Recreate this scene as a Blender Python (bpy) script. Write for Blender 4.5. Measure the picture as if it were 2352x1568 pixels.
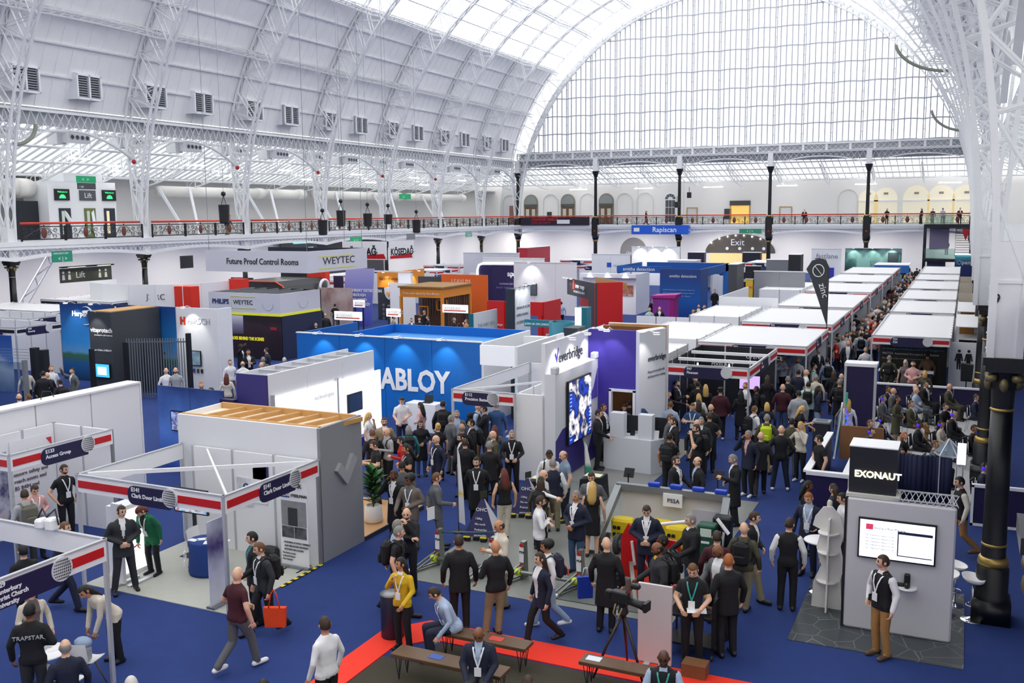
import bpy, bmesh, math, random
import numpy as np
from mathutils import Vector, Matrix
for _o in list(bpy.data.objects): bpy.data.objects.remove(_o)
SC = bpy.context.scene; COL = SC.collection
R = math.radians; PI = math.pi
# ---------------------------------------------------------------- camera
F_PX, YAW, PIT, ROL, EYE = 2223.0, 0.43799, 0.13125, -0.00805, 7.557
def _axes():
    f = Vector((-math.sin(YAW)*math.cos(PIT), math.cos(YAW)*math.cos(PIT), -math.sin(PIT)))
    r = Vector((math.cos(YAW), math.sin(YAW), 0)); u = r.cross(f)
    return r*math.cos(ROL)+u*math.sin(ROL), u*math.cos(ROL)-r*math.sin(ROL), f
CR, CU, CF = _axes()
cd = bpy.data.cameras.new('camera'); cam = bpy.data.objects.new('camera', cd); COL.objects.link(cam)
cd.sensor_width = 36; cd.lens = F_PX/2352*36; cd.clip_start = .05; cd.clip_end = 800
cam.matrix_world = Matrix(((CR.x,CU.x,-CF.x,0),(CR.y,CU.y,-CF.y,0),(CR.z,CU.z,-CF.z,EYE),(0,0,0,1)))
SC.camera = cam
def ray(px, py): return CF + CR*((px-1176)/F_PX) - CU*((py-784)/F_PX)
def at(px, py, z=0.):
    d = ray(px, py); t = (z-EYE)/d.z; return (d.x*t, d.y*t)
# ---------------------------------------------------------------- sky and exposure
W = bpy.data.worlds.new('sky'); SC.world = W; W.use_nodes = True
_bg = W.node_tree.nodes['Background']; _bg.inputs[0].default_value = (1.,.985,.96,1); _bg.inputs[1].default_value = 1.75
vs = SC.view_settings; vs.view_transform = 'Standard'; vs.look = 'None'; vs.exposure = .68; vs.gamma = 1; vs.use_curve_mapping = False
SC.cycles.max_bounces = 8; SC.cycles.diffuse_bounces = 5; SC.cycles.transparent_max_bounces = 16
SC.cycles.caustics_reflective = False; SC.cycles.caustics_refractive = False
SC.cycles.use_denoising = True; SC.cycles.sample_clamp_indirect = 6
# ---------------------------------------------------------------- materials
MATS = {}
def lin(c):
    if isinstance(c, str): c = tuple(int(c[i:i+2],16)/255 for i in (0,2,4))
    return tuple((x/12.92 if x <= .04045 else ((x+.055)/1.055)**2.4) for x in c)
def mat(c, rough=.55, metal=0., emit=0., noise=0., scale=8., bump=0., alpha=1.):
    key = (c, rough, metal, emit, noise, scale, bump, alpha)
    if key in MATS: return MATS[key]
    m = bpy.data.materials.new('m_'+str(c)); m.use_nodes = True; nt = m.node_tree
    b = nt.nodes['Principled BSDF']; col = lin(c)
    b.inputs['Base Color'].default_value = (*col,1); b.inputs['Roughness'].default_value = rough; b.inputs['Metallic'].default_value = metal
    if emit: b.inputs['Emission Color'].default_value = (*col,1); b.inputs['Emission Strength'].default_value = emit
    if alpha < 1: b.inputs['Alpha'].default_value = alpha
    if noise or bump:
        tc = nt.nodes.new('ShaderNodeTexCoord'); n = nt.nodes.new('ShaderNodeTexNoise'); n.inputs['Scale'].default_value = scale; n.inputs['Detail'].default_value = 5
        nt.links.new(tc.outputs['Object'], n.inputs['Vector'])
        if noise:
            mx = nt.nodes.new('ShaderNodeMixRGB'); mx.inputs[1].default_value = (*[x*(1-noise) for x in col],1); mx.inputs[2].default_value = (*[min(1,x*(1+noise)) for x in col],1)
            nt.links.new(n.outputs['Fac'], mx.inputs[0]); nt.links.new(mx.outputs[0], b.inputs['Base Color'])
        if bump:
            bp = nt.nodes.new('ShaderNodeBump'); bp.inputs['Strength'].default_value = bump; bp.inputs['Distance'].default_value = .02
            nt.links.new(n.outputs['Fac'], bp.inputs['Height']); nt.links.new(bp.outputs[0], b.inputs['Normal'])
    MATS[key] = m; return m
def ramp_mat(stops, axis=2, lo=0., hi=1., rough=.5, noise=0., scale=3., const=False):
    """printed panel: colours along one object axis, stirred by noise"""
    m = bpy.data.materials.new('print'); m.use_nodes = True; nt = m.node_tree; b = nt.nodes['Principled BSDF']; b.inputs['Roughness'].default_value = rough
    tc = nt.nodes.new('ShaderNodeTexCoord'); sp = nt.nodes.new('ShaderNodeSeparateXYZ'); nt.links.new(tc.outputs['Object'], sp.inputs[0])
    mr = nt.nodes.new('ShaderNodeMapRange'); mr.inputs[1].default_value = lo; mr.inputs[2].default_value = hi; nt.links.new(sp.outputs[axis], mr.inputs[0])
    src = mr.outputs[0]
    if noise:
        n = nt.nodes.new('ShaderNodeTexNoise'); n.inputs['Scale'].default_value = scale; n.inputs['Detail'].default_value = 6; nt.links.new(tc.outputs['Object'], n.inputs['Vector'])
        ma = nt.nodes.new('ShaderNodeMath'); ma.operation = 'MULTIPLY_ADD'; ma.inputs[1].default_value = noise; ma.inputs[2].default_value = -noise/2; nt.links.new(n.outputs['Fac'], ma.inputs[0])
        ad = nt.nodes.new('ShaderNodeMath'); ad.operation = 'ADD'; nt.links.new(src, ad.inputs[0]); nt.links.new(ma.outputs[0], ad.inputs[1]); src = ad.outputs[0]
    r = nt.nodes.new('ShaderNodeValToRGB'); e = r.color_ramp.elements; r.color_ramp.interpolation = 'CONSTANT' if const else 'LINEAR'
    while len(e) < len(stops): e.new(.5)
    for k, (p, c) in enumerate(stops): e[k].position = p; e[k].color = (*lin(c),1)
    nt.links.new(src, r.inputs[0]); nt.links.new(r.outputs[0], b.inputs['Base Color']); return m
def glass_mat(tint, gloss=.08, frost=0.):
    m = bpy.data.materials.new('glass'); m.use_nodes = True; nt = m.node_tree; nt.nodes.remove(nt.nodes['Principled BSDF']); out = nt.nodes['Material Output']
    t = nt.nodes.new('ShaderNodeBsdfTransparent'); t.inputs[0].default_value = (*tint,1); g = nt.nodes.new('ShaderNodeBsdfGlossy'); g.inputs['Roughness'].default_value = .08
    mx = nt.nodes.new('ShaderNodeMixShader'); mx.inputs[0].default_value = gloss; nt.links.new(t.outputs[0], mx.inputs[1]); nt.links.new(g.outputs[0], mx.inputs[2]); s = mx.outputs[0]
    if frost:
        d = nt.nodes.new('ShaderNodeBsdfTranslucent'); d.inputs[0].default_value = (*tint,1); m2 = nt.nodes.new('ShaderNodeMixShader'); m2.inputs[0].default_value = frost
        nt.links.new(s, m2.inputs[1]); nt.links.new(d.outputs[0], m2.inputs[2]); s = m2.outputs[0]
    nt.links.new(s, out.inputs['Surface']); return m
# ---------------------------------------------------------------- mesh builder
class MB:
    def __init__(s): s.v = []; s.f = []; s.m = []; s.k = 0
    def add(s, vs_, fs_):
        o = len(s.v); s.v += [tuple(p) for p in vs_]; s.f += [tuple(i+o for i in f) for f in fs_]; s.m += [s.k]*len(fs_); return s
    def mk(s, k): s.k = k; return s
    def box(s, x0, x1, y0, y1, z0, z1):
        if x0 > x1: x0, x1 = x1, x0
        if y0 > y1: y0, y1 = y1, y0
        return s.add([(x,y,z) for z in (z0,z1) for x,y in ((x0,y0),(x1,y0),(x1,y1),(x0,y1))], [(3,2,1,0),(4,5,6,7),(0,1,5,4),(1,2,6,5),(2,3,7,6),(3,0,4,7)])
    def bar(s, p, q, w, h=None, up=(0,0,1)):
        p = Vector(p); q = Vector(q); h = h or w; d = (q-p)
        if d.length < 1e-6: return s
        d.normalize(); a = d.cross(Vector(up))
        if a.length < 1e-3: a = d.cross(Vector((1,0,0)))
        a.normalize(); b = a.cross(d); a *= w/2; b *= h/2
        return s.add([p-a-b,p+a-b,p+a+b,p-a+b,q-a-b,q+a-b,q+a+b,q-a+b], [(0,1,2,3),(7,6,5,4),(0,4,5,1),(1,5,6,2),(2,6,7,3),(3,7,4,0)])
    def tube(s, pts, rad, n=8, cap=True, sx=1., sy=1.):
        pts = [Vector(p) for p in pts]; m = len(pts)
        rad = rad if hasattr(rad,'__len__') else [rad]*m
        t0 = (pts[1]-pts[0]).normalized(); a = t0.cross(Vector((0,0,1)))
        if a.length < 1e-3: a = Vector((1,0,0))
        a.normalize(); vs_ = []
        for i,p in enumerate(pts):
            t = (pts[min(i+1,m-1)]-pts[max(i-1,0)]).normalized(); a = (a-t*a.dot(t)).normalized(); b = t.cross(a)
            for k in range(n):
                an = 2*PI*k/n; vs_.append(p+(a*math.cos(an)*sx+b*math.sin(an)*sy)*rad[i])
        fs_ = [(i*n+k, i*n+(k+1)%n, (i+1)*n+(k+1)%n, (i+1)*n+k) for i in range(m-1) for k in range(n)]
        if cap: fs_ += [tuple(range(n-1,-1,-1)), tuple(range((m-1)*n, m*n))]
        return s.add(vs_, fs_)
    def lathe(s, prof, c=(0,0,0), n=16, sx=1., sy=1.):
        m = len(prof); vs_ = [(c[0]+r*math.cos(2*PI*k/n)*sx, c[1]+r*math.sin(2*PI*k/n)*sy, c[2]+z) for r,z in prof for k in range(n)]
        fs_ = [(i*n+k, i*n+(k+1)%n, (i+1)*n+(k+1)%n, (i+1)*n+k) for i in range(m-1) for k in range(n)]
        fs_ += [tuple(range(n-1,-1,-1)), tuple(range((m-1)*n, m*n))]
        return s.add(vs_, fs_)
    def prism(s, poly, d, o=(0,0,0), u=(1,0,0), v=(0,0,1)):
        """polygon (a,b) in plane o+a*u+b*v, extruded by the vector d"""
        o, u, v, d = map(Vector, (o,u,v,d)); n = len(poly)
        p = [o+u*a+v*b for a,b in poly]
        return s.add(p+[q+d for q in p], [tuple(range(n)), tuple(range(2*n-1,n-1,-1))]+[(i,n+i,n+(i+1)%n,(i+1)%n) for i in range(n)])
    def ball(s, c, r, n=10, m=7, sx=1., sy=1., sz=1.):
        return s.lathe([(max(1e-4,r*math.sin(PI*i/m)), -r*math.cos(PI*i/m)*sz) for i in range(m+1)], c, n, sx, sy)
    def rbox(s, x0, x1, y0, y1, z0, z1, r=.03):
        """box with chamfered vertical and top/bottom edges"""
        def ring(z, i): return [(x0+r+i,y0+i,z),(x1-r-i,y0+i,z),(x1-i,y0+r+i,z),(x1-i,y1-r-i,z),(x1-r-i,y1-i,z),(x0+r+i,y1-i,z),(x0+i,y1-r-i,z),(x0+i,y0+r+i,z)]
        vs_ = ring(z0,r*.6)+ring(z0+r,0)+ring(z1-r,0)+ring(z1,r*.6); f = [(i*8+k,i*8+(k+1)%8,(i+1)*8+(k+1)%8,(i+1)*8+k) for i in range(3) for k in range(8)]
        return s.add(vs_, f+[tuple(range(7,-1,-1)), tuple(range(24,32))])
    def mesh(s, name, mats, smooth=False, off=(0,0,0)):
        me = bpy.data.meshes.new(name)
        vv = [(x-off[0],y-off[1],z-off[2]) for x,y,z in s.v] if off != (0,0,0) else s.v
        me.from_pydata(vv, [], s.f)
        for m in (mats if isinstance(mats,(list,tuple)) else [mats]): me.materials.append(m)
        if any(s.m): me.polygons.foreach_set('material_index', s.m)
        if smooth: me.polygons.foreach_set('use_smooth', [True]*len(s.f))
        me.update(); return me
def rootloc(p):
    while p.parent: p = p.parent
    return tuple(p.location)
def tag(o, label=None, cat=None, group=None, kind=None):
    for k,v in (('label',label),('category',cat),('group',group),('kind',kind)):
        if v: o[k] = v
    return o
def link(name, data, parent=None):
    o = bpy.data.objects.new(name, data); COL.objects.link(o)
    if parent: o.parent = parent
    return o
def thing(name, label, cat, loc=(0,0,0), rz=0., group=None, kind=None):
    o = link(name, None); o.location = loc; o.rotation_euler = (0,0,rz); o.empty_display_size = .1; return tag(o, label, cat, group, kind)
def part(name, mb, m, parent, smooth=False, label=None, local=False, kind=None):
    """mesh given in world space (or in the thing's own space when local) under its thing"""
    off = (0,0,0) if local else rootloc(parent)
    return tag(link(name, mb.mesh(name, m, smooth, off), parent), label, kind=kind)
def single(name, mb, m, label, cat, loc=(0,0,0), group=None, smooth=False, kind=None):
    o = link(name, mb.mesh(name, m, smooth, loc)); o.location = loc; return tag(o, label, cat, group, kind)
def struct(name, mb, m, smooth=False, parent=None, label=None):
    o = link(name, mb.mesh(name, m, smooth), parent)
    if not parent: o['kind'] = 'structure'
    if label: o['label'] = label
    return o
def share(name, me, parent, loc=(0,0,0), rot=(0,0,0), scale=(1,1,1), kind=None):
    o = link(name, me, parent); o.location = loc; o.rotation_euler = rot; o.scale = scale
    if kind: o['kind'] = kind
    return o
def copy_tree(o, parent=None):
    c = o.copy(); COL.objects.link(c); c.parent = parent
    for ch in o.children: copy_tree(ch, c)
    return c
def text(parent, s, x, y, z, size, m, face='S', align='LEFT', name='lettering', sx=1., ext=.006, bold=0., local=False):
    """flat lettering standing on a wall that faces -Y (S) or +X (E); x,y,z is its baseline start"""
    cu = bpy.data.curves.new('lettering', 'FONT'); cu.body = s; cu.size = size; cu.align_x = align; cu.extrude = ext; cu.resolution_u = 2; cu.offset = bold; cu.space_character = 1.0
    cu.materials.append(m); o = link(name, cu, parent); off = (0,0,0) if local else rootloc(parent)
    o.location = (x-off[0], y-off[1], z-off[2]); o.rotation_euler = (PI/2,0,{'S':0,'E':PI/2,'N':PI}[face] if isinstance(face,str) else face); o.scale = (sx,1,1); return o
WHITE = mat('eef0f5',.6); IRON = mat('e9ebee',.5,noise=.05,scale=1.5); BLACK = mat('0e1016',.35); GOLD = mat('b59a55',.35,.7); RED = mat('d8321e',.4); STEEL = mat('9a9ea4',.35,.8)
GREY = mat('7d8186',.5); DGREY = mat('34373d',.5); PW = mat('f3f4f7',.5); ALU = mat('c6c9ce',.4,.3); CHROME = mat('d8dadd',.12,1.); BLK2 = mat('191b20',.5); WOOD = mat('c89a5e',.55,noise=.18,scale=3); EMW = mat('ffffff',.5,emit=6.)
# ================================================================= the hall
CX, CZ, RI, RO, BAY, Y0, YF = -25.9, 6.3, 26.2, 28.4, 10.5, 40.35, 113.85
LEG = 27.2; XL, XR = CX-26.43, CX+26.43; DECK = 6.15
def legx(z): return 26.66+.54*max(0.,min(1.,(z-5.5)/7.5))
def yk(k): return Y0+k*BAY
def onx(px, py, X): d = ray(px,py); t = X/d.x; return (X, d.y*t, EYE+d.z*t)
def ony(px, py, Y): d = ray(px,py); t = Y/d.y; return (d.x*t, Y, EYE+d.z*t)
# ---- floor
def carpet_mat(c1, c2):
    m = mat(c1, .95, noise=.12, scale=60, bump=.3); return m
fl = MB().box(-64,12,-6,126,-.3,0); struct('floor', fl, mat('1c3574',.95,noise=.16,scale=2.2,bump=.15))
# ---- ribs
def arch_pts(n=56):
    ins, outs = [], []
    for z in (4.95, 5.6): ins.append((-RI,z)); outs.append((-legx(z),z))
    for i in range(n+1):
        a = PI*i/n; c, s = math.cos(a), math.sin(a)
        ins.append((-RI*c, CZ+RI*s)); ox = -RO*c; zz = CZ+RO*s; lx = legx(zz); outs.append((max(-lx,min(lx,ox)), zz))
    for z in (5.6, 4.95): ins.append((RI,z)); outs.append((legx(z),z))
    return ins, outs
INS, OUTS = arch_pts()
RW = .24
def rib_meshes():
    ch, la, wb = MB(), MB(), MB(); n = len(INS)
    P = lambda q, y: (CX+q[0], y, q[1])
    for i in range(n-1):
        for y in (-RW, RW):
            for S in (INS, OUTS): ch.bar(P(S[i],y), P(S[i+1],y), .2, .12, up=(0,1,0)) if False else ch.bar(P(S[i],y), P(S[i+1],y), .15, .12)
        for S in (INS, OUTS):
            if i in (0,1,n-2,n-3) : continue
            a, b = P(S[i],-RW), P(S[i],RW); c, d = P(S[i+1],-RW), P(S[i+1],RW)
            la.bar(a,d,.09,.03); la.bar(b,c,.09,.03)
        for y in (-RW, RW):
            if i % 2 == 0: wb.bar(P(INS[i],y), P(OUTS[i],y), .1, .06)
            if 2 <= i < n-3:
                if i % 2 == 0: wb.bar(P(INS[i],y), P(OUTS[i+1],y), .1, .05); wb.bar(P(OUTS[i],y), P(INS[i+1],y), .08, .04)
                else: wb.bar(P(INS[i],y), P(OUTS[i+1],y), .08, .05)
    for sg in (-1,1):           # closed plate box above the capital
        for y in (-RW, RW): la.box(CX+sg*26.22, CX+sg*26.68, y-.03, y+.03, 4.95, 7.0)
        la.box(CX+sg*26.2-.04, CX+sg*26.2+.04, -RW, RW, 4.95, 6.9); la.box(CX+sg*26.68-.04, CX+sg*26.68+.04, -RW, RW, 4.95, 6.9)
    return ch.mesh('rib_chords', IRON), la.mesh('rib_lattice', IRON), wb.mesh('rib_web', IRON)
CH, LA, WBm = rib_meshes()
rv = MB()
for sg in (-1,1):
    for i in range(30):
        z = 5.05+i*.28
        for y in (-RW-.045, RW+.045):
            a = math.asin(max(0,min(1,(z-CZ)/RI))); rv.ball((CX+sg*(RI*math.cos(a) if z > CZ else RI)-sg*.055, y, z), .022, 6, 4)
RV = rv.mesh('rivets', IRON)
for k in range(-4, 8):
    t = thing('arched_rib', f'white lattice iron roof rib, {["front","second","third","fourth"][k+4] if k<0 else ["fifth","sixth","seventh","eighth","ninth","tenth","eleventh","twelfth and last"][k]} along the vault', 'roof rib', ({-3:.34,-2:.18}.get(k,0.),yk(k),0), group='iron ribs of the vault'); t['kind'] = 'structure'
    share('chords', CH, t); share('lattice', LA, t); share('web_bars', WBm, t)
    if k in (-3,-2): share('rivets', RV, t, kind='stuff')
    if k in (-3,-2):
        text(t, '9' if k == -2 else '8', CX+26.36, yk(k)-RW-.05, 5.9, .28, BLK2, 'S', name='bay_number')
# ---- iron columns (side galleries)
def column_meshes(h=4.95):
    sh = MB().lathe([(.31,0),(.31,.5),(.28,.55),(.28,1.0),(.23,1.06),(.21,1.1),(.2,2.5),(.185,h-1.0)],n=20)
    sh.box(-.33,.33,-.33,.33,0,.42)
    gd = MB().lathe([(.24,1.04),(.27,1.1),(.25,1.2),(.22,1.22)],n=20).lathe([(.205,1.42),(.225,1.45),(.205,1.48)],n=20).lathe([(.185,h-1.0),(.21,h-.97),(.185,h-.94)],n=20)
    cp = MB().lathe([(.185,h-.95),(.2,h-.6),(.26,h-.28),(.3,h-.26)],n=20); cp.box(-.36,.36,-.36,.36,h-.14,h); cp.box(-.32,.32,-.32,.32,h-.26,h-.13)
    vo = MB()
    for a in range(4):
        c, s = math.cos(a*PI/2+PI/4), math.sin(a*PI/2+PI/4)
        vo.lathe([(.02,-.07),(.09,-.06),(.105,0),(.09,.06),(.02,.07)],(c*.3,s*.3,h-.38),12)
        c, s = math.cos(a*PI/2), math.sin(a*PI/2); vo.ball((c*.24,s*.24,h-.5),.08,8,6,sz=1.6)
    return [('shaft',sh,BLACK,True),('gilt_rings',gd,GOLD,True),('capital',cp,BLACK,False),('volutes',vo,mat('7d7250',.4,.5),True)]
CM = [(n, b.mesh(n, m, s)) for n,b,m,s in column_meshes()]
ordn = ['first','second','third','fourth','fifth','sixth','seventh','eighth','ninth','tenth','eleventh','twelfth']
for k in range(-1, 7):
    t = thing('iron_column', f'black iron column with gilt capital, {ordn[k+1]} along the lift side gallery', 'column', (XL,yk(k),0), group='gallery columns'); t['kind']='structure'
    for n, me in CM: share(n, me, t)
for k in range(-3, 6):
    t = thing('iron_column', f'black iron column with gilt ring and scrolled capital, {ordn[k+3]} along the toilet wall side', 'column', (XR+(.34 if k == -3 else .2),yk(k),0), group='gallery columns'); t['kind']='structure'
    for n, me in CM: share(n, me, t)
# ---- far end columns: black, two storeys
S5 = (XR-XL)/5
fc = MB().lathe([(.36,0),(.36,.5),(.25,.6),(.23,4.0),(.42,4.5),(.42,4.75)],n=16); fc.box(-.38,.38,-.38,.38,4.75,6.9)
fc.lathe([(.26,6.9),(.2,7.1),(.18,11.9),(.24,12.0),(.4,12.5),(.46,12.65)],n=16)
FCM = fc.mesh('shaft', BLACK, False); fg = MB().lathe([(.3,6.95),(.33,7.05),(.3,7.15)],n=16).lathe([(.26,4.0),(.34,4.2),(.3,4.3)],n=16); FGM = fg.mesh('gilt_rings', GOLD, True); FBM = MB().prism([(0,.18),(.1,0),(-.1,0)],(0,-.03,0),o=(0,-.385,5.3)).mesh('red_mark', RED)
for j in range(6):
    t = thing('end_column', f'tall slender black iron column under the great window, {ordn[j]} from the vitrine corner' if j else 'tall slender black iron column at the corner of the two galleries', 'column', (XL+S5*j, YF, 0), group='end gallery columns'); t['kind']='structure'
    share('shaft', FCM, t); share('gilt_rings', FGM, t); share('red_mark', FBM, t)
    hs = MB().box(-.28,.28,-.3,.3,12.65,14.2); part('head_plate', hs, IRON, t, local=True)
# ---- arched lattice girders, one bay, along +X local from 0..L
def girder(L, top, bot_end, bot_mid, step, w=.05, chord=.12, flat=.16, solid=0.):
    g, c = MB(), MB(); n = 24
    bz = lambda x: bot_end+(bot_mid-bot_end)*(1-((x/L)*2-1)**2)
    c.box(0,L,-chord,chord,top-flat,top)
    for i in range(n):
        a, b = L*i/n, L*(i+1)/n; c.prism([(a,bz(a)),(b,bz(b)),(b,bz(b)+.1+solid),(a,bz(a)+.1+solid)],(0,chord*2,0),o=(0,-chord,0))
    x = 0
    while x < L-.01:
        x2 = min(L, x+step); xa, xb = x, x2
        g.bar((xa,-.03,top-flat),(xb,-.03,bz(xb)+.05),w,.03); g.bar((xa,.03,bz(xa)+.05),(xb,.03,top-flat),w,.03); x = x2
    return c.mesh('chords', IRON), g.mesh('lattice', IRON)
GU = girder(BAY, 14.25, 11.4, 13.05, .62, .07); GUS = girder(BAY, 14.25, 11.4, 13.05, .5, .06)
GD = girder(BAY, 5.82, 4.9, 5.25, .42, .055, .1, .2, .12); GDF = girder(S5, 5.82, 4.9, 5.3, .42, .055, .1, .2, .12); GUF = girder(S5, 14.25, 12.7, 13.6, .62, .06)
def place(nm, label, cat, meshes, loc, rz, grp):
    t = thing(nm, label, cat, loc, rz, grp, 'structure')
    for n, me in zip(('chords','lattice'), meshes): share(n, me, t)
    return t
for k in range(-2, 7):
    place('roof_girder', f'arched white lattice girder under the vault in bay {chr(97+k+2)} on the lift side', 'girder', GU, (XL-.45,yk(k),0), PI/2, 'girders under the vault')
    place('gallery_girder', f'white lattice girder below the gallery floor in bay {chr(97+k+2)} on the lift side', 'girder', GD, (XL+.35,yk(k),0), PI/2, 'gallery edge girders')
for k in range(-2, 7):
    place('roof_girder', f'arched white lattice girder under the vault in bay {chr(97+k+2)} on the toilet side', 'girder', GU, (XR+.45,yk(k),0), PI/2, 'girders under the vault')
for j in range(5):
    place('roof_girder', f'arched white lattice girder under the great window, span {chr(97+j)}', 'girder', GUF, (XL+S5*j,YF,0), 0, 'girders under the great window')
    place('gallery_girder', f'white lattice girder below the end gallery floor, span {chr(97+j)}', 'girder', GDF, (XL+S5*j,YF-.2,0), 0, 'end gallery girders')
tb, tl = MB(), MB()     # lattice band between girder and great window
tb.box(XL,XR,YF-.12,YF+.12,14.95,15.1); tb.box(XL,XR,YF-.2,YF+.4,14.25,14.33)
for i in range(84):
    a = XL+(XR-XL)*i/84; b = XL+(XR-XL)*(i+1)/84; tl.bar((a,YF-.05,14.33),(b,YF-.05,14.95),.05,.03); tl.bar((b,YF-.05,14.33),(a,YF-.05,14.95),.05,.03)
    if i % 4 == 0: tl.box(a-.12,a+.12,YF-.1,YF,14.3,15.05)
t = thing('window_sill_girder', 'shallow lattice band running below the great window', 'girder', (0,YF,0)); t['kind']='structure'; part('chords', tb, IRON, t); part('lattice', tl, IRON, t)
# ---- galleries: deck, white fascia, balustrade
dk = MB().box(-63,XL+.1,-2,YF,5.9,6.05); struct('floor_gallery_side', dk, mat('b9bcc2',.7))
dk = MB().box(-63,12,YF,124,5.9,6.05); struct('floor_gallery_end', dk, mat('b9bcc2',.7))
dk = MB().box(XR+.5,12,12,YF,5.9,6.05); struct('floor_gallery_opposite', dk, mat('b9bcc2',.7))
fs = MB().box(XL+.2,XL+.5,-2,YF,5.82,6.1); struct('trim_1', fs, IRON); fs = MB().box(XL,XR,YF-.35,YF,5.82,6.1); struct('trim_2', fs, IRON)
def balus_meshes(L):
    fr, sc, md = MB(), MB(), MB()
    fr.box(0,L,-.02,.02,.08,.14); fr.box(0,L,-.02,.02,.86,.92)
    for x in (.03,L-.03): fr.box(x-.05,x+.05,-.04,.04,0,.95)
    fr.box(L/2-.03,L/2+.03,-.03,.03,.9,.98)
    c = L/2
    def arc(cx,cz,r,a0,a1,n=9,w=.025):
        p = [(cx+r*math.cos(R(a0+(a1-a0)*i/n)),0,cz+r*math.sin(R(a0+(a1-a0)*i/n))) for i in range(n+1)]
        for i in range(n): sc.bar(p[i],p[i+1],w,.02,up=(0,1,0))
    for s in (-1,1):
        e = c+s*(L/2-.1); q = (e+c)/2
        sc.bar((c+s*.22,0,.84),(e,0,.16),.03,.02); arc(c, .14, .66, 90-s*80, 90, 10, .03)
        for (x,z,r) in ((e-s*.18,.66,.17),(q,.3,.14),(q+s*.05,.68,.12),(e-s*.2,.3,.12),(c+s*.38,.5,.13)): arc(x,z,r,0,360,10); arc(x,z,r*.5,-60,200,7)
    md.lathe([(.01,-.04),(.2,-.03),(.25,0),(.2,.03),(.01,.04)],n=16); v = md.v; md.v = [(c+x*.85, z, .5+y*1.35) for x,y,z in v]
    return fr.mesh('frame',BLACK), sc.mesh('scrollwork',BLACK), md.mesh('medallion',mat('6d3a33',.5),True)
BM = balus_meshes(BAY/3*.94); BMF = balus_meshes(S5/4*.96); kb = 0
def balus(meshes, loc, rz, label):
    t = thing('balustrade_panel', label, 'railing', loc, rz, 'cast iron balustrade panels')
    for n, me in zip(('frame','scrollwork','medallion'), meshes): share(n, me, t)
side = lambda v: 'lift side'
for k in range(0, 7):
    for i in range(3): balus(BM, (XL+.35, yk(k)+.55+i*(BAY-1)/3, 6.1), PI/2, f'black scrollwork balustrade panel with medallion, {["near","middle","far"][i]} of three in lift side bay {chr(97+k)}')
for j in range(5):
    for i in range(4):
        if j == 0 and i < 3: pass
        balus(BMF, (XL+S5*j+.4+i*(S5-.7)/4, YF-.2, 6.1), 0, f'black scrollwork balustrade panel with medallion, {ordn[i]} of four in end gallery span {chr(97+j)}')
for k in range(0,7):
    r = MB().tube([(XL+.35,yk(k)+.55,7.2),(XL+.35,yk(k+1)-.55,7.2)],.07,8); single('handrail', r, mat('e0391c',.35), f'red gallery handrail in lift side bay {chr(97+k)}', 'handrail', (XL+.35,yk(k)+.5,7.1), 'red handrails', True)
for j in range(5):
    r = MB().tube([(XL+S5*j+.3,YF-.2,7.2),(XL+S5*(j+1)-.3,YF-.2,7.2)],.07,8); single('handrail', r, mat('e0391c',.35), f'red gallery handrail of end gallery span {chr(97+j)}', 'handrail', (XL+S5*j,YF-.2,7.1), 'red handrails', True)
# ---- vault skin: white boarding below, glazing above
BOARD = mat('f1f2f4',.75,noise=.06,scale=.8)
RS = 28.55; A0, A1, NR = 16.7, 41.2, 6; DA = (A1-A0)/NR; PL = RS*R(DA)
bd = MB(); nb = 10
for i in range(nb):
    a, b = BAY*i/nb, BAY*(i+1)/nb
    bd.box(-PL/2-.02,PL/2+.02,a+.05,b-.05,-.03,.05); bd.box(-PL/2-.02,PL/2+.02,a-.05,a+.05,.03,.09)
bd.box(-PL/2-.02,PL/2+.02,0,BAY,-.09,-.03)
BDM = bd.mesh('boarding', BOARD)
vault = link('ceiling_vault', None); vault['kind'] = 'structure'; vault['label'] = 'white boarded lower slope of the barrel vault'
for sg in (-1,1):
    for k in (range(-4,7) if sg < 0 else range(-3,7)):
        for r in range(NR):
            a = R(A0+DA*(r+.5)); o = share('roof_panel', BDM, vault, (CX+sg*RS*math.cos(a), yk(k), CZ+RS*math.sin(a)))
            # local x = tangent, local z = outward normal pointing in
            n = Vector((-sg*math.cos(a),0,-math.sin(a))); y = Vector((0,1,0)); x = y.cross(n)
            o.matrix_world = Matrix.Translation(o.location) @ Matrix((x,y,n)).transposed().to_4x4()
ROOFG = glass_mat((.9,.91,.93),.04,.45); SKYG = glass_mat((.74,.75,.77),.03,.08)
GA = 12.2; NG = 8; gp, gb = MB(), MB(); M = 4
for m in range(M):
    a, b = R(-GA/2+GA*m/M), R(-GA/2+GA*(m+1)/M)
    P = lambda an, y, r: (r*math.sin(an), y, r*math.cos(an))
    gp.add([P(a,0,RS),P(b,0,RS),P(b,BAY,RS),P(a,BAY,RS)], [(0,1,2,3)])
    for i in range(1,17): y = BAY*i/17; gb.bar(P(a,y,RS-.06),P(b,y,RS-.06),.045,.09)
for s in (-GA/6,GA/6): gb.bar((RS*math.sin(R(s))-.0,0,RS*math.cos(R(s))-.2),(RS*math.sin(R(s)),BAY,RS*math.cos(R(s))-.2),.1,.2)
GPM, GBM = gp.mesh('pane', ROOFG), gb.mesh('bars', IRON)
lant = link('ceiling_glazing', None); lant['kind'] = 'structure'; lant['label'] = 'glazed crown of the barrel vault with white bars'
for k in range(-4,7):
    for r in range(NG):
        a = R(A1+GA*(r+.5)-90)
        o = share('pane', GPM, lant, (CX,yk(k),CZ), (0,a,0)); o = share('glazing_bars', GBM, lant, (CX,yk(k),CZ), (0,a,0))
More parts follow.
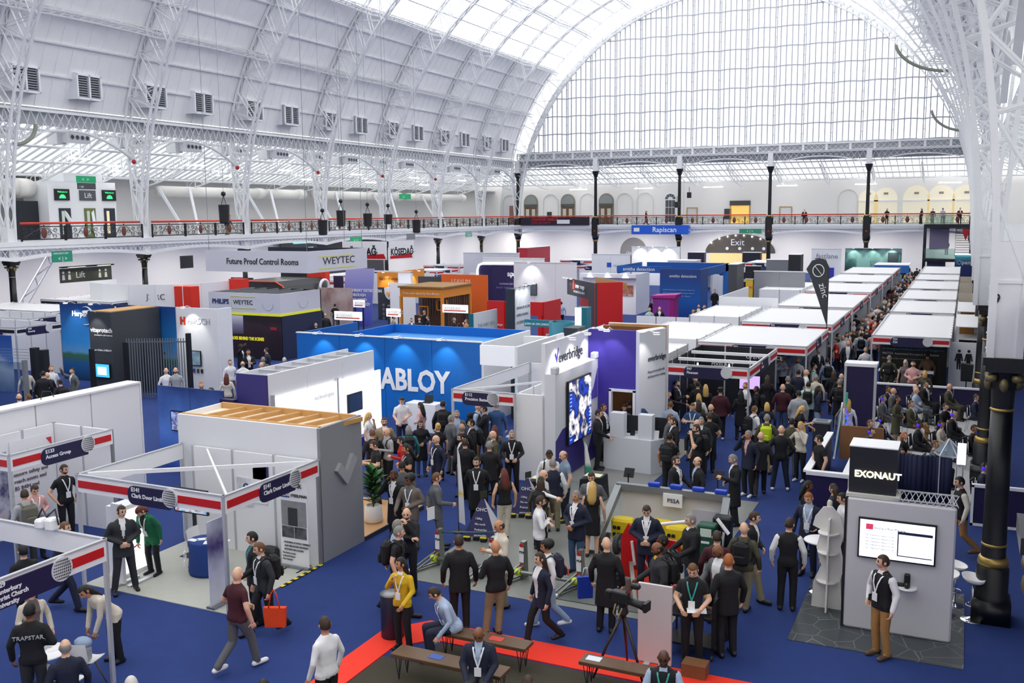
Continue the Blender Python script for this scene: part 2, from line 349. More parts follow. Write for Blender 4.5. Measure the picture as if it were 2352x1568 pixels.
# purlins
def purlin_mesh():
    m = MB(); w, d = .16, .75; dz = lambda y: -d*(.55+.45*(2*y/BAY-1)**2); N = 14
    for s in (-w,w):
        m.bar((s,0,0),(s,BAY,0),.1,.1)
        for i in range(N):
            a, b = BAY*i/N, BAY*(i+1)/N; m.bar((s,a,dz(a)),(s,b,dz(b)),.09,.08); m.bar((s,a,0 if i%2 else dz(a)),(s,b,dz(b) if i%2 else 0),.05,.04)
    for i in range(N): m.bar((-w,BAY*i/N,dz(BAY*i/N)),(w,BAY*(i+1)/N,dz(BAY*(i+1)/N)),.05,.03)
    return m.mesh('lattice_beam', IRON)
PM = purlin_mesh(); SM = MB().box(-.05,.05,0,BAY,-.22,-.05).mesh('slim_beam', IRON)
for k in range(-4,7):
    t = thing('roof_purlins', f'lattice purlins carrying the vault between ribs in bay {chr(97+k+4)}', 'purlin', (0,yk(k),0), group='vault purlins'); t['kind']='structure'
    for a in (28.9,41.2,53.4,65.6,77.8,90,102.2,114.4,126.6,138.8,151.1):
        o = share('purlin', PM, t, (CX-(RS-.15)*math.cos(R(a)),0,CZ+(RS-.15)*math.sin(R(a))), (0,-R(90-a),0))
    for q in range(1,6):
        for a in (A0+DA*q, 180-A0-DA*q):
            if abs(a-28.9) < 1 or abs(a-151.1) < 1: continue
            share('minor_purlin', SM, t, (CX-RS*math.cos(R(a)),0,CZ+RS*math.sin(R(a))), (0,-R(90-a),0))
# vent windows low on the lift side slope
vf, vl = MB(), MB()
vf.box(-1.0,1.0,-.1,.2,-.8,-.68); vf.box(-1.0,1.0,-.1,.2,.68,.8)
for x in (-1.0,-.04,.88): vf.box(x,x+.12,-.1,.2,-.8,.8)
vf.box(-1.0,-.95,0,.9,-.8,.8); vf.box(.95,1.,0,.9,-.8,.8); vf.box(-1,1,0,1.2,.8,.86)
for i in range(9):
    for x in (-.88,.08): vl.box(x,x+.8,0,.05,-.66+i*.15,-.58+i*.15)
vb = MB().box(-.9,.9,.12,.16,-.7,.7); VFM, VLM, VBM = vf.mesh('frame', WHITE), vl.mesh('louvres', mat('8f949a',.5)), vb.mesh('backing', mat('3c4046',.6))
for k in range(-1,7):
    for q, fr in enumerate((.17,.62)):
        t = thing('vent_window', f'louvred vent window low in the vault, {["one","other"][q]} of two in bay {chr(97+k+1)}', 'window', (XL+.15,yk(k)+BAY*fr,15.9), PI/2, 'louvred vent windows'); t['kind']='structure'
        share('frame', VFM, t); share('louvres', VLM, t); share('backing', VBM, t)
# ---- great end window
win = link('window_1', None); win['kind'] = 'structure'; win['label'] = 'great semicircular glazed end window'
YW = YF+.35; cw, rh = .63, 2.15; mu, pan, loc_, nr = MB(), MB(), [], 0
inz = lambda x: CZ+math.sqrt(max(0, (RI+.6)**2-(x-CX)**2))
nx = int((XR-XL)/cw)
for i in range(nx+1):
    x = XL+.3+i*cw; h = inz(x)
    if h > 15.3: mu.box(x-.055,x+.055,YW-.08,YW+.05,15.1,h)
    if i % 5 == 0 and h > 15.3:
        mu.box(x+.16,x+.24,YW-.08,YW+.05,15.1,h)
        for r in range(9):
            z = 16.2+r*rh
            if z < h-.3: mu.box(x,x+.17,YW-.1,YW,z-.03,z+.03)
for r in range(9):
    z = 15.1+r*rh
    for i in range(nx):
        x = XL+.3+i*cw
        if min(inz(x),inz(x+cw)) > z+.1:
            ph = lambda u: .1*abs(math.sin(PI*u/5))
            mu.bar((x,YW-.06,z+ph(i)),(x+cw,YW-.06,z+ph(i+1)),.09,.14)
part('mullions', mu, mat('b4b8c2',.5), win)
PMESH = MB().box(0,1,-.008,.008,0,1).mesh('pane', SKYG); cells = []
for r in range(9):
    for i in range(nx):
        x = XL+.3+i*cw; z = 15.1+r*rh; top = min(z+rh, min(inz(x),inz(x+cw)))
        if top-z > .15: cells.append((x,z,top-z))
cells.sort(key=lambda c: -(c[0]+ (3 if c[1] < 31 else -60)))
rest = MB()
for n, (x,z,h) in enumerate(cells):
    if n < 300: share('pane', PMESH, win, (x,YW,z), (0,0,0), (cw,1,h))
    else: rest.box(x,x+cw,YW-.008,YW+.008,z,z+h)
part('panes', rest, SKYG, win, kind='stuff')
arc = MB(); ring = MB()
for i in range(60):
    a, b = PI*i/60, PI*(i+1)/60; arc.bar((CX-(RI+.5)*math.cos(a),YW,CZ+(RI+.5)*math.sin(a)),(CX-(RI+.5)*math.cos(b),YW,CZ+(RI+.5)*math.sin(b)),.3,.3)
    ring.add([(CX-(RI+.6)*math.cos(a),YW+.15,CZ+(RI+.6)*math.sin(a)),(CX-(RI+.6)*math.cos(b),YW+.15,CZ+(RI+.6)*math.sin(b)),(CX-RO*1.03*math.cos(b),YW+.15,CZ+RO*1.03*math.sin(b)),(CX-RO*1.03*math.cos(a),YW+.15,CZ+RO*1.03*math.sin(a))],[(0,1,2,3)])
part('arch_frame', arc, IRON, win); part('rim_glass', ring, SKYG, win)
# ---- outer walls
WALL = mat('eceae8',.8,noise=.03,scale=.5)
XW, YWF = -62.5, 124.0
struct('wall_left', MB().box(XW-.3,XW,-6,126,0,14), WALL); struct('wall_far', MB().box(-64,12,YWF,YWF+.3,0,11.6), WALL); struct('wall_right', MB().box(11.5,11.8,-6,126,0,14), WALL); struct('wall_near', MB().box(-64,12,-6.3,-6,0,34), WALL)
# ---- lean-to glazed roofs over the galleries
LG = glass_mat((.62,.64,.66),.05,.5)
def leanto(name, label, p0, p1, n, along, up):
    """sloping glazed strip: p0 low edge start, rise vector up, n bays along vector"""
    t = thing(name, label, 'roof', tuple(p0)); t['kind'] = 'structure'
    p0, al, u = Vector(p0), Vector(along), Vector(up); L = al.length; a1 = al.normalized(); ul = u.length; u1 = u.normalized()
    gl, br, pu, tr = MB(), MB(), MB(), MB(); nb_ = int(L/.75)
    for i in range(nb_+1): q = p0+a1*(L*i/nb_); br.bar(q-Vector((0,0,.05)), q+u-Vector((0,0,.05)), .06,.12)
    for f in (.08,.36,.66,.95): pu.tube([p0+u*f-Vector((0,0,.3)), p0+al+u*f-Vector((0,0,.3))], .09, 8)
    half = int(L/(BAY/2)); hz = Vector((u.x,u.y,0))
    for i in range(half+1):
        q = p0+a1*min(L,BAY/2*i); d = .55
        for (s) in range(8):
            A = q+u*(s/8)-Vector((0,0,.2)); B_ = q+u*((s+1)/8)-Vector((0,0,.2)); A2 = A-Vector((0,0,d+.5*math.sin(PI*s/8))); B2 = B_-Vector((0,0,d+.5*math.sin(PI*(s+1)/8)))
            tr.bar(A,B_,.08); tr.bar(A2,B2,.1); tr.bar(A if s%2 else A2, B2 if s%2 else B_, .05); tr.bar(A,A2,.05)
    gl.add([p0,p0+al,p0+al+u,p0+u],[(0,1,2,3)])
    part('glazing', gl, LG, t); part('glazing_bars', br, mat('b9bdc3',.5), t); part('purlin_tubes', pu, IRON, t, True); part('trusses', tr, IRON, t)
    return t
leanto('gallery_roof', 'sloping glazed roof over the lift side gallery', (XW+1.8,-4,10.6), None, 0, (0,YF+4-.5,0), (7.4,0,2.9))
leanto('gallery_roof', 'sloping glazed roof over the end gallery', (XW,YWF-.6,11.5), None, 0, (74,0,0), (0,-9.2,2.0))
leanto('gallery_roof', 'sloping glazed roof over the toilet side gallery', (10.5,14,10.6), None, 0, (0,YF-14,0), (-8.6,0,2.9))
struct('ceiling_strip', MB().box(XW,XW+2.0,-6,YWF,10.55,10.7), mat('9ea1a6',.8))
struct('ceiling_upstand', MB().box(XL-.8,XL-.7,-6,YF,13.3,14.4).box(XR+.7,XR+.8,10,YF,13.3,14.4).box(XL,XR,YF+.5,YF+.6,13.3,15.1), mat('aeb2b8',.8))
# ================================================================= fittings of the hall
def area_light(parent, loc, sx, sy, power, rot=(0,0,0), col=(1,.96,.9)):
    l = bpy.data.lights.new('lamp','AREA'); l.shape = 'RECTANGLE'; l.size = sx; l.size_y = sy; l.energy = power; l.color = col
    o = link('lamp', l, parent); o.location = loc; o.rotation_euler = rot; return o
# strip lights under the galleries
for i in range(9):
    y = 44+i*9.5; t = thing('strip_light', f'white strip light below the lift side gallery, {ordn[i]} along', 'light', (-57,y,5.78), group='strip lights below the galleries')
    part('housing', MB().box(-.18,.18,-1.3,1.3,0,.12), WHITE, t, local=True); part('tube', MB().box(-.12,.12,-1.25,1.25,-.03,0), EMW, t, local=True); area_light(t,(0,0,-.06),.5,2.6,340)
for i in range(6):
    x = -48+i*9.5; t = thing('strip_light', f'white strip light below the end gallery, {ordn[i]} along', 'light', (x,119,5.78), group='strip lights below the galleries')
    part('housing', MB().box(-1.3,1.3,-.18,.18,0,.12), WHITE, t, local=True); part('tube', MB().box(-1.25,1.25,-.12,.12,-.03,0), EMW, t, local=True); area_light(t,(0,0,-.06),2.6,.5,340)
for i in range(6):
    x = -47+i*9; t = thing('strip_light', f'white tube light hanging before the end gallery wall, {ordn[i]} along', 'light', (x,121.5,10.6), group='tube lights over the galleries')
    part('tube', MB().box(-1.2,1.2,-.1,.1,0,.1), EMW, t, local=True); part('hanger', MB().box(-1,-.97,-.01,.01,.1,1.).box(.97,1.,-.01,.01,.1,1.), WHITE, t, local=True)
for i in range(12):
    y = 43+i*5.6; t = thing('strip_light', f'white tube light hanging over the lift side gallery, {ordn[i]} along', 'light', (-57.5+(i%2)*2,y,10.9+.6*(i%2)), group='tube lights over the galleries')
    part('tube', MB().box(-.1,.1,-.9,.9,0,.1), EMW, t, local=True); part('hanger', MB().box(-.01,.01,-.8,-.77,.1,1.).box(-.01,.01,.77,.8,.1,1.), WHITE, t, local=True)
# air ducts
for i,(a,b) in enumerate(((40,48.2),(60.3,73.4),(73.8,79.5),(81.1,97.8),(99.3,113.5))):
    r = .62 if i == 0 else .45
    single('air_duct', MB().tube([(-60,a,9.6),(-60,b,9.6)],r,18).tube([(-60,b-1.2,9.6),(-60,b-.3,9.6)],r*1.12,18), mat('f0eee8',.5), f'round white air duct on the lift side gallery, {ordn[i]} length', 'duct', (-60,a,9.6), 'air ducts', True)
# props
for k in range(0,7):
    for s,q in ((-1.6,'raking back'),(1.9,'raking forward')):
        single('roof_prop', MB().bar((-57.6,yk(k)+s*.4,6.05),(-59.5,yk(k)+s,9.9),.2,.2), WHITE, f'white steel prop {q} behind the rib of lift side bay {chr(97+k)}', 'prop', (-57.6,yk(k)+s*.4,6.05), 'roof props')
# blower boxes with four round outlets
bb = MB(); bh = MB().tube([(.3,0,0),(.37,0,0)],.17,14); bk = MB().tube([(.36,0,0),(.375,0,0)],.13,14)
bb.rbox(-.35,.35,-.85,.85,-.35,.35,.02); bb.box(-1.3,-.35,-1.2,-.5,-.45,1.0)
BBM = bb.mesh('box',mat('dfe1e4',.5)); BHM = bh.mesh('outlet_rim',mat('b9bdc4',.4)); BKM = bk.mesh('outlet',mat('4b4f57',.5))
for k in range(0,7):
    for q,fr in enumerate((.1,.62)):
        t = thing('air_blower', f'white air blower with four round outlets below the vault, {["one","other"][q]} of bay {chr(97+k)}', 'blower', (XL-1.3,yk(k)+BAY*fr,12.75), 0, 'air blowers')
        share('box',BBM,t)
        for i in range(4): share('outlet',BKM,share('outlet_rim',BHM,t,(0,-.6+i*.4,0)))
# curved green hoses/guards
def hose(p, label): single('curved_pipe', MB().tube(p,.12,8), mat('8d9384',.5), label, 'pipe', p[0], smooth=True)
hose([(XL+.5,yk(0)+.4+1.6*math.sin(R(a)),12.6-1.3*math.cos(R(a))+.6) for a in range(0,91,10)], 'curved grey green pipe on the rib beside the lift')
hose([(XR-2.2-4.0*math.sin(R(a)),yk(4)-1,17.9+2.6*(1-math.cos(R(a)))) for a in range(0,85,8)], 'wide curved grey green pipe high on the toilet side ribs')
hose([(XR-1.2-3.0*math.sin(R(a)),yk(6)-1,15.0+2.4*(1-math.cos(R(a)))) for a in range(0,85,8)], 'slim curved pale pipe beside the great window')
for k in range(0,6): single('bolt_cap', MB().ball((XL+.15,yk(k)-.55,11.3),.16,10,8), mat('b3202c',.4), f'small red cap on the rib of lift side bay {chr(97+k)}', 'cap', (XL+.15,yk(k)-.55,11.3), 'red caps', True)
# ---- lift block on the lift side gallery
t = thing('lift_lobby', 'white lift lobby block on the gallery with dark doors and signs', 'lift lobby', (-59,51,6.05))
X1 = -58.5; part('body', MB().box(-61,X1,48.4,54.4,6.05,10.1).box(-61,X1+.02,49.8,53.2,10.1,10.7), PW, t)
part('sign_board', MB().box(X1,X1+.06,51.05,52.5,8.75,9.5), mat('56595e',.5), t); text(t,'Lift',X1+.07,51.45,8.95,.52,PW,'E',name='sign_lettering')
for a in (48.9,53.1):
    s = part('screen', MB().box(X1,X1+.1,a,a+1.25,8.75,9.55), BLK2, t); text(t,'Welcome to',X1+.11,a+.22,9.3,.16,mat('2fd46a',.5,emit=1.5),'E',name='screen_lettering')
    part('screen_emblem', MB().prism([(.38*math.cos(R(q)),.3*math.sin(R(q))) for q in range(0,181,15)],(.02,0,0),o=(X1+.1,a+.62,8.9),u=(0,.7,0),v=(0,0,.9)), mat('2fd46a',.5,emit=1.5), t)
for a,c in ((49.2,'2b3340'),(51.4,'6f7a45'),(53.2,'2b3340')):
    d = part('door', MB().box(X1,X1+.05,a,a+1.0,6.05,8.2), mat(c,.4), t); part('glass_strip', MB().box(X1+.05,X1+.06,a+.2,a+.45,6.3,8.0), mat('a9b7ac' if a<53 else 'e9d9b0',.2,emit=.3), d)
part('dark_opening', MB().box(X1-.9,X1-.8,46.3,48.2,6.05,8.7), mat('1b1f2a',.6), t)
def sign(name, label, pts, c, txt, tm, face='E', sz=.3, dz=.1, du=.1, th=.08):
    (x0,y0,z0),(x1,y1,z1) = pts
    t = thing(name, label, 'sign', (x0,y0,z0))
    if face == 'E': part('board', MB().box(x0-th,x0,y0,y1,z0,z1), c, t)
    else: part('board', MB().box(x0,x1,y0,y0+th,z0,z1), c, t)
    for k,(s,uu,vv,ss) in enumerate(txt if isinstance(txt,list) else [(txt,du,dz,sz)]):
        if face == 'E': text(t,s,x0+.01,y0+uu,z0+vv,ss,tm,'E')
        else: text(t,s,x0+uu,y0-.01,z0+vv,ss,tm,'S')
    return t
GRN = mat('12935f',.5,emit=.25)
sign('exit_sign','green hanging exit sign before the lift lobby',((-55,47.9,9.9),(-55,49.5,10.35)),GRN,'<  > ',PW,sz=.35,du=.4)
sign('exit_sign','dark lower plate of the hanging sign before the lift lobby',((-55,47.95,9.45),(-55,49.45,9.88)),mat('50555a'),'< lift',PW,sz=.2)
sign('exit_sign','green emergency exit sign on the gallery girder nearest the lift',((XL+.5,42.9,4.75),(XL+.5,44.4,5.45)),mat('1c7a62',.5,emit=.2),[('EMERGENCY EXIT',.08,.5,.14),('< | >',.4,.1,.35)],PW)
sign('exit_sign','small green exit sign on the third gallery girder',((XL+.5,75.5,4.95),(XL+.5,77.4,5.5)),GRN,'> | <',PW,sz=.4,du=.5)
sign('exit_sign','grey sign on the fourth gallery girder',((XL+.5,85.6,5.0),(XL+.5,87.2,5.55)),mat('82878c'),'',PW)
sign('exit_sign','pale green exit sign on the fifth gallery girder',((XL+.5,98.5,4.95),(XL+.5,100,5.5)),mat('7fb7a1'),'> | <',PW,sz=.35,du=.4)
sign('exit_sign','green hanging exit sign on the far lift side gallery',((-55,89.5,9.2),(-55,91.8,9.75)),GRN,'| > ',PW,sz=.4,du=.6)
sign('exit_sign','green exit sign on the end gallery girder',((-23.9,YF-.45,5.1),(-21.4,YF-.45,5.6)),mat('2c8f6a'),'< | >',PW,'S',sz=.4,du=.8)
l = sign('lift_sign','long dark lift and toilet sign board below the lift side gallery',((-57,47.7,3.0),(-57,52.2,4.0)),mat('57574f',.5),[('Lift',1.3,.3,.62)],PW)
part('lamp_bar', MB().box(-56.95,-56.7,47.6,52.2,4.05,4.15), BLK2, l)
for u in (.25,.75,3.4,3.95): part('pictogram', MB().tube([(-56.99,47.7+u,3.72),(-56.97,47.7+u,3.72)],.09,10).prism([(-.12,0),(.12,0),(.08,.36),(-.08,.36)],(.02,0,0),o=(-56.99,47.7+u,3.2),u=(0,1,0)), PW, l)
area_light(l,(.3,1.2,1.1),.1,1.5,25,(0,0,0),(1,1,.6)); area_light(l,(.3,3.6,1.1),.1,1.2,25,(0,0,0),(1,1,.6))
sign('toilet_sign','dark toilet sign board with a lamp near the second gallery column',((-57,59.2,3.4),(-57,60.6,4.4)),mat('57574f',.5),'',PW)
single('lattice_strut', (lambda b: [b.bar((-57,43.5+i*.55+dx,.8+i*.7),(-57,44.05+i*.55+dx,1.5+i*.7),.07) for i in range(6) for dx in (0,.7)] and [b.bar((-57,43.5+i*.55+(.7 if i%2 else 0),.8+i*.7),(-57,44.05+i*.55+(0 if i%2 else .7),1.5+i*.7),.05) for i in range(6)] and b)(MB()), WHITE, 'leaning white lattice strut before the wall below the lift gallery', 'strut', (-57,43.5,.8))
t = thing('wall_recess','dark recess in the wall below the far lift side gallery','recess',(-62,88,0)); part('opening', MB().box(-62.4,-62,84,97,0,4.8), mat('3a3b3f',.7), t); part('neon_frame', MB().box(-61.9,-61.8,80,85,3.6,3.72).box(-61.9,-61.8,80,85,4.7,4.82).box(-61.9,-61.8,84.9,85,3.6,4.8), mat('3fd0c8',.4,emit=2), t); part('board', MB().box(-62,-61.9,78,85,2.5,5), mat('33373c'), t)
text(t,"JOE'S COFFEE",-61.85,80.3,3.95,.5,mat('bfeeea',.4,emit=.6),'E')
# ---- far gallery wall
FWY = YWF-.02
def fw(px,py): return ony(px,py,YWF)
def archpoly(w,h): 
    return [(-w/2,0),(w/2,0)]+[(w/2*math.cos(R(a)),h-w/2+w/2*math.sin(R(a))) for a in range(0,181,15)]
for i,px in enumerate((1220,1305,1393)):
    x = fw(px,450)[0]; t = thing('door', f'arched glazed timber double door on the end gallery, {ordn[i]} from the corner', 'door', (x,FWY,6.05), group='end gallery doors'); t['kind']='structure'
    part('surround', MB().prism(archpoly(2.1,4.1),(0,-.12,0),o=(0,0,0)), mat('8b8577',.6), t, local=True); part('fanlight', MB().prism(archpoly(1.8,3.9),(0,-.05,0),o=(0,-.12,0)), mat('9aa0a0',.15,.3), t, local=True)
    part('sign_board', MB().box(-.95,.95,-.25,-.15,2.35,2.75), mat('55534c',.5), t, local=True)
    for s in (-1,1):
        d = part('leaf', MB().box(.03*s,.86*s,-.22,-.14,0,2.33), mat('6b4a2b',.45,noise=.2,scale=4), t, local=True); part('pane', MB().box(.2*s,.7*s,-.24,-.22,.9,2.1), mat('c7c5b8',.2), d, local=True); part('lower_pane', MB().box(.2*s,.7*s,-.24,-.22,.2,.75), mat('7c6a50',.3), d, local=True)
for i,px in enumerate((1172,1265,1350,1435,1482,1948)):
    x = fw(px,450)[0]; m = MB(); pts = [(p[0],p[1]) for p in archpoly(2.2,4.1)]
    for a,b in zip(pts[1:],pts[2:]): m.bar((a[0],-.05,a[1]),(b[0],-.05,b[1]),.1,.1)
    m.bar((-1.1,-.05,0),(-1.1,-.05,3.0),.1,.1)
    single('blind_arch', m, mat('dcdad8',.8), f'plain white blind arch moulding on the end gallery wall, {ordn[i]} along', 'moulding', (0,0,0), 'blind arches'); o = bpy.data.objects[-1] if False else COL.objects[-1]; o.location = (x,FWY,6.05); o['kind']='structure'
x = fw(1540,450)[0]; t = thing('window_2','arched dark window with white glazing bars on the end gallery','window',(x,FWY,6.05)); t['kind']='structure'
m = MB(); cells2 = []
for i in range(3):
    for j in range(3): share('pane', MB().box(-.62+i*.44-.19+.18,-.62+i*.44+.19+.18,-.06,-.03,.3+j*.95,1.18+j*.95).mesh('pane', mat('565a5c',.2)), t)
for a in range(5): 
    b0, b1 = R(a*36+3), R(a*36+33); part('fan_pane', MB().prism([(.35*math.cos(b0),.35*math.sin(b0)),(.72*math.cos(b0),.72*math.sin(b0)),(.72*math.cos(b1),.72*math.sin(b1)),(.35*math.cos(b1),.35*math.sin(b1))],(0,-.03,0),o=(0,-.03,3.2)), mat('565a5c',.2), t, local=True)
part('frame', MB().prism(archpoly(1.6,4.1),(0,-.02,0)), PW, t, local=True)
def lit_door(px, w, h, label, c, e, board=None):
    x = fw(px,480)[0]; t = thing('door', label, 'door', (x,FWY,6.05)); t['kind'] = 'structure'
    part('opening', MB().box(-w/2,w/2,-.04,-.01,0,h), mat(c,.6,emit=e), t, local=True); part('frame', MB().box(-w/2-.12,-w/2,-.1,0,0,h).box(w/2,w/2+.12,-.1,0,0,h).box(-w/2-.12,w/2+.12,-.1,0,h,h+.12), mat('b59a63',.5), t, local=True)
    if board: part('board', MB().box(-w/2-.15,w/2+.15,-.15,-.05,h,h+.6), mat('4c4a45'), t, local=True)
lit_door(1700,2.3,2.3,'open doorway glowing yellow on the end gallery','f0c469',.35,True)
lit_door(1590,1.2,2.0,'narrow pale door on the end gallery behind a column','d9d8d8',0.); lit_door(1805,1.3,2.0,'pale closed door on the end gallery wall','e2e1e1',0.)
for i,(px,w,h) in enumerate(((2035,2.6,4.2),(2105,2.9,4.4),(2162,2.9,4.4),(2220,2.9,4.4),(1995,2.2,4.0))):
    x = fw(px,450)[0]; t = thing('alcove', f'cream lit arched alcove on the end gallery wall, {ordn[i]} of five', 'alcove', (x,FWY,6.05), group='lit alcoves'); t['kind']='structure'
    part('back', MB().prism(archpoly(w,h),(0,-.03,0)), mat('efe7cf',.7,emit=.12), t, local=True); part('lintel', MB().box(-w/2,w/2,-.15,-.03,2.6,2.75), WHITE, t, local=True); part('vent', MB().box(-.25,.25,-.06,-.03,3.4,3.65), mat('8f8c82'), t, local=True)
x = fw(1178,470)[0]; single('door', MB().box(-.5,.5,-.08,0,0,2.6), mat('8a4a2a',.5), 'brown timber door near the corner of the end gallery', 'door', (0,0,0)); o = COL.objects[-1]; o.location = (x,FWY,6.05); o['kind']='structure'
for i,(px,w,h,c) in enumerate(((1262,.7,1.1,'2e3134'),(1672,.9,1.3,'3a3e42'))):
    x = fw(px,480)[0]; single('notice_board', MB().box(-w/2,w/2,-.06,0,.6,.6+h), mat(c), ['small dark notice board between the timber doors','small dark notice board beside the yellow doorway'][i], 'notice board', (0,0,0)); COL.objects[-1].location = (x,FWY,6.05)
# exit arch graphic below the end gallery
t = thing('exit_arch','dark arched exit sign with round icons over the far doors','sign',(-26,FWY,0)); m = [( -4.4,2.45),(4.4,2.45)]+[(4.4*math.cos(R(a)),2.45+2.3*math.sin(R(a))) for a in range(10,171,10)]
part('board', MB().prism(m,(0,-.15,0)), mat('57514a',.6), t, local=True); text(t,'Exit',-1.2,-.18,3.35,1.15,PW,'S',local=True)
for i,u in enumerate((-1.6,0,1.6,3.0)): part('icon', MB().tube([(u,-.2,2.95),(u,-.16,2.95)],.2,12), PW, t, local=True)
part('doorway', MB().box(-3.9,3.6,-.1,-.02,0,2.3), mat('e8c98a',.6,emit=.25), t, local=True)
for i in range(8): part('downlight', MB().ball((-3.6+i*1.03,-.35,2.45+2.25*math.sin(math.acos(max(-1,min(1,(-3.6+i*1.03)/4.4))))-.1),.1,8,6), EMW, t, local=True)
l2 = area_light(t,(0,-1.4,4.6),7,.3,60,(R(-50),0,0))
x = fw(1455,600)[0]; t = thing('door','arched grey entrance with a picture below the end gallery','door',(x,FWY,0)); t['kind']='structure'; part('arch', MB().prism(archpoly(3.6,4.3),(0,-.1,0)), mat('8e8c89'), t, local=True); part('picture', MB().box(-.9,1.2,-.15,-.1,.3,1.9), mat('6b4038',.5,noise=.5,scale=3), t, local=True); text(t,'Olympia',-1.0,-.13,2.1,.5,PW,'S',local=True)
# hanging banners at the far end
b = thing('hanging_banner','blue hanging banner with white lettering before the end gallery','banner',(-33,113,5)); part('box', MB().box(-36.7,-29.7,112.6,113.3,4.97,6.06), mat('1149ae',.5,emit=.25), b); text(b,'Rapiscan',-34.1,112.58,5.25,.85,PW,'S',bold=.012); part('logo', MB().box(-36.4,-35.7,112.57,112.6,5.3,5.75), PW, b)
for s in (-36,-30.4): part('wire', MB().bar((s,112.9,6.06),(s,112.9,13),.02), STEEL, b)
b = thing('hanging_banner','dark banner with red lettering hung on the end gallery railing','banner',(-47,113.4,6)); part('sheet', MB().box(-51.7,-42.4,113.35,113.45,6.06,7.1), mat('241c2e',.6,noise=.4,scale=1.5), b); text(b,'COUNTER TERROR',-50.2,113.33,6.65,.42,mat('d7202f'),'S',bold=.01); text(b,'EXPO SECURITY',-50.2,113.33,6.25,.36,mat('d7202f'),'S'); part('logo', MB().box(-46.7,-45,113.32,113.35,6.25,6.75), PW, b)
for s in (-51.3,-42.8): part('hook', MB().box(s,s+.1,113.3,113.7,7.0,7.1), STEEL, b)
# chain hoists with black bags
for i,(px,top,bot) in enumerate(((516,470,513),(742,505,540),(784,483,520),(845,490,520),(892,492,515),(957,505,535))):
    X = -44.+i*.3; p = onx(px,top,X); q = onx(px,bot,X); h = p[2]-q[2]
    t = thing('chain_hoist', f'black chain hoist bag hanging on a cable, {ordn[i]} along the lift side', 'hoist', q, group='chain hoists')
    part('bag', MB().lathe([(.2,0),(.32,.05),(.34,h*.6),(.36,h)],n=10), BLK2, t, local=True); part('cable', MB().bar((0,0,h),(0,0,28.2-q[2]),.015), STEEL, t, local=True); part('hook', MB().ball((0,0,h+.7),.16,8,6), BLK2, t, local=True); part('straps', MB().bar((-.2,0,h),(0,0,h+.6),.03).bar((.2,0,h),(0,0,h+.6),.03), BLK2, t, local=True)
# stair tower at the far toilet side corner
t = thing('stair_tower','black steel stair landing with glass balustrade and purple panels in the far corner','stairs',(-1.5,112,0))
part('upper_deck', MB().box(-4.05,1.2,111.6,113.9,5.75,6.1), mat('15171d'), t); part('lower_deck', MB().box(-4.0,-.6,110.8,113,2.2,2.5), mat('15171d'), t)
for x in (-4.0,1.1): part('post', MB().box(x-.15,x+.15,111.5,111.8,0,6.1), mat('15172a'), t)
part('panel', MB().box(-3.6,-1.7,113.2,113.3,3.4,5.7), mat('8f86a8',.5,noise=.1,scale=.6), t); part('panel', MB().box(-3.7,-1.9,111.9,112,0.3,2.15), mat('756c8c',.5,noise=.1,scale=.6), t)
part('glass', MB().box(-3.95,-1.0,110.75,110.8,2.5,3.6), glass_mat((.7,.85,.8),.15), t); part('glass', MB().box(-4.0,-1.3,111.55,111.6,6.1,7.1), glass_mat((.7,.85,.8),.15), t)
for i in range(14): part('tread', MB().box(-1.0,.9,110.9+i*.22,111.2+i*.22,2.5+i*.24-.06,2.5+i*.24), mat('8a7a70',.5), t)
for x in (-1.05,.95): part('stringer', MB().bar((x,110.8,2.9),(x,114,6.3),.07,.25), mat('d5d2d0'), t)
single('red_pennant', MB().prism([(-.35,.9),(.35,.9),(.28,.5),(0,-.3),(-.28,.5)],(0,.05,0)), mat('b0121c',.5), 'red pennant hanging under the stair tower landing', 'pennant', (0,0,0)); COL.objects[-1].location = (-.1,111.3,4.7)
# loudspeakers on far columns
for i,(px,py,Y) in enumerate(((1583,448,120),(1555,470,113.2))):
    p = ony(px,py,Y); single('loudspeaker', MB().rbox(-.25,.25,-.2,.2,-.35,.35,.04).bar((0,0,.35),(0,0,1.0),.05), BLK2, ['small black loudspeaker hanging on the end gallery wall','small black loudspeaker clamped to an end column'][i], 'loudspeaker', (0,0,0)); COL.objects[-1].location = p
# ================================================================= exhibition stands
NAVY = mat('211c4d',.5); REDF = mat('c8141d',.5); CARP = mat('b4b6ae',.9,noise=.06,scale=6,bump=.1); PURP = mat('3b2f8c',.5); GLOBE = mat('d9dade',.5)
def stand(label, x, y, name='exhibition_stand', cat='stand', group=None): return thing(name, label, cat, (x,y,0), group=group)
def wl(p, x0, x1, y0, y1, z0, z1, m, name='wall_panel', label=None): return part(name, MB().box(x0,x1,y0,y1,z0,z1), m, p, label=label)
POSTM = MB().box(-.028,.028,-.035,.035,0,1).mesh('post', ALU)
def post_at(p, x, y, h, name='post'):
    o = rootloc(p); return share(name, POSTM, p, (x-o[0],y-o[1],0), scale=(1,1,h))
def pwall(p, side, a, b, c, h, m=PW, z0=0., mod=1.0, th=.05, post=True):
    """row of wall panels: side S/N runs along X at y=c, E/W along Y at x=c"""
    n = max(1, round(abs(b-a)/mod)); po = MB()
    for i in range(n):
        u0, u1 = a+(b-a)*i/n+.02, a+(b-a)*(i+1)/n-.02
        if side in 'SN': wl(p,u0,u1,c-th/2,c+th/2,z0,h,m)
        else: wl(p,c-th/2,c+th/2,u0,u1,z0,h,m)
    if post:
        for i in range(n+1):
            u = a+(b-a)*i/n; post_at(p, u if side in 'SN' else c, c if side in 'SN' else u, h+.02)
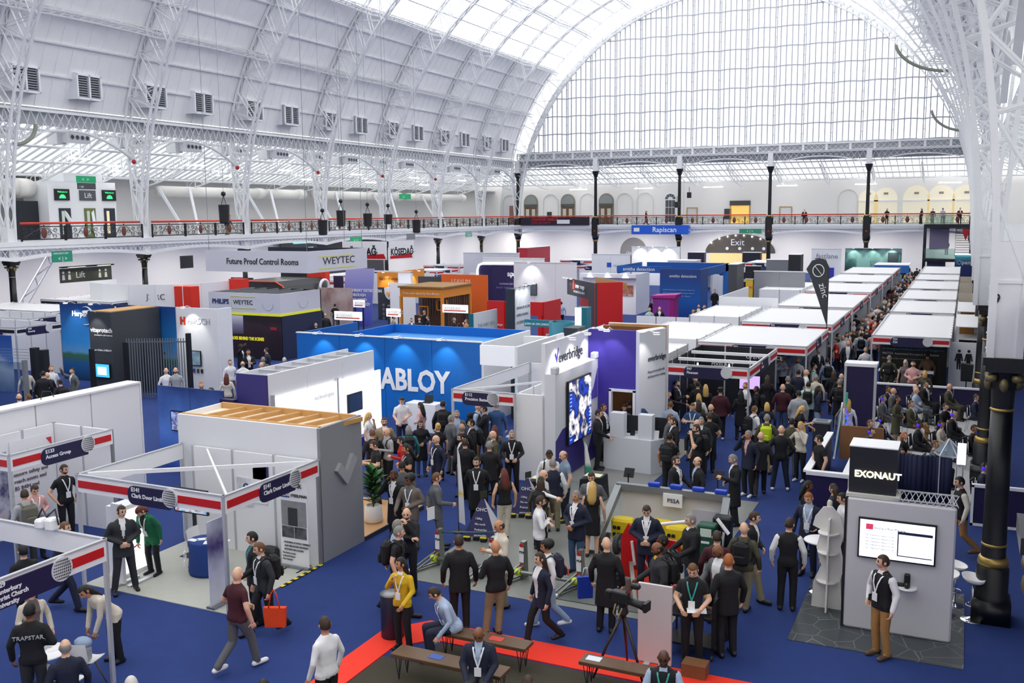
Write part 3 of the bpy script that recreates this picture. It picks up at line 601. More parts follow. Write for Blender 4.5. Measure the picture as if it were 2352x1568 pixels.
def fascia(p, side, a, b, c, zt, name=None, at_=.45, code=None, big=False, hh=.34, stripe=REDF, rows=None, blank=False, pl=1.45):
    """header board with red stripe, navy name plate and pale globe disc; faces -Y (S) or +X (E)"""
    S = side in 'SN'; o = -.03 if side == 'S' else .03
    def bx(mb, u0, u1, d0, d1, z0, z1):
        lo, hi = c+o+(d0*(-1 if side == 'S' else 1)), c+o+(d1*(-1 if side == 'S' else 1))
        mb.box(u0,u1,min(lo,hi),max(lo,hi),z0,z1) if S else mb.box(min(lo,hi),max(lo,hi),u0,u1,z0,z1); return mb
    hd = part('header', bx(MB(),a,b,-.04,0.,zt-hh,zt), PW, p)
    part('top_rail', bx(MB(),a-.02,b+.02,-.05,.012,zt,zt+.03).box(0,0,0,0,0,0) if False else bx(MB(),a-.02,b+.02,-.05,.012,zt-.001,zt+.03), ALU, hd)
    if blank: return hd
    L = b-a; w = min(pl, L*.5); u0 = a+L*at_-w/2; g = hh*.62
    s0, s1 = zt-hh*.28, zt-hh*.72
    for (q0,q1) in ((a+.05,u0-.0),(u0+w+g*.45,b-.05)):
        if q1-q0 > .1: part('stripe', bx(MB(),q0,q1,0.,.01,s1,s0), stripe, hd)
    pts = []; z0, z1 = zt-hh*1.22, zt-hh*.1; r = (z1-z0)*.38
    for cx_,cz_,a0 in ((u0+w-.02,z1-.02,0),(u0+r,z1-r,90),(u0+r,z0+r,180),(u0+w-.02,z0+.02,270)):
        rr = r if a0 in (90,180) else .02
        pts += [(cx_+rr*math.cos(R(a0+q)), cz_+rr*math.sin(R(a0+q))) for q in range(0,91,30)]
    u, d = ((1,0,0),(0,-.03,0)) if S else ((0,1,0),(.03,0,0)); org = (0,c+o,0) if S else (c+o,0,0)
    part('name_plate', MB().prism(pts,d,o=org,u=u), mat('1d1a45',.5), hd)
    gx, gz = u0+w, zt-hh*.5; gr = (z1-z0)*.5
    part('globe_disc', MB().prism([(gx+gr*math.cos(R(q)),gz+gr*math.sin(R(q))) for q in range(0,360,18)],tuple(1.3*v for v in d),o=org,u=u), GLOBE, hd)
    if big:
        ln = MB()
        for k in range(7):
            zz = gz+gr*(-.72+.24*k); hw = math.sqrt(max(0,gr*gr-(zz-gz)**2))*.86
            for q in range(9):
                uu = gx-hw+2*hw*(q+.2)/9; ln.prism([(uu,zz-.008-.02*(q/9)),(uu+hw*.13,zz-.008-.02*(q/9)),(uu+hw*.13,zz+.008),(uu,zz+.008)],tuple(1.5*v for v in d),o=org,u=u)
        part('globe_dots', ln, mat('55565c'), hd, kind='stuff')
    if name:
        rows = rows or [code, name]; sz = hh*(.34 if len(rows) < 3 else .28)
        for k, s in enumerate(rows):
            if not s: continue
            z = zt-hh*(.42 if len(rows)<3 else .26)-k*sz*1.05
            if S: text(hd, s, u0+.1, c+o-.032, z, sz, PW, 'S', bold=.003)
            else: text(hd, s, c+o+.032, u0+.1, z, sz, PW, 'E', bold=.003)
    return hd
def shell(label, x0, x1, y0, y1, h=2.5, walls='NW', heads='SE', names=None, roof=False, wm=PW, group='shell scheme stands', big=False, at_=.45, stripe=REDF, mod=1.0, fl=None, pl=1.45, inset=.0):
    t = stand(label, (x0+x1)/2, (y0+y1)/2, group=group); cs = {'S':(x0,x1,y0),'N':(x0,x1,y1),'E':(y0,y1,x1),'W':(y0,y1,x0)}
    for s in walls: pwall(t, s, *cs[s], h, wm, mod=mod)
    for s in 'SENW':
        if s in heads:
            a,b,c = cs[s]; nm = (names or {}).get(s)
            fascia(t, s, a, b, c, h, name=nm[1] if nm else None, code=nm[0] if nm else None, big=big, at_=at_, stripe=stripe, rows=nm if nm and len(nm) > 2 else None, blank=(s in 'NW') or (names is None), pl=pl)
    for x,y in ((x0,y0),(x1,y0),(x1,y1),(x0,y1)): post_at(t, x, y, h+.03, 'corner_post')
    if roof: part('muslin_ceiling', MB().box(x0+.03,x1-.03,y0+.03,y1-.03,h-.05,h-.03), mat('e9eaec',.8), t)
    if fl: part('carpet', MB().box(x0,x1,y0,y1,0,.015), fl, t)
    return t
def spot_lamp(label, p, q, power=90, ang=75, arm=True, col=(1,.97,.92), group='stand spotlights', vis=True):
    """arm lamp: clamped at p on a wall top, head at q, beam back on the wall below p"""
    t = thing('arm_spotlight', label, 'spotlight', p, group=group); d = Vector(q)-Vector(p)
    part('arm', MB().tube([(0,0,0),d*.5+Vector((0,0,.08)),d],.014,6), PW, t, local=True)
    part('head', MB().rbox(d.x-.1,d.x+.1,d.y-.07,d.y+.07,d.z-.03,d.z+.03,.02), PW, t, local=True); part('lens', MB().box(d.x-.08,d.x+.08,d.y-.05,d.y+.05,d.z-.036,d.z-.03), EMW, t, local=True)
    if power:
        l = bpy.data.lights.new('beam','SPOT'); l.energy = power; l.spot_size = R(ang); l.spot_blend = .6; l.color = col; l.shadow_soft_size = .06
        o = link('beam', l, t); o.location = d+Vector((0,0,-.05)); tgt = Vector((-d.x*.9,-d.y*.9,-.95)) ; o.rotation_euler = tgt.to_track_quat('-Z','Y').to_euler()
    return t
def tv(p, side, a0, a1, c, z0, z1, m, th=.06, name='screen'):
    if side == 'S': b = part(name+'_case', MB().box(a0-.03,a1+.03,c-th,c,z0-.03,z1+.03), BLK2, p); part(name+'_display', MB().box(a0,a1,c-th-.005,c-th,z0,z1), m, b)
    else: b = part(name+'_case', MB().box(c,c+th,a0-.03,a1+.03,z0-.03,z1+.03), BLK2, p); part(name+'_display', MB().box(c+th,c+th+.005,a0,a1,z0,z1), m, b)
    return b
def printm(cols, scale=2.5, emit=0.):
    """soft patchwork of colours standing for a photograph printed on a panel"""
    m = bpy.data.materials.new('photo_print'); m.use_nodes = True; nt = m.node_tree; b = nt.nodes['Principled BSDF']; b.inputs['Roughness'].default_value = .5
    tc = nt.nodes.new('ShaderNodeTexCoord'); n = nt.nodes.new('ShaderNodeTexNoise'); n.inputs['Scale'].default_value = scale; n.inputs['Detail'].default_value = 3; r = nt.nodes.new('ShaderNodeValToRGB'); e = r.color_ramp.elements
    while len(e) < len(cols): e.new(.5)
    for k,c in enumerate(cols): e[k].position = .3+.4*k/max(1,len(cols)-1); e[k].color = (*lin(c),1)
    nt.links.new(tc.outputs['Object'], n.inputs['Vector']); nt.links.new(n.outputs['Fac'], r.inputs[0]); nt.links.new(r.outputs[0], b.inputs['Base Color'])
    if emit: nt.links.new(r.outputs[0], b.inputs['Emission Color']); b.inputs['Emission Strength'].default_value = emit
    return m
# ---------------------------------------------------------------- floor coverings
def rug(name, label, x0, x1, y0, y1, m, h=.012): return single(name, MB().box(x0,x1,y0,y1,.0,h), m, label, 'carpet', (x0,y0,0))
rug('grey_carpet','pale grey carpet under the demonstration barriers',-10.3,-4.6,16.65,25.0,mat('7f837e',.45,noise=.12,scale=1.2))
rug('grey_carpet','grey carpet before the tall purple and white stand',-11.,-7.7,25.0,31.2,mat('8b8d8b',.6,noise=.06,scale=2))
ol = single('olive_carpet', MB().box(-8.1,-.5,8,14.25,0,.012).box(-8.78,-8.1,8,13.4,0,.012), mat('3e3a2e',.95,noise=.12,scale=30), 'dark olive carpet of the seating area with benches', 'carpet', (-8.8,8,0))
rs = MB().prism([(-9.35,8),(-8.8,8),(-8.8,13.75),(-8.3,14.3),(-.3,14.3),(-.3,15.0),(-8.75,15.0),(-9.35,14.3)],(0,0,.02),u=(1,0,0),v=(0,1,0)); single('red_carpet_strip', rs, mat('f2331c',.8), 'bright red carpet strip bordering the olive seating area', 'carpet', (-9.3,8,0))
tp = thing('hazard_tape','yellow and black hazard tape along the edge of the grey carpet','tape',(-12.4,15.2,.015))
for i in range(13):
    y = 15.2+i*.107; part('yellow_stripe' if i%2==0 else 'black_stripe', MB().box(-12.43,-12.35,y,y+.105,.016,.022), mat('e9d21d',.6) if i%2==0 else BLK2, tp)
# ---------------------------------------------------------------- near shell stands
E1 = shell('open white shell stand with two red headers and grey carpet nearest the aisle',-16.25,-12.42,13.68,16.6,2.33,'','SEW',{'S':('E141','Clark Door Limited'),'E':('E141','Clark Door Limited')},big=True,fl=CARP,at_=.52,pl=1.1)
pwall(E1,'N',-15.9,-12.42,16.6,2.33); part('cross_rail', MB().bar((-16.2,13.9,2.3),(-12.5,16.5,2.3),.05,.08).bar((-15.4,16.5,2.3),(-12.45,13.8,2.3),.04,.06), PW, E1)
for x,z0,z1,m in ((-14.62,1.1,1.75,printm(['f2f2f4','c9ccd2'],6)),(-14.2,1.2,2.05,mat('f4f4f6')),(-14.15,1.75,2.1,mat('2b2a63'))):
    part('poster', MB().box(x,x+.42,16.55,16.57,z0,z1), m, E1)
text(E1,'e',-14.45,16.54,1.45,.4,mat('2c4a7c'),'S',name='poster_emblem'); text(E1,'e',-14.02,16.54,1.4,.42,mat('2c4a7c'),'S',name='poster_emblem')
t = thing('television_stand','flat television showing a warehouse on a black pole stand','television',(-15.3,15.9,0)); tv(t,'S',-15.75,-14.85,15.86,1.05,1.55,printm(['25324a','6d8ab0','b9c7d6','8a4a3a'],5,.5)); part('pole', MB().bar((-15.3,15.9,0),(-15.3,15.9,1.1),.06), BLK2, t); part('base', MB().box(-15.6,-15.0,15.7,16.1,0,.03), BLK2, t)
t = thing('roll_up_banner','tall white roll up banner with brick wall and door pictures','banner',(-12.78,16.2,0)); part('sheet', MB().box(-13.15,-12.42,16.19,16.205,.06,2.05), mat('f2f3f5'), t); part('base', MB().box(-13.17,-12.4,16.12,16.28,0,.07), STEEL, t); part('foot', MB().box(-13.0,-12.95,15.95,16.45,0,.02).box(-12.6,-12.55,15.95,16.45,0,.02), BLK2, t)
bk = part('brick_picture', MB().box(-13.1,-12.45,16.18,16.19,.95,1.5), mat('8d8f92',.6,noise=.3,scale=9), t); part('door_picture', MB().box(-12.92,-12.68,16.17,16.18,.96,1.35), DGREY, bk)
for x in (-13.1,-12.77): part('photo', MB().box(x,x+.31,16.18,16.19,.68,.93), printm(['2b2d31','6a6d70'],8), t)
text(t,'CLARK',-12.95,16.175,1.8,.13,BLK2,'S'); text(t,'CLARK',-13.08,16.172,1.6,.09,PW,'S'); part('blue_tag', MB().box(-13.1,-12.88,16.18,16.19,1.57,1.7), mat('22428f'), t); text(t,'STEELMAN',-12.84,16.175,1.6,.09,BLK2,'S')
for k,s in enumerate(('HUNTING ACTIVELY DEFENDS','AND FIRE RATED PROPERTY','SYSTEMS FOR LUXURY')): text(t,s,-13.05,16.175,.56-k*.08,.05,mat('55575b'),'S')
for k,s in enumerate(('The Nation Leader','in Special Purpose','Door Systems')): text(t,s,-13.1,16.175,.32-k*.07,.045,mat('55575b'),'S')
t = thing('display_table','round table under a royal blue cloth with leaflets at the white shell stand','table',(-14.35,15.2,0)); part('tablecloth', MB().lathe([(.36,.02),(.38,.1),(.345,.5),(.36,.72),(.34,.75)],(0,0,0),24,1.05,.95), mat('1d3f86',.8,noise=.15,scale=9), t, True, local=True); text(t,'CLARK',-.37,-.2,.5,.16,PW,-.9,local=True); text(t,'DOOR',-.37,-.2,.33,.16,PW,-.9,local=True)
for k in range(6): single('leaflet', MB().box(-.1,.1,-.07,.07,0,.006), PW, f'white leaflet on the blue cloth table, {ordn[k]} of the spread', 'leaflet', (0,0,0), 'leaflets on the blue table'); o = COL.objects[-1]; o.location = (-14.55+.13*k,15.15+.12*(k%3)-.1,.752); o.rotation_euler = (0,0,k*.7)
def shell_chair(label, x, y, rz, legs='8a7a4e', grp='white shell chairs'):
    t = thing('shell_chair', label, 'chair', (x,y,0), rz, grp); s = MB(); n = 9
    prof = [(-.22,.46),(-.1,.44),(.1,.43),(.19,.46),(.23,.55),(.25,.7),(.27,.84)]; vs_ = []
    for (yy,zz) in prof:
        for i in range(n): u = -1+2*i/(n-1); vs_.append((u*.23*(1-.1*max(0,(zz-.6))), yy-.05*u*u*(1 if zz>.5 else 0), zz+.05*u*u*(1 if zz<.5 else 0)))
    m2 = [(x_,y_+.015,z_-.015) for x_,y_,z_ in vs_]; F = [(r*n+i,r*n+i+1,(r+1)*n+i+1,(r+1)*n+i) for r in range(len(prof)-1) for i in range(n-1)]; s.add(vs_,F); s.add(m2,[f[::-1] for f in F])
    part('seat_shell', s, mat('f1f2f4',.35), t, True, local=True)
    for sx in (-1,1):
        for sy in (-1,1): part('leg', MB().tube([(sx*.1,sy*.1,.43),(sx*.22,sy*.22,0)],[.016,.011],6), mat(legs,.4), t, True, local=True)
    return t
shell_chair('white shell chair on brass legs beside the blue cloth table',-14.75,15.5,PI*.55)
for i,(x,y,s) in enumerate(((-13.55,16.3,.2),(-13.85,16.25,.17))): single('black_bag', MB().rbox(-s,s,-.14,.14,0,.32,.06), BLK2, ['larger black bag on the floor beside the roll up banner','smaller black bag on the floor near the blue table'][i], 'bag', (0,0,0)); COL.objects[-1].location = (x,y,.015)
single('hi_vis_vest', MB().rbox(-.13,.13,-.07,.07,0,.07,.03), mat('c8e21a',.7), 'crumpled yellow hi vis vest on the floor', 'vest', (0,0,0)); COL.objects[-1].location = (-13.5,16.02,.015)
t = thing('leaflet_banner','narrow white and purple roll up banner at the corner post','banner',(-12.9,13.95,0)); part('sheet', MB().box(-12.92,-12.9,13.72,14.2,.05,1.75), ramp_mat([(0,'e9eaf2'),(.4,'cfd0e6'),(.7,'4a3f7c'),(1,'d9dcec')],2,0,1.8,noise=.3), t); part('base', MB().box(-13.0,-12.8,13.7,14.22,0,.06), STEEL, t)
t = thing('light_box','white back lit display plinth with a red logo inside the shell stand','display',(-15.85,14.6,0)); part('plinth', MB().box(-16.1,-15.7,14.2,14.9,0,1.55), PW, t); part('lit_face', MB().box(-15.7,-15.69,14.25,14.85,.1,1.45), mat('ffffff',.5,emit=.9), t); text(t,'O',-15.68,14.4,.6,.3,mat('d7203a'),'E')
t = thing('display_easel','white display frame on castored feet beside the suited man','display',(-15.5,14.0,0)); part('post', MB().box(-15.62,-15.38,13.9,13.98,.06,1.75), PW, t); part('foot', MB().box(-15.55,-15.45,13.6,14.4,0,.06).box(-15.3,-15.2,13.9,14.6,0,.05), ALU, t)
# stand with the two line university header
E2 = shell('white shell stand with long navy name plate and round table, cut by the frame corner',-15.2,-12.3,7.6,10.78,2.42,'S','EN',{'E':('E129','Canterbury','Christ Church','University')},big=True,at_=.53,pl=1.25); part('cross_rail', MB().bar((-15.1,10.7,2.38),(-12.35,8.4,2.38),.05,.07), PW, E2)
pwall(E2,'W',7.6,9.6,-15.2,2.42); part('blue_poster', MB().box(-15.17,-15.15,9.0,9.6,1.0,2.0), mat('1d3d80'), E2); text(E2,'Caught',-15.14,9.05,1.6,.14,PW,'E'); text(E2,'Applied',-15.14,9.05,1.4,.14,PW,'E')
sw = thing('wall_lamp_cluster','white clamp lamps and cables on top of the corner shell stand','lamp',(-13.6,10.75,2.45))
part('clamp', MB().rbox(-.16,.0,-.1,.1,.0,.16,.03).rbox(.08,.25,-.1,.1,.0,.2,.03), PW, sw, local=True); part('cable', MB().tube([(-.2,0,.1),(-.1,.05,.32),(.05,0,.2),(.2,.05,.34),(.32,0,.1)],.015,6), BLK2, sw, True, local=True)
# stand beyond the side aisle
E3 = shell('white shell stand with a red header seen side on beyond the narrow aisle',-20.3,-18.35,13.75,16.5,2.5,'NW','SE',{'E':('E133','Access Group')},big=True,at_=.5,pl=1.25)
part('graphic', MB().box(-20.26,-20.25,14.0,15.1,.4,2.1), printm(['f1f1f4','3a2f6e','c9ccd8','ef8a6a'],1.6), E3); part('graphic', MB().box(-20.26,-20.25,15.2,16.4,.3,2.3), PW, E3)
for k,s in enumerate(('protecting your','workforce through','innovative devices,','ensure safety and','reach assets and','BS 8484 and')): text(E3,s,-20.24,15.25,1.95-k*.17,.135,mat('6b5a6a'),'E')
part('corner_mark', MB().prism([(0,0),(.15,0),(.15,-.2)],(.01,0,0),o=(-20.245,16.2,2.2),u=(0,1,0)), mat('d7363f'), E3)
for y,z in ((14.1,1.5),(14.3,.9)): part('device', MB().rbox(-20.25,-20.15,y,y+.2,z,z+.3,.03), mat('9a9da2'), E3)
# long white wall and neighbours
t = stand('long tall white partition wall with cables along its top',-20.5,15); pwall(t,'E',9.5,19.5,-20.55,3.0,mod=1.65,th=.1,post=False); part('top_cap', MB().box(-20.95,-20.45,9.5,19.5,3.0,3.05), PW, t); part('back', MB().box(-20.95,-20.9,9.5,19.5,0,3.), PW, t); part('end', MB().box(-20.95,-20.5,19.5,19.55,0,3.), PW, t)
part('cable', MB().tube([(-20.7,16.5,3.06),(-20.75,16.6,3.25),(-20.7,16.8,3.22),(-20.72,16.9,3.06)],.012,6), BLK2, t)
t = stand('blue graphic stand with a television behind the long white wall',-20,21); pwall(t,'S',-22.0,-19.4,21.6,2.5,ramp_mat([(0,'2d4fa0'),(.5,'5d8be0'),(1,'28407e')],2,0,2.5,noise=.5,scale=1.2),post=False,mod=1.3); tv(t,'S',-21.4,-20.5,21.57,1.2,1.75,printm(['cfd6e6','3d3a66','8fa6d6'],4,.6)); wl(t,-19.4,-18.9,21.4,21.6,0,2.3,NAVY,'sign_panel'); text(t,'D120',-19.33,21.38,1.8,.2,PW,'S')
wl(t,-19.0,-18.3,20.6,21.2,0,1.05,PW,'counter')
# stand with the timber ceiling frame
t = stand('tall white and grey box stand with a bare timber ceiling frame',-14.4,17.5); wl(t,-16.45,-12.5,16.72,16.8,0,3.0,mat('e9ebf0',.6)); wl(t,-12.5,-12.42,16.72,18.3,0,3.0,mat('8f9094',.6,noise=.04,scale=1)); wl(t,-16.45,-12.5,18.22,18.3,0,3.0,PW); wl(t,-16.45,-16.4,16.8,18.22,0,3.0,PW)
part('ceiling_board', MB().box(-16.4,-12.5,16.8,18.22,2.86,2.88), mat('f1e3cc',.7), t); 
for i in range(7): part('joist', MB().bar((-15.9+i*.55,16.8,2.93),(-15.9+i*.55+.25,18.22,2.93),.07,.1), WOOD, t)
part('edge_beam', MB().box(-16.4,-12.5,16.8,16.88,2.88,3.02), WOOD, t); part('edge_beam', MB().box(-16.4,-12.5,18.14,18.22,2.88,3.02), WOOD, t)
part('relief_logo', MB().prism([(17.2-16.8,1.95),(17.36-16.8,2.1),(17.56-16.8,1.86),(17.82-16.8,2.22),(17.98-16.8,2.06),(17.58-16.8,1.55)],(.09,0,0),o=(-12.42,16.8,0),u=(0,1,0)), mat('a3a4a7',.5), t, label='raised grey check mark')
part('timber_floor', MB().box(-16.4,-12.42,18.3,21.0,0,.1), mat('c99b6b',.5,noise=.12,scale=2), t); part('floor_edge', MB().box(-12.42,-12.39,18.3,21.,0,.1), DGREY, t)
t = thing('potted_plant','tall leafy green plant in a tapered white pot on the timber floor','plant',(-12.85,19.35,.1)); part('pot', MB().lathe([(.2,0),(.24,.05),(.2,.4),(.17,.42),(.17,.36),(.02,.35)],n=20), mat('f2f1ee',.4), t, True, local=True)
random.seed(5); LF = MB()
for i in range(5): LF.add([(-.0,0,0),(.09,.16,.03),(.1,.32,.0),(0,.5,-.06),(-.1,.32,.0),(-.09,.16,.03),(0,.25,-.03)],[(0,1,6),(1,2,6),(2,3,6),(3,4,6),(4,5,6),(5,0,6)]); break
LM = [LF.mesh('leaf',mat(c,.35)) for c in ('1f4a22','2c6a2c','173a1c')]
part('stems', MB().tube([(0,0,.35),(.05,.02,.8),(.03,.0,1.25)],.02,6).tube([(.03,-.02,.35),(-.06,-.04,.9)],.018,6), mat('4a5a34'), t, True, local=True)
for i in range(46):
    f = i/46; z = .45+f*.85; a = i*2.4; o = share('leaf', LM[i%3] if f<.8 else LM[1], t, (.04*math.cos(a),.04*math.sin(a),z), (R(20+random.uniform(0,50)*f+8),0,a), (1,)*3); s = .55+.35*math.sin(PI*min(1,f*1.1))+random.uniform(-.1,.1); o.scale = (s,s*.95,s)
# lit white stand with purple end
t = stand('long brightly lit white stand with a purple end wall',-18.5,24.6); wl(t,-19.15,-18.05,21.85,21.92,0,3.0,mat('3c3478',.5),'end_wall'); pwall(t,'E',21.92,27.5,-18.1,3.0,mod=1.67,th=.08,post=False); pwall(t,'W',21.92,27.5,-19.12,3.0,mod=1.67,post=False)
for i in range(7): part('ceiling_bar', MB().box(-19.1,-18.1,22.0+i*.8,22.08+i*.8,2.9,2.98), ALU, t)
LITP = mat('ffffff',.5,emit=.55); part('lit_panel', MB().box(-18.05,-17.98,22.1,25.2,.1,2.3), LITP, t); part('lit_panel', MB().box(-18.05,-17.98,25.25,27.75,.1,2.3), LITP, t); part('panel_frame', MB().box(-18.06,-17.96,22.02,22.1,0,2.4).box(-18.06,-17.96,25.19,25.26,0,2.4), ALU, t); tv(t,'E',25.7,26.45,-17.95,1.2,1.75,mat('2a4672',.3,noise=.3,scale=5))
part('yellow_ring', MB().tube([(-17.97,22.9+.42*math.cos(R(a)),1.35+.42*math.sin(R(a))) for a in range(-40,200,15)],.03,6), mat('e6df8a'), t, True); text(t,'technologies',-17.97,24.0,1.9,.2,mat('d5d7dc'),'E')
part('base_plinth', MB().box(-18.0,-17.7,22.0,27.75,0,.3), mat('2d2f7a'), t)
# tall blue lettered stand
t = stand('tall bright blue stand wall with huge white letters',-19.5,31.5); BLUE = mat('0a6cc4',.5); 
for i in range(4): wl(t,-23.6+i*2.025,-21.59+i*2.025,30.5,30.6,0,3.0,BLUE)
text(t,'ABLOY',-19.75,30.49,1.08,1.12,PW,'S',bold=.035,ext=.01,sx=.83); part('top_edge', MB().box(-23.62,-15.48,30.48,30.62,3.0,3.04), PW, t); wl(t,-15.5,-15.4,30.5,34.6,0,3.0,PW); wl(t,-23.6,-23.5,30.6,34.6,0,3.0,BLUE); wl(t,-21.6,-15.5,34.5,34.6,0,3.0,BLUE); part('inner_wall', MB().box(-21.7,-21.6,31.5,34.5,0,3.), BLUE, t); part('room_ceiling', MB().box(-21.6,-15.5,31.6,34.5,2.6,2.65), mat('3f8fd6'), t)
for i,x in enumerate((-22.3,-20.4,-18.7,-16.9)): spot_lamp(f'white arm spotlight washing the blue lettered wall, {ordn[i]} along', (x,30.5,3.03), (x,29.95,3.12), 42, 80)
t = thing('reception_counter','white counter with laptop before the blue lettered wall','counter',(-16.9,29,0)); part('body', MB().box(-17.6,-16.4,28.7,29.3,0,1.0), PW, t); part('purple_base', MB().box(-16.4,-16.38,28.7,29.3,0,.75), NAVY, t)
t = thing('laptop','open black laptop on the white counter','laptop',(-16.9,29,1.0)); part('base', MB().box(-.17,.17,-.12,.12,0,.02), BLK2, t, local=True); part('lid', MB().prism([(-.17,0),(.17,0),(.17,.23),(-.17,.23)],(0,.015,0),o=(0,.12,.02),v=(0,.25,.97)), BLK2, t, local=True)
# precision batteries stand
E4 = shell('small white shell stand with one red header before the blue wall',-13.35,-11.35,24.4,29.9,2.5,'','SW',{'S':('E112','Precision Batteries')},at_=.42,pl=1.0,big=True); wl(E4,-11.35,-10.55,24.5,24.58,0,2.5,PW); pwall(E4,'E',24.6,29.9,-11.35,2.5); pwall(E4,'N',-13.3,-11.4,29.9,2.5); part('rail', MB().bar((-13.3,24.5,2.45),(-11.4,27,2.45),.04,.06), PW, E4)
part('table', MB().box(-12.6,-11.6,26.4,27.2,.7,.75).box(-12.55,-11.65,26.45,27.15,0,.7), PW, E4)
# tall purple and white stand
t = stand('tall white and purple stand with a big screen wall and doorway',-9.5,28); UV = mat('4134a0',.5); PV = mat('3a3285',.5)
wl(t,-10.62,-10.5,24.6,28.75,0,3.95,PW,'high_wall'); part('lower_wall', MB().box(-10.5,-10.18,24.55,28.0,0,3.1), mat('e6e8ee'), t); part('purple_graphic', MB().prism([(0,0),(3.4,0),(3.4,1.05),(3.0,.95),(2.4,.2),(2.0,1.05),(1.2,1.5),(.5,1.45),(0,1.2)],(.012,0,0),o=(-10.18,24.57,0),u=(0,1,0)), PV, t)
part('purple_graphic', MB().prism([(0,0),(.55,.35),(.9,.9),(.9,0)],(.012,0,0),o=(-10.18,27.05,1.9),u=(0,1,0)), mat('5a4fb5'), t)
tv(t,'E',25.35,27.15,-10.16,.95,2.75,printm(['0d0f2a','f2eef4','131634','1b3fae','0a0b14'],1.6,.7),.08,'video_wall'); 
for k in range(14): part('list_line', MB().box(-10.074,-10.07,25.4,25.55,1.05+k*.11,1.08+k*.11).box(-10.074,-10.07,26.95,27.12,1.05+k*.11,1.09+k*.11), mat('8fa8ff',.5,emit=.8), t)
wl(t,-10.5,-8.95,28.0,28.1,2.16,4.0,UV,'purple_wall'); wl(t,-10.5,-9.8,28.0,28.1,0,2.16,UV,'purple_wall'); part('door_frame', MB().box(-9.8,-9.72,27.95,28.1,0,2.16).box(-9.03,-8.95,27.95,28.1,0,2.16).box(-9.8,-8.95,27.95,28.1,2.1,2.18), PW, t)
part('inner_timber', MB().box(-10.4,-8.7,29.1,29.15,0,4.0), mat('8a5a2c',.5,noise=.3,scale=3), t); wl(t,-8.95,-8.6,27.5,27.56,0,4.0,PW,'white_pier') if False else None
part('white_pier', MB().prism([(-8.95,28.0),(-8.65,27.4),(-8.28,28.9),(-8.5,29.2)],(0,0,4.02),u=(1,0,0),v=(0,1,0)), mat('eceef4'), t)
wl(t,-10.5,-8.5,29.9,30.0,0,4.0,PW); part('timber_lining', MB().box(-10.45,-8.55,29.85,29.9,3.2,3.98), WOOD, t)
text(t,'everbridge',-10.49,25.55,3.28,.45,mat('3c3c46'),'E'); part('check_mark', MB().prism([(0,.25),(.08,.3),(.14,.15),(.26,.42),(.3,.4),(.16,0)],(.01,0,0),o=(-10.5,25.28,3.3),u=(0,1,0)), mat('4a3fb0'), t)
ang = math.atan2(1.5,.37); text(t,'everbridge',-8.52,27.85,3.1,.25,mat('3c3c46'),ang); text(t,'Keep your people safe',-8.52,27.85,2.75,.11,mat('8f93a0'),ang); text(t,'and operations running',-8.52,27.85,2.6,.11,mat('8f93a0'),ang)
part('rounded_photo', MB().prism([(0,0),(.9,0),(.72,.7),(.45,1.2),(.15,1.45),(0,1.48)],(.02,.005,0),o=(-8.6,27.5,.25),u=(.24,.97,0)), printm(['1a2440','4a74a8','0f1630'],3), t)
for i,y in enumerate((25.3,26.5,27.7)): spot_lamp(f'white arm spotlight on the high white purple stand wall, {ordn[i]} along', (-10.5,y,3.98), (-9.95,y,4.05), 30, 80)
spot_lamp('white arm spotlight over the purple stand wall', (-9.7,28.0,4.0), (-9.7,27.45,4.05), 30, 80); spot_lamp('white arm spotlight over the white stand pier', (-8.6,27.5,4.0), (-8.1,27.3,4.05), 25, 80)
for i,y in enumerate((24.7,27.9)): single('wall_speaker', MB().rbox(-.09,.09,-.14,.14,-.1,.1,.03), mat('d9dbe0'), ['white box lamp on the near end of the screen wall','white box lamp on the far end of the screen wall'][i], 'lamp', (0,0,0)); COL.objects[-1].location = (-10.25,y,3.2)
t = thing('reception_desk','white angular desk with two upright screens at the purple stand','desk',(-8.7,26.7,0)); part('front', MB().prism([(-9.5,26.65),(-8.0,26.5),(-7.65,26.95),(-7.8,27.4),(-8.2,27.2),(-9.4,27.3)],(0,0,1.0),u=(1,0,0),v=(0,1,0)), mat('dfe2e9'), t)
for x in (-9.28,-8.42): part('screen_block', MB().box(x,x+.42,26.6,26.9,1.,1.72), mat('dfe2e9'), t); m_ = part('monitor', MB().box(x+.3,x+.85,27.0,27.05,1.15,1.6), BLK2, t); part('monitor_foot', MB().box(x+.5,x+.62,26.98,27.08,1.0,1.15), BLK2, m_)
part('sign_card', MB().prism([(0,0),(.14,0),(.14,.25),(0,.25)],(0,.01,0),o=(-8.0,26.8,1.),v=(0,.3,.95)), PW, t)
# ---------------------------------------------------------------- the F row
def frow(label, code, nm, x0, x1, y0, y1, **k): return shell(label, x0, x1, y0, y1, 2.5, k.pop('walls','NW'), 'SE', {'S':(code,nm),'E':(code,nm)}, roof=k.pop('roof',True), at_=.5, pl=1.5, **k)
t = frow('black lined shell stand with a purple screen and red header','F97','Pinecast',-9.05,-6.2,31.35,36.4,roof=False,wm=mat('1a1c24',.6)); tv(t,'S',-7.5,-6.75,36.3,.95,1.45,mat('a98cf0',.4,emit=1.)); text(t,'OPEN-SOURCE',-7.3,36.28,2.1,.2,PW,'S'); text(t,'PIXELART',-8.6,36.28,1.75,.2,PW,'S'); part('white_beam', MB().box(-9,-6.25,33,33.1,2.4,2.5), PW, t); part('white_beam', MB().box(-9,-6.25,34.8,34.9,2.4,2.5), PW, t); part('blue_panel', MB().box(-9.0,-8.98,31.6,33,.2,2.1), mat('1c2a66'), t)
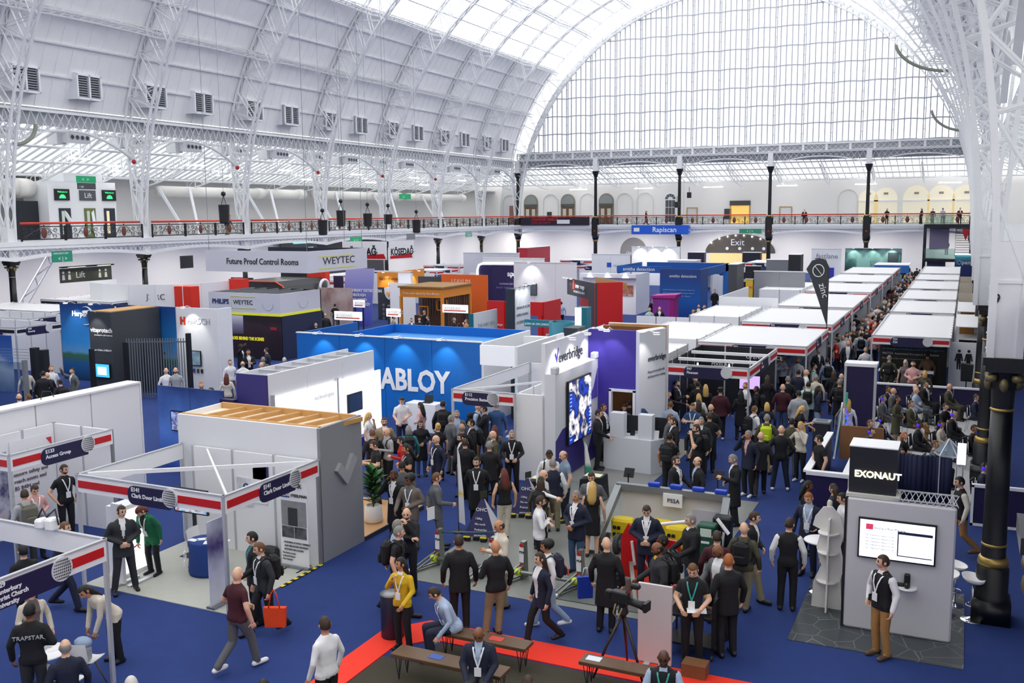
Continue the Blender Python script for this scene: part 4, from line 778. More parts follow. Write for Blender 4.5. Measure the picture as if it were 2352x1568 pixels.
for i,x in enumerate((-8.3,-7.2)): part('pendant_lamp', MB().lathe([(.02,.25),(.03,.15),(.09,0),(.02,0)],(x,33.0,2.1),10), EMW, t)
t = frow('white shell stand with an orange portrait poster and red header','F93','Polycomb',-9.4,-5.25,37.3,43.4); part('orange_poster', MB().box(-7.6,-6.0,43.3,43.33,.2,2.2), printm(['f39a3a','f5f5f7','8aa0b0','f39a3a'],1.2), t)
frow('white roofed shell stand, second beyond the orange poster stand','F91','Hotspot Ltd',-9.3,-5.25,45.0,52.2); t = frow('white roofed shell stand, third beyond the orange poster stand','F89','Dataforce UK',-9.25,-5.25,53.4,62.2); part('dark_sign', MB().box(-10.4,-9.5,53.3,53.4,2.2,2.5), mat('4b4d48'), t)
frow('white roofed shell stand, fourth along the crowded aisle','F85','Sentry',-9.2,-5.25,64.0,72.0); frow('white roofed shell stand, fifth along the crowded aisle','F81','Calder',-9.2,-5.25,73.5,82); frow('white roofed shell stand, last along the crowded aisle','F75','Argus',-9.2,-5.25,83.5,93)
RR = [('F24','F24',41.85,51),('F28','Opticon',52.1,59),('F32','Verity',60.1,67),('F36','Stratos',68.2,76),('F40','Nimbus',77.3,84),('F44','Merid',85,96)]
for i,(c,n,a,b) in enumerate(RR):
    t = shell(f'white roofed shell stand across the crowded aisle, {ordn[i]} beyond the theatre', -3.32, -.38, a, b, 2.5, 'NE', 'SW', {'S':(c,n)}, roof=True, at_=.48, pl=1.4)
    if i == 0:
        part('black_screen', MB().box(-3.1,-.5,a+1.6,a+1.65,.3,2.1), mat('2a2725',.5), t)
        for k,(s,sz,cc) in enumerate((('Discover why F24 are Europe\'s leading solution provider',.115,'6fb7d6'),('for Emergency Notification and Crisis Management',.115,'6fb7d6'),('FACT24  Automated Emergency Notification',.12,'f4f4f4'),('for alerts, crisis, voice and communication',.1,'d0d0d0'))): text(t,s,-3.0,a+1.58,1.95-k*.2,sz,mat(cc),'S')
        part('front_wall', MB().box(-.38,.75,a+.6,a+.66,0,2.3), PW, t)
        for x in (-.05,.3): part('pictogram', MB().tube([(x,a+.58,1.95),(x,a+.6,1.95)],.06,10).prism([(-.1,.55),(.1,.55),(.16,.25),(.1,.25),(.08,.4),(.07,-.1),(.02,-.1),(0,.2),(-.02,-.1),(-.07,-.1),(-.08,.4),(-.1,.25),(-.16,.25)],(0,-.02,0),o=(x,a+.6,1.3)), BLK2, t)
        part('counter', MB().box(-3.0,-1.0,a+.3,a+.8,0,1.0), mat('1d2433'), t); part('counter_top', MB().box(-3.05,-.95,a+.25,a+.85,1.,1.04), PW, t); text(t,'F24',-2.7,a+.28,.3,.5,PW,'S')
    else: part('back_stuff', MB().box(-.36,.6,a,a+.06,0,2.3), mat('e8dcc4',.7), t)
for i,(a,b) in enumerate(((46,51.5),(53,58.5))):
    t = thing('storage_rack',f'white metal rack holding brown cartons behind the shell stands, {["nearer","farther"][i]} one','rack',(.5,a+2,0)); fr = MB()
    for x in (-.25,1.1):
        for y in (a,b): fr.box(x-.03,x+.03,y-.03,y+.03,0,2.6)
    for z in (.6,1.3,2.0,2.55): fr.box(-.25,1.1,a,b,z-.03,z)
    part('frame', fr, PW, t)
    for k in range(6): single('carton', MB().box(-.3,.3,-.3,.3,0,.4), mat(['b5793a','8f5a2e','c58a48'][k%3],.7), f'brown carton on the {["nearer","farther"][i]} white rack, {ordn[k]} along', 'box', (0,0,0), 'cartons on racks'); COL.objects[-1].location = (.2+.45*(k%2),a+.6+.9*k*.95,[.6,1.3,2.0][k%3])
# stands west of the F row
for i,(x0,x1,y0,y1,h,rf) in enumerate(((-14.3,-9.6,33.5,36.5,2.5,True),(-12.4,-9.6,38,44,2.5,True),(-14.8,-12.6,36.8,41.5,2.5,True),(-12.0,-9.6,46,51.5,2.6,True),(-12.2,-9.6,64.5,72,2.5,True))):
    shell(f'plain white roofed shell stand inside the block, {ordn[i]} counting back', x0,x1,y0,y1,h,'SENW','',None,roof=rf,mod=1.5)
t = stand('white stand wall with two dark screens behind the roofed stands',-10.5,52); wl(t,-12.0,-8.9,52.3,52.36,0,3.0,PW); tv(t,'S',-11.1,-9.9,52.28,1.5,2.25,printm(['1a2436','dfe8f4','22314a'],3,.6)); tv(t,'S',-9.6,-8.6,52.28,1.6,2.2,printm(['1f4a8a','a9cdf0','16305e'],4,.6)); wl(t,-12.05,-12.,52.3,60,0,3.,PW)
t = thing('teardrop_flag','tall dark grey teardrop flag with a white ring emblem','flag',at(1893,748,2.5)+(0,)); fx, fy = at(1893,748,2.5)
p_ = [(0,2.2),(.1,2.5),(-.35,3.8),(-.7,4.75),(-.85,5.0),(-.62,5.38),(-.3,5.5),(0,5.4),(.12,5.1),(.12,2.5),(.04,2.2)]
part('sail', MB().prism(p_,(0,.02,0)), mat('33373b',.6), t, local=True); part('pole', MB().tube([(.1,0.02,0),(.12,.02,5.1),(-.05,.02,5.45),(-.5,.02,5.48)],.018,6), BLK2, t, True, local=True); part('ring', MB().tube([(-.32+.24*math.cos(R(a)),-.02,4.95+.27*math.sin(R(a))) for a in range(0,361,20)],.022,6), PW, t, True, local=True); part('bolt', MB().bar((-.48,-.02,5.15),(-.16,-.02,4.75),.035,.02), PW, t, local=True); part('base', MB().box(-.3,.5,-.3,.3,0,.03), BLK2, t, local=True)
o = text(t,'zinc',-.3,-.02,4.35,.42,PW,'S',local=True); o.rotation_euler = (PI/2,R(72),0)
# ---------------------------------------------------------------- stands further back
SKYP = ramp_mat([(0,'12385c'),(.2,'1d5a9a'),(.33,'3b6a38'),(.37,'5a9ad0'),(.5,'2a86d0'),(1,'123a80')],2,0,3.6,noise=.06,scale=1.5)
t = stand('blue sky graphic stand with a dark tower and white end wall',-34,31); wl(t,-38.3,-34.9,31.9,32.0,0,3.6,SKYP); wl(t,-34.9,-31.4,32.1,32.2,0,3.6,SKYP); wl(t,-31.4,-29.1,32.15,32.25,0,3.6,mat('f0f2f6')); wl(t,-29.1,-29.0,32.2,33.0,0,3.6,PW)
text(t,'Harper Chalice',-37.5,31.88,3.02,.34,PW,'S',bold=.01); text(t,'MAIN',-35.7,31.88,3.05,.25,PW,'S'); text(t,'INTEG',-35.7,31.88,2.8,.25,PW,'S'); part('arc_logo', MB().tube([(-36.6+.45*math.cos(R(a)),31.87,3.05+.42*math.sin(R(a))) for a in range(-110,120,15)],[.005+.04*math.sin(PI*i/15) for i in range(16)],6), PW, t, True)
part('tower', MB().box(-33.5,-32.2,29.3,32.0,0,3.6), mat('3a3e44',.5), t); part('tower_top', MB().box(-33.4,-32.3,29.4,31.9,3.6,3.63), WOOD, t); text(t,'vitaprotech',-33.4,29.28,2.75,.27,PW,'S',bold=.006); text(t,'innovating for a safer tomorrow',-33.2,29.28,2.6,.08,PW,'S'); text(t,'Harper Chalice | HIRSCH',-33.42,29.28,1.95,.11,PW,'S'); tv(t,'S',-33.3,-32.4,29.28,.85,1.4,mat('3fa6ea',.4,emit=.8)); part('screen_card', MB().box(-33.05,-32.55,29.2,29.21,.95,1.28), mat('f4f6fa',.4,emit=.7), t)
text(t,'HIRSCH',-30.75,32.13,2.9,.38,mat('b9bcc2'),'S'); text(t,'H',-31.15,32.13,2.88,.42,mat('e0452c'),'S',bold=.03); tv(t,'S',-30.7,-30.05,32.12,1.1,1.7,printm(['4d6272','7d94a4'],3,.4))
for i in range(4): part('reader', MB().box(-30.75+i*.22,-30.64+i*.22,32.1,32.14,.75,.92), mat(['3b2f7a','5a4a9a','3a4a48','30343a'][i]), t)
for i,(x,y) in enumerate(((-37.2,31.85),(-35.6,31.85),(-33.0,29.25),(-30.4,32.1))): spot_lamp(f'white arm spotlight over the blue sky graphic stand, {ordn[i]} along', (x,y,3.6), (x,y-.55,3.68), 55, 80)
t = thing('security_fence','grey mesh security fence panel between black posts in the blue sky stand','fence',(-29.5,29.5,0))
for i in range(24): part('bar', MB().bar((-31.4+i*.098,29.3+.045*i,.05),(-31.4+i*.098,29.3+.045*i,2.55),.03), mat('8a929a',.4,.5), t)
for z in (.2,2.4): part('rail', MB().bar((-31.4,29.3,z),(-29.1,30.35,z),.05), mat('6f767c',.4,.5), t)
for x,y,h in ((-31.45,29.28,2.4),(-29.05,30.38,2.75),(-32.3,28.3,2.2)): part('post', MB().box(x-.08,x+.08,y-.08,y+.08,0,h), BLK2, t)
t = thing('palisade_fence','short dark palisade fence with spiked tops in the blue sky stand','fence',(-31.9,30.6,0))
for i in range(7): part('pale', MB().prism([(-.05,0),(.05,0),(.05,2.1),(0,2.3),(-.05,2.1)],(0,.02,0),o=(-32.1+i*.17,30.9,0)), mat('2b3138',.5), t)
part('rail', MB().box(-32.2,-30.9,30.92,30.96,1.7,1.78), mat('2b3138'), t)
t = thing('perimeter_fence','clear perimeter fence with barbed wire top before the blue cloud graphic','fence',(-33,25.5,0)); part('pane', MB().box(-36,-32.8,25.5,25.52,0,2.0), glass_mat((.75,.82,.85),.12), t)
for i in range(4): part('wire', MB().bar((-36,25.4-.05*i,2.15+.1*i),(-32.6,25.6,2.15+.12*i),.015), STEEL, t)
part('post', MB().box(-32.85,-32.7,25.45,25.6,0,2.1), GREY, t)
t = stand('blue cloud graphic wall at the edge of the frame',-38,28.6); wl(t,-40.5,-37.3,28.4,28.5,0,2.5,ramp_mat([(0,'4a6a9a'),(.4,'c9d6e6'),(.6,'3f6fb8'),(1,'1f4c9c')],2,0,2.5,noise=.5,scale=.9))
for x,y in ((-33.9,26.9),(-33.0,26.6)): single('gate_post', MB().box(-.13,.13,-.13,.13,0,2.35), BLK2, 'thick black gate post beside the blue cloud graphic' if x<-33.5 else 'thick black gate post before the blue sky graphic','post',(0,0,0)); COL.objects[-1].location = (x,y,0)
BST = mat('1c1a20',.5); PST = mat('d9d3f0',.6)
for i,(x0,x1,y0,y1) in enumerate(((-52,-44.5,36.5,40),(-48,-42.5,33.5,36),(-46,-39.6,30.5,33),(-52,-46,42,46))): shell(f'white shell stand with a black header stripe near the lift side, {ordn[i]} counting back',x0,x1,y0,y1,2.5,'NW','SE',{'S':(None,None),'E':('D80','Security')},roof=i in (0,3),stripe=BST,pl=1.3)
part('navy_panel', MB().box(-41.9,-40.3,30.3,30.35,1.2,2.3), NAVY, stand('navy panel wall with white lettering under the black striped header',-41,30.3)); text(COL.objects[-1].parent,'UK Defence &',-41.8,30.28,1.6,.2,PW,'S')
# grey band tower
t = stand('square tower stand with pale grey band, yellow line and dark night graphic',-34.5,42); GB = mat('d9dae4',.5); NIGHT = ramp_mat([(0,'20141f'),(.55,'2c1b22'),(.75,'3a2a33'),(.85,'251a20'),(1,'2c1f26')],2,0,2.4,noise=.3,scale=1.2)
wl(t,-37,-32.2,40.35,40.45,2.45,3.5,GB,'band'); wl(t,-32.3,-32.2,40.45,43.8,2.45,3.5,GB,'band'); wl(t,-37,-32.2,40.33,40.45,2.33,2.45,mat('dfe02a',.5,emit=.15),'yellow_line'); wl(t,-32.3,-32.18,40.35,43.8,2.33,2.45,mat('dfe02a',.5,emit=.15),'yellow_line'); wl(t,-37,-32.2,40.36,40.44,0,2.33,NIGHT,'graphic'); wl(t,-32.3,-32.2,40.4,43.8,0,2.33,mat('1d2a4c'),'side'); wl(t,-37,-32.2,43.8,43.9,0,3.5,DGREY); wl(t,-37,-36.9,40.4,43.8,0,3.5,DGREY)
for i in range(6): part('roof_frame', MB().box(-36.8+i*.85,-36.7+i*.85,40.5,43.8,3.4,3.5), GREY, t)
part('light_beam_print', MB().box(-35.6,-34.7,40.34,40.36,1.3,2.3), ramp_mat([(0,'2c2230'),(.5,'8a86a0'),(1,'e9e6f0')],2,1.2,2.3), t)
text(t,'PHILIPS',-36.75,40.33,2.9,.36,mat('25316e'),'S',bold=.01); text(t,'WEYTEC',-35.3,40.33,2.9,.33,mat('2c2c30'),'S'); part('frame', MB().box(-35.45,-33.8,40.33,40.345,2.68,2.7).box(-35.45,-33.8,40.33,40.345,3.3,3.32).box(-35.45,-35.43,40.33,40.345,2.68,3.3), mat('e3e04a'), t)
for (x,y,f) in ((-33.0,40.33,0),(-32.19,42.3,1)): part('shield_outline', MB().tube([((x+.35*math.cos(R(a))) if not f else x, y if not f else y+.4*math.cos(R(a)), 2.95+.33*math.sin(R(a))) for a in range(180,361,20)],.008,5), mat('8b8ea0'), t)
text(t,'FOR THE HEROES BEHIND THE SCENES',-36.5,40.34,1.0,.24,mat('e8e030',.5,emit=.3),'S',bold=.006,sx=.75); part('red_mark', MB().box(-32.9,-32.5,40.34,40.36,1.6,1.75), mat('b02438'), t)
b = thing('hanging_banner','large pale grey hanging box banner lettered about control rooms','banner',(-35,41,4.5)); part('front', MB().box(-38.6,-31.5,42.0,42.08,4.5,5.66), GB, b); part('side', MB().box(-31.6,-31.5,42.08,47.5,4.5,5.66), GB, b); part('back', MB().box(-38.6,-31.6,47.42,47.5,4.5,5.66), mat('25283a'), b); text(b,'Future Proof Control Rooms',-37.1,41.98,4.93,.47,mat('33353d'),'S',bold=.006,sx=.88); text(b,'WEYTEC',-31.49,43.2,4.9,.55,mat('33353d'),'E',sx=1.4); part('lime_line', MB().box(-31.5,-31.49,42.8,46,5.3,5.36).box(-31.5,-31.49,42.8,46.3,4.66,4.72), mat('dbe07a'), b)
for x,y in ((-38.4,42.1),(-31.7,42.1),(-31.7,47.3)): part('wire', MB().bar((x,y,5.66),(x,y,26),.02), STEEL, b)
b = thing('hanging_banner','white hanging banner with bold dark name over a red triangle','banner',(-33,50,4.8)); part('front', MB().box(-34.95,-31.75,50.0,50.05,4.84,5.95), PW, b); part('side', MB().prism([(0,4.84),(2.2,4.84),(2.2,5.95),(0,5.95)],(.05,0,0),o=(-31.65,50.1,0),u=(.2,.98,0)), PW, b)
part('red_bar', MB().prism([(0,0),(2.95,0),(2.8,.3),(0,.16)],(0,-.01,0),o=(-34.75,50.0,4.9)), REDF, b); text(b,'KÖSEDAĞ',-34.8,49.98,5.12,.62,mat('1c1d22'),'S',bold=.02,sx=.82); part('red_bar', MB().prism([(0,0),(2.0,0),(1.9,.3),(0,.16)],(.01,-.005,0),o=(-31.6,50.15,4.9),u=(.2,.98,0)), REDF, b); text(b,'KÖSEDAĞ',-31.58,50.2,5.12,.55,mat('1c1d22'),math.atan2(.98,.2),bold=.02,sx=.8)
for x in (-34.8,-31.8): part('wire', MB().bar((x,50.02,5.95),(x,50.02,27),.02), STEEL, b)
# curved white stand
t = stand('curved white stand fascia with red boxes beyond the blue sky stand',-46,45); cv = [(-50.4,46.5),(-50.2,44.6),(-49.5,43.6),(-48,43.2),(-45.8,43.2),(-44,43.5),(-42.8,44.2),(-42.3,45.5),(-42.3,48.4)]
for a,b_ in zip(cv,cv[1:]): part('curved_panel', MB().bar((a[0],a[1],1.75),(b_[0],b_[1],1.75),.08,3.5), mat('f4f5f8'), t)
text(t,'JSaRC',-44.6,43.35,2.6,.5,mat('4a4c55'),.25); text(t,'Home Office',-47,43.1,2.0,.25,mat('c2c4cc'),'S'); wl(t,-42.9,-41.6,43.9,44.6,0,3.4,mat('e8301f'),'red_box'); wl(t,-42.25,-42.2,43.88,43.9,0,3.45,PW,'white_line'); wl(t,-42.3,-41.2,48.0,48.6,2.2,3.6,mat('e8301f'),'red_box')
t = stand('black arched roof pod stand with orange trim and white lettering',-43,53); part('pod', MB().prism([(0,0),(4,0),(4,2.2),(3.7,2.9),(3.1,3.2),(0,3.2)],(0,5,0),o=(-44.5,51.5,0)), mat('2b2d32',.4), t); part('orange_trim', MB().tube([(-44.5,51.48,3.2),(-41.4,51.48,3.2),(-40.8,51.48,2.9),(-40.5,51.48,2.2),(-40.5,51.48,0)],.06,6), mat('e8623a'), t); text(t,'HALO',-40.48,53.5,1.9,.4,PW,'E'); text(t,'SECURITY OPERATIONS',-44,51.46,2.4,.22,PW,'S'); text(t,'AND MONITORING',-44,51.46,2.1,.22,PW,'S')
part('white_emblem', MB().tube([(-40.47,55.6+.5*math.cos(R(a)),2.6+.5*math.sin(R(a))) for a in range(0,361,24)],.1,6), PW, t); wl(t,-46.5,-44.6,53,53.1,0,3.3,mat('2b2d32'))
t = stand('tall red pillar wall beside the black pod',-41.5,56.5); wl(t,-42.6,-41.0,56.5,57,0,3.6,mat('e2381a')); wl(t,-45,-42.6,56.6,57,0,3.6,mat('26282d'))
t = stand('stand wall with pale pink poster of a city',-38.5,55); wl(t,-40.6,-37.8,55,55.1,0,2.6,printm(['dccfce','c9b2ac','9a5a50'],.7)); wl(t,-41.4,-40.6,58,58.1,0,3.2,mat('2c3256'))
t = stand('sloping lilac banner wall about threat detection',-37.6,56); part('banner', MB().prism([(0,0),(2.4,0),(2.8,3.9),(.5,3.9)],(0,.08,0),o=(-39.4,56,0)), ramp_mat([(0,'5a66d8'),(.5,'7a80d8'),(1,'b9b6ec')],2,0,3.9), t)
for k,s in enumerate(('THREAT DETECTION','THROUGH','ACCLAIMED','TECHNOLOGY')): text(t,s,-38.8+.08*(3-k),55.97,2.3-k*.32,.27,PW,'S',bold=.012)
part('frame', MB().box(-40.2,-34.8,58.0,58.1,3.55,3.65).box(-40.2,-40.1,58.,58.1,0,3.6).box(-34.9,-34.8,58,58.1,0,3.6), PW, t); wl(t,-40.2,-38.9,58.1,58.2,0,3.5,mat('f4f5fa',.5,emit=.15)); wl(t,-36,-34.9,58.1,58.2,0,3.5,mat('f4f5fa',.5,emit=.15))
def kos(label,x,y,h,w): 
    t = thing('sign_stand',label,'sign',(x,y,0),group='white sign boards on legs'); part('board', MB().box(-w/2,w/2,-.05,.05,h-.45,h), mat('ffffff',.5,emit=.35), t, local=True); part('red_line', MB().box(-w/2+.1,w/2-.1,-.06,-.05,h-.36,h-.3), mat('e8552e'), t, local=True); text(t,'KÖSEDAĞ',-w/2+.15,-.06,h-.27,.22,mat('cfd0d4'),'S',local=True)
    for s in (-1,1): part('leg', MB().box(s*w*.36-.03,s*w*.36+.03,-.03,.03,0,h-.45), BLK2, t, local=True)
kos('white sign board with a red line among the tables',-29.4,42.4,2.5,1.7); kos('white sign board with a red line before the timber kiosk',-25.9,47.8,2.5,1.6); kos('small white sign board beside the timber kiosk counter',-29.1,46.4,2.3,.9); kos('small white sign board under the lilac banner',-33.5,49.5,2.4,.8)
single('white_counter', MB().box(-30.6,-28.6,45.0,45.8,0,.95), PW, 'long white counter with props before the black shield panel', 'counter', (-29.6,45.4,0))
# orange stand and timber kiosk
OR = mat('f0962e',.5); t = stand('orange banded stand with a black panel of shield emblems',-37.5,60); wl(t,-38.5,-36.6,59.3,59.4,2.35,3.55,OR,'orange_band'); wl(t,-36.7,-36.6,59.4,62.8,2.35,3.55,OR,'orange_band'); wl(t,-38.5,-36.6,59.32,59.4,0,2.35,mat('2f3136'),'black_panel'); text(t,'Guardhouse',-38.35,59.28,2.9,.34,mat('6a3a12'),'S'); text(t,'Security',-37.6,59.28,2.5,.3,PW,'S')
def shield(p,x,y,z,s,m1,m2): 
    sh = [(-.5,.5),(0,.62),(.5,.5),(.46,-.05),(.3,-.4),(0,-.65),(-.3,-.4),(-.46,-.05)]; a = part('shield', MB().prism([(q*s,w_*s) for q,w_ in sh],(0,-.02,0),o=(x,y,z)), m1, p); part('check', MB().prism([(-.25*s,.05*s),(-.12*s,.15*s),(-.02*s,0),(.28*s,.35*s),(.38*s,.2*s),(0,-.3*s)],(0,-.03,0),o=(x,y-.02,z)), m2, a)
shield(t,-37.55,59.3,1.95,.75,mat('c9cbd0'),OR)
for i in range(4): shield(t,-38.0,59.3,1.05-i*.32,.2,mat('8d9096'),DGREY); text(t,'GUARD',-37.7,59.3,1.0-i*.32,.14,PW,'S')
for i in range(2): spot_lamp(f'white lamp glaring over the orange band, {["first","second"][i]}', ((-37.6,59.3,3.55),(-36.6,61,3.55))[i], ((-37.6,58.7,3.5),(-36.0,61,3.5))[i], 60, 80)
WS = mat('5a3d2c',.6,noise=.25,scale=4); t = thing('timber_kiosk','timber slatted kiosk with an orange header and orange frames','kiosk',(-31,54.5,0)); part('header', MB().box(-32.6,-29.5,52.8,52.9,2.35,2.95), OR, t); part('header', MB().box(-29.6,-29.5,52.9,56.7,2.35,2.95), OR, t); part('roof', MB().box(-32.7,-29.4,52.7,56.8,2.95,3.05), mat('9a7440',.6,noise=.15,scale=2), t); text(t,'Times cover about by Guardhouse',-32.4,52.78,2.55,.19,PW,'S')
for i in range(16): part('slat', MB().box(-32.6+i*.2,-32.47+i*.2,55.6,55.66,0,2.35), WS, t)
for i in range(12): part('slat', MB().box(-29.62,-29.56,53+i*.3,53.18+i*.3,0,2.35), WS, t)
for x,y in ((-32.55,52.85),(-29.55,52.85),(-29.55,56.6)): part('post', MB().box(x-.08,x+.08,y-.08,y+.08,0,2.4), OR, t)
for (x,z,s) in ((-31.6,1.1,.7),(-30.3,1.5,.75)): part('orange_frame', MB().box(x,x+s,53.4,53.5,z,z+.06).box(x,x+s,53.4,53.5,z+s*.85,z+s*.85+.06).box(x,x+.06,53.4,53.5,z,z+s*.85).box(x+s-.06,x+s,53.4,53.5,z,z+s*.85), OR, t)
part('back_bar', MB().box(-32.4,-30,54.2,54.6,0,1.05), WS, t)
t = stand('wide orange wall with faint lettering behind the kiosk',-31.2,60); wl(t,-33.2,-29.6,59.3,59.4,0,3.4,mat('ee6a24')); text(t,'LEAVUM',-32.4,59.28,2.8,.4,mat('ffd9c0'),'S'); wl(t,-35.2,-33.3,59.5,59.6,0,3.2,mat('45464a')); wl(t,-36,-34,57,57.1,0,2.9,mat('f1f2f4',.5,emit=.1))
t = stand('apparel coloured rows of white shell headers far behind',-40,72)
for i in range(5): wl(t,-47+i*2.2,-45.2+i*2.2,70+i*.8,70.1+i*.8,0,2.6,PW)
# purple rounded stand
t = stand('deep purple stand with white lettering inside a glowing rounded outline',-32,70); PP = mat('2d2354',.5); wl(t,-34.25,-29.6,69.5,69.6,0,3.5,PP); wl(t,-29.7,-29.6,69.6,72,0,3.5,PP); wl(t,-36.2,-34.25,71,71.1,0,3.4,mat('241c50')); part('glow_outline', MB().tube([(-36.3,70.9,0),(-36.3,70.9,3.0),(-36.15,70.9,3.4),(-35.8,70.9,3.55),(-33,70.9,3.6),(-29.6,70.9,3.6)],.09,8), mat('ffffff',.4,emit=1.2), t, True); text(t,'apstec',-32.9,69.48,2.65,.58,PW,'S',bold=.02); text(t,'systems',-32.2,69.48,2.35,.25,PW,'S'); text(t,'HUMAN SECURITY SCANNER',-33.6,69.48,1.95,.22,mat('c9c2e8'),'S'); text(t,'SMART THREAT SCANNER TECHNOLOGY',-33.9,69.48,1.65,.2,mat('8a7fc0'),'S'); part('red_dot', MB().box(-30.85,-30.6,69.48,69.5,2.65,2.95), mat('e04a50'), t)
spot_lamp('white lamp washing the top of the deep purple wall', (-31.9,69.5,3.5), (-31.9,68.9,3.6), 60, 80)
# red stands
RD = mat('d81f1c',.5); t = stand('red open box stand behind the slim dark totem',-21,47); wl(t,-22.9,-21.9,45.8,45.9,0,3.0,RD); wl(t,-21.9,-21.8,45.9,48,0,3.0,RD); wl(t,-20.7,-19.7,45.8,45.9,2.3,3.0,RD); wl(t,-20.7,-20.5,45.8,45.9,0,2.3,RD); wl(t,-19.95,-19.75,45.8,45.9,0,2.3,RD); wl(t,-19.75,-19.65,45.9,48.2,0,3.0,RD); text(t,'inner range',-22.8,45.78,1.7,.18,PW,'S'); text(t,'inner',-19.64,46.1,1.2,.25,PW,'E')
t = stand('dark grey fascia stand with bright red side wall and timber lining',-21.5,62); d45 = (.64,-.77,0)
part('dark_fascia', MB().prism([(0,1.85),(6.0,1.85),(6.0,3.0),(0,3.0)],(.08,.06,0),o=(-25.6,64.0,0),u=d45), mat('47464a'), t); part('dark_leg', MB().prism([(4.6,0),(6.0,0),(6.0,1.85),(4.6,1.85)],(.08,.06,0),o=(-25.6,64,0),u=d45), mat('47464a'), t); part('red_side', MB().prism([(0,0),(1.9,0),(1.9,3.05),(0,3.05)],(-.06,.08,0),o=(-21.8,59.4,0),u=(.79,.61,0)), RD, t); text(t,'inner range',-24.4,62.5,2.45,.42,PW,math.atan2(-.77,.64),bold=.012); text(t,'INTEGRATED SECURITY',-24.6,62.7,2.1,.22,PW,math.atan2(-.77,.64)); part('red_letter', MB().prism([(1.3,2.3),(1.65,2.3),(1.65,2.95),(1.3,2.95)],(-.02,-.02,0),o=(-25.6,64,0),u=d45), mat('f05a50'), t)
for i in range(3): spot_lamp(f'small white lamp on the dark grey fascia, {ordn[i]} along', (-25.2+i*.5,63.4-i*.6,3.0), (-25.5+i*.5,63.1-i*.6,3.1), 25, 90)
part('timber_lining', MB().prism([(0,2.6),(6,2.6),(6,3.02),(0,3.02)],(.03,.03,0),o=(-23.9,65.2,0),u=d45), WOOD, t); part('red_inner', MB().prism([(0,0),(3,0),(3,1.8),(0,1.8)],(.05,.05,0),o=(-25,65,0),u=d45), RD, t)
# totem, teal stand and ice white corner
TEAL = mat('0d6e80',.5); t = thing('totem','tall slim totem, dark on one face and pale grey on the other','totem',(-19.6,42.2,0)); part('dark_face', MB().box(-19.85,-19.4,41.7,41.8,0,4.0), mat('2a3440'), t); part('pale_face', MB().box(-19.45,-19.4,41.8,43.6,0,4.0), mat('d2d8de'), t); part('core', MB().box(-19.83,-19.45,41.8,43.55,0,3.98), mat('2a3440'), t)
for k,s in enumerate(('ADVANCED ACCESS','UNITED SHARING','ACCESSED NAME')): text(t,s,-19.39,41.95,3.0-k*.35,.17,mat('7a828a'),'E')
for i in range(3): spot_lamp(f'white arm lamp on top of the slim totem, {ordn[i]}', (-19.5,42.2+i*.5,4.0), (-18.95+.0*i,42.0+i*.5,4.2), 18, 90)
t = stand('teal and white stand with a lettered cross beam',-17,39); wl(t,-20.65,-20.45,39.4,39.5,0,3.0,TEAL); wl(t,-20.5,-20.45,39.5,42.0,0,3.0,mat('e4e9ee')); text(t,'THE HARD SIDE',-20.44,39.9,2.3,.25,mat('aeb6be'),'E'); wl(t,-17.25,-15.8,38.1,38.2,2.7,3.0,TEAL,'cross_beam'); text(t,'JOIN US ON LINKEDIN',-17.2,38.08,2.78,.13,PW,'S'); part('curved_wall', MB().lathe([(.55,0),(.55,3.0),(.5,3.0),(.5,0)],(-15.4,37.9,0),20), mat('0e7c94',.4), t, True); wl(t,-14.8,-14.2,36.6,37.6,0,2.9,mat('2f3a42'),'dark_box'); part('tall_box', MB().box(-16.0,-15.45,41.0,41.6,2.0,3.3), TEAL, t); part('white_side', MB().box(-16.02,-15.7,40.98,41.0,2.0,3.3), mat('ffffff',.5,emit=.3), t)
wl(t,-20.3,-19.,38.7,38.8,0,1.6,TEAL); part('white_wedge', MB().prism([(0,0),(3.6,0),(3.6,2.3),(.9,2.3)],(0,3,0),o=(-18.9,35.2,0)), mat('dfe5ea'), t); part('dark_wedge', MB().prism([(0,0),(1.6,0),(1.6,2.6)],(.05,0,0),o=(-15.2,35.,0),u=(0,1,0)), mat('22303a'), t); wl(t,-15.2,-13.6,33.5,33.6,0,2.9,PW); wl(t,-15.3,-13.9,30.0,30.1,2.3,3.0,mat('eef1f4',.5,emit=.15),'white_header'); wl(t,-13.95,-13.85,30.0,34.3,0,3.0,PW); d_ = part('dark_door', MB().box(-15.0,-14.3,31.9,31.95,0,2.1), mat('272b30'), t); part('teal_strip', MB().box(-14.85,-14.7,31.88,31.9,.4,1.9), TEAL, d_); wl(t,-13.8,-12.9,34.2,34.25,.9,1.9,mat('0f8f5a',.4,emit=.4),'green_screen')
# picture frame stand
t = stand('white stand with framed industry photographs and lit scallops',-23.5,70); wl(t,-26.3,-22.1,69.0,69.1,0,3.0,mat('f2f3f6')); wl(t,-22.2,-22.1,69.1,72.4,0,3.0,mat('f2f3f6')); part('header', MB().box(-26.4,-22.0,68.6,69.0,2.75,3.05), PW, t)
PH = [['c9d0d8','5c6a78','9aa6b0'],['d9b9ae','8c4a3c','efe2dc'],['5d86b0','c5d5e2','8fb0cc'],['e3c9bc','a55a44','d8d4d0'],['9fb4c6','4f6a86','dfe6ec']]
for k,(x,z,w,h) in enumerate(((-26.2,1.2,.9,1.0),(-25.0,1.3,1.5,.9),(-25.0,.25,1.5,.9),(-23.2,1.4,.9,.8),(-26.2,.1,.9,.9))): part('photo', MB().box(x,x+w,68.96,68.99,z,z+h), printm(PH[k],1.6), t)
for i in range(3): spot_lamp(f'white downlight over the framed photographs, {ordn[i]} along', (-25.6+i*1.4,69,3.05), (-25.6+i*1.4,68.5,3.1), 60, 90)
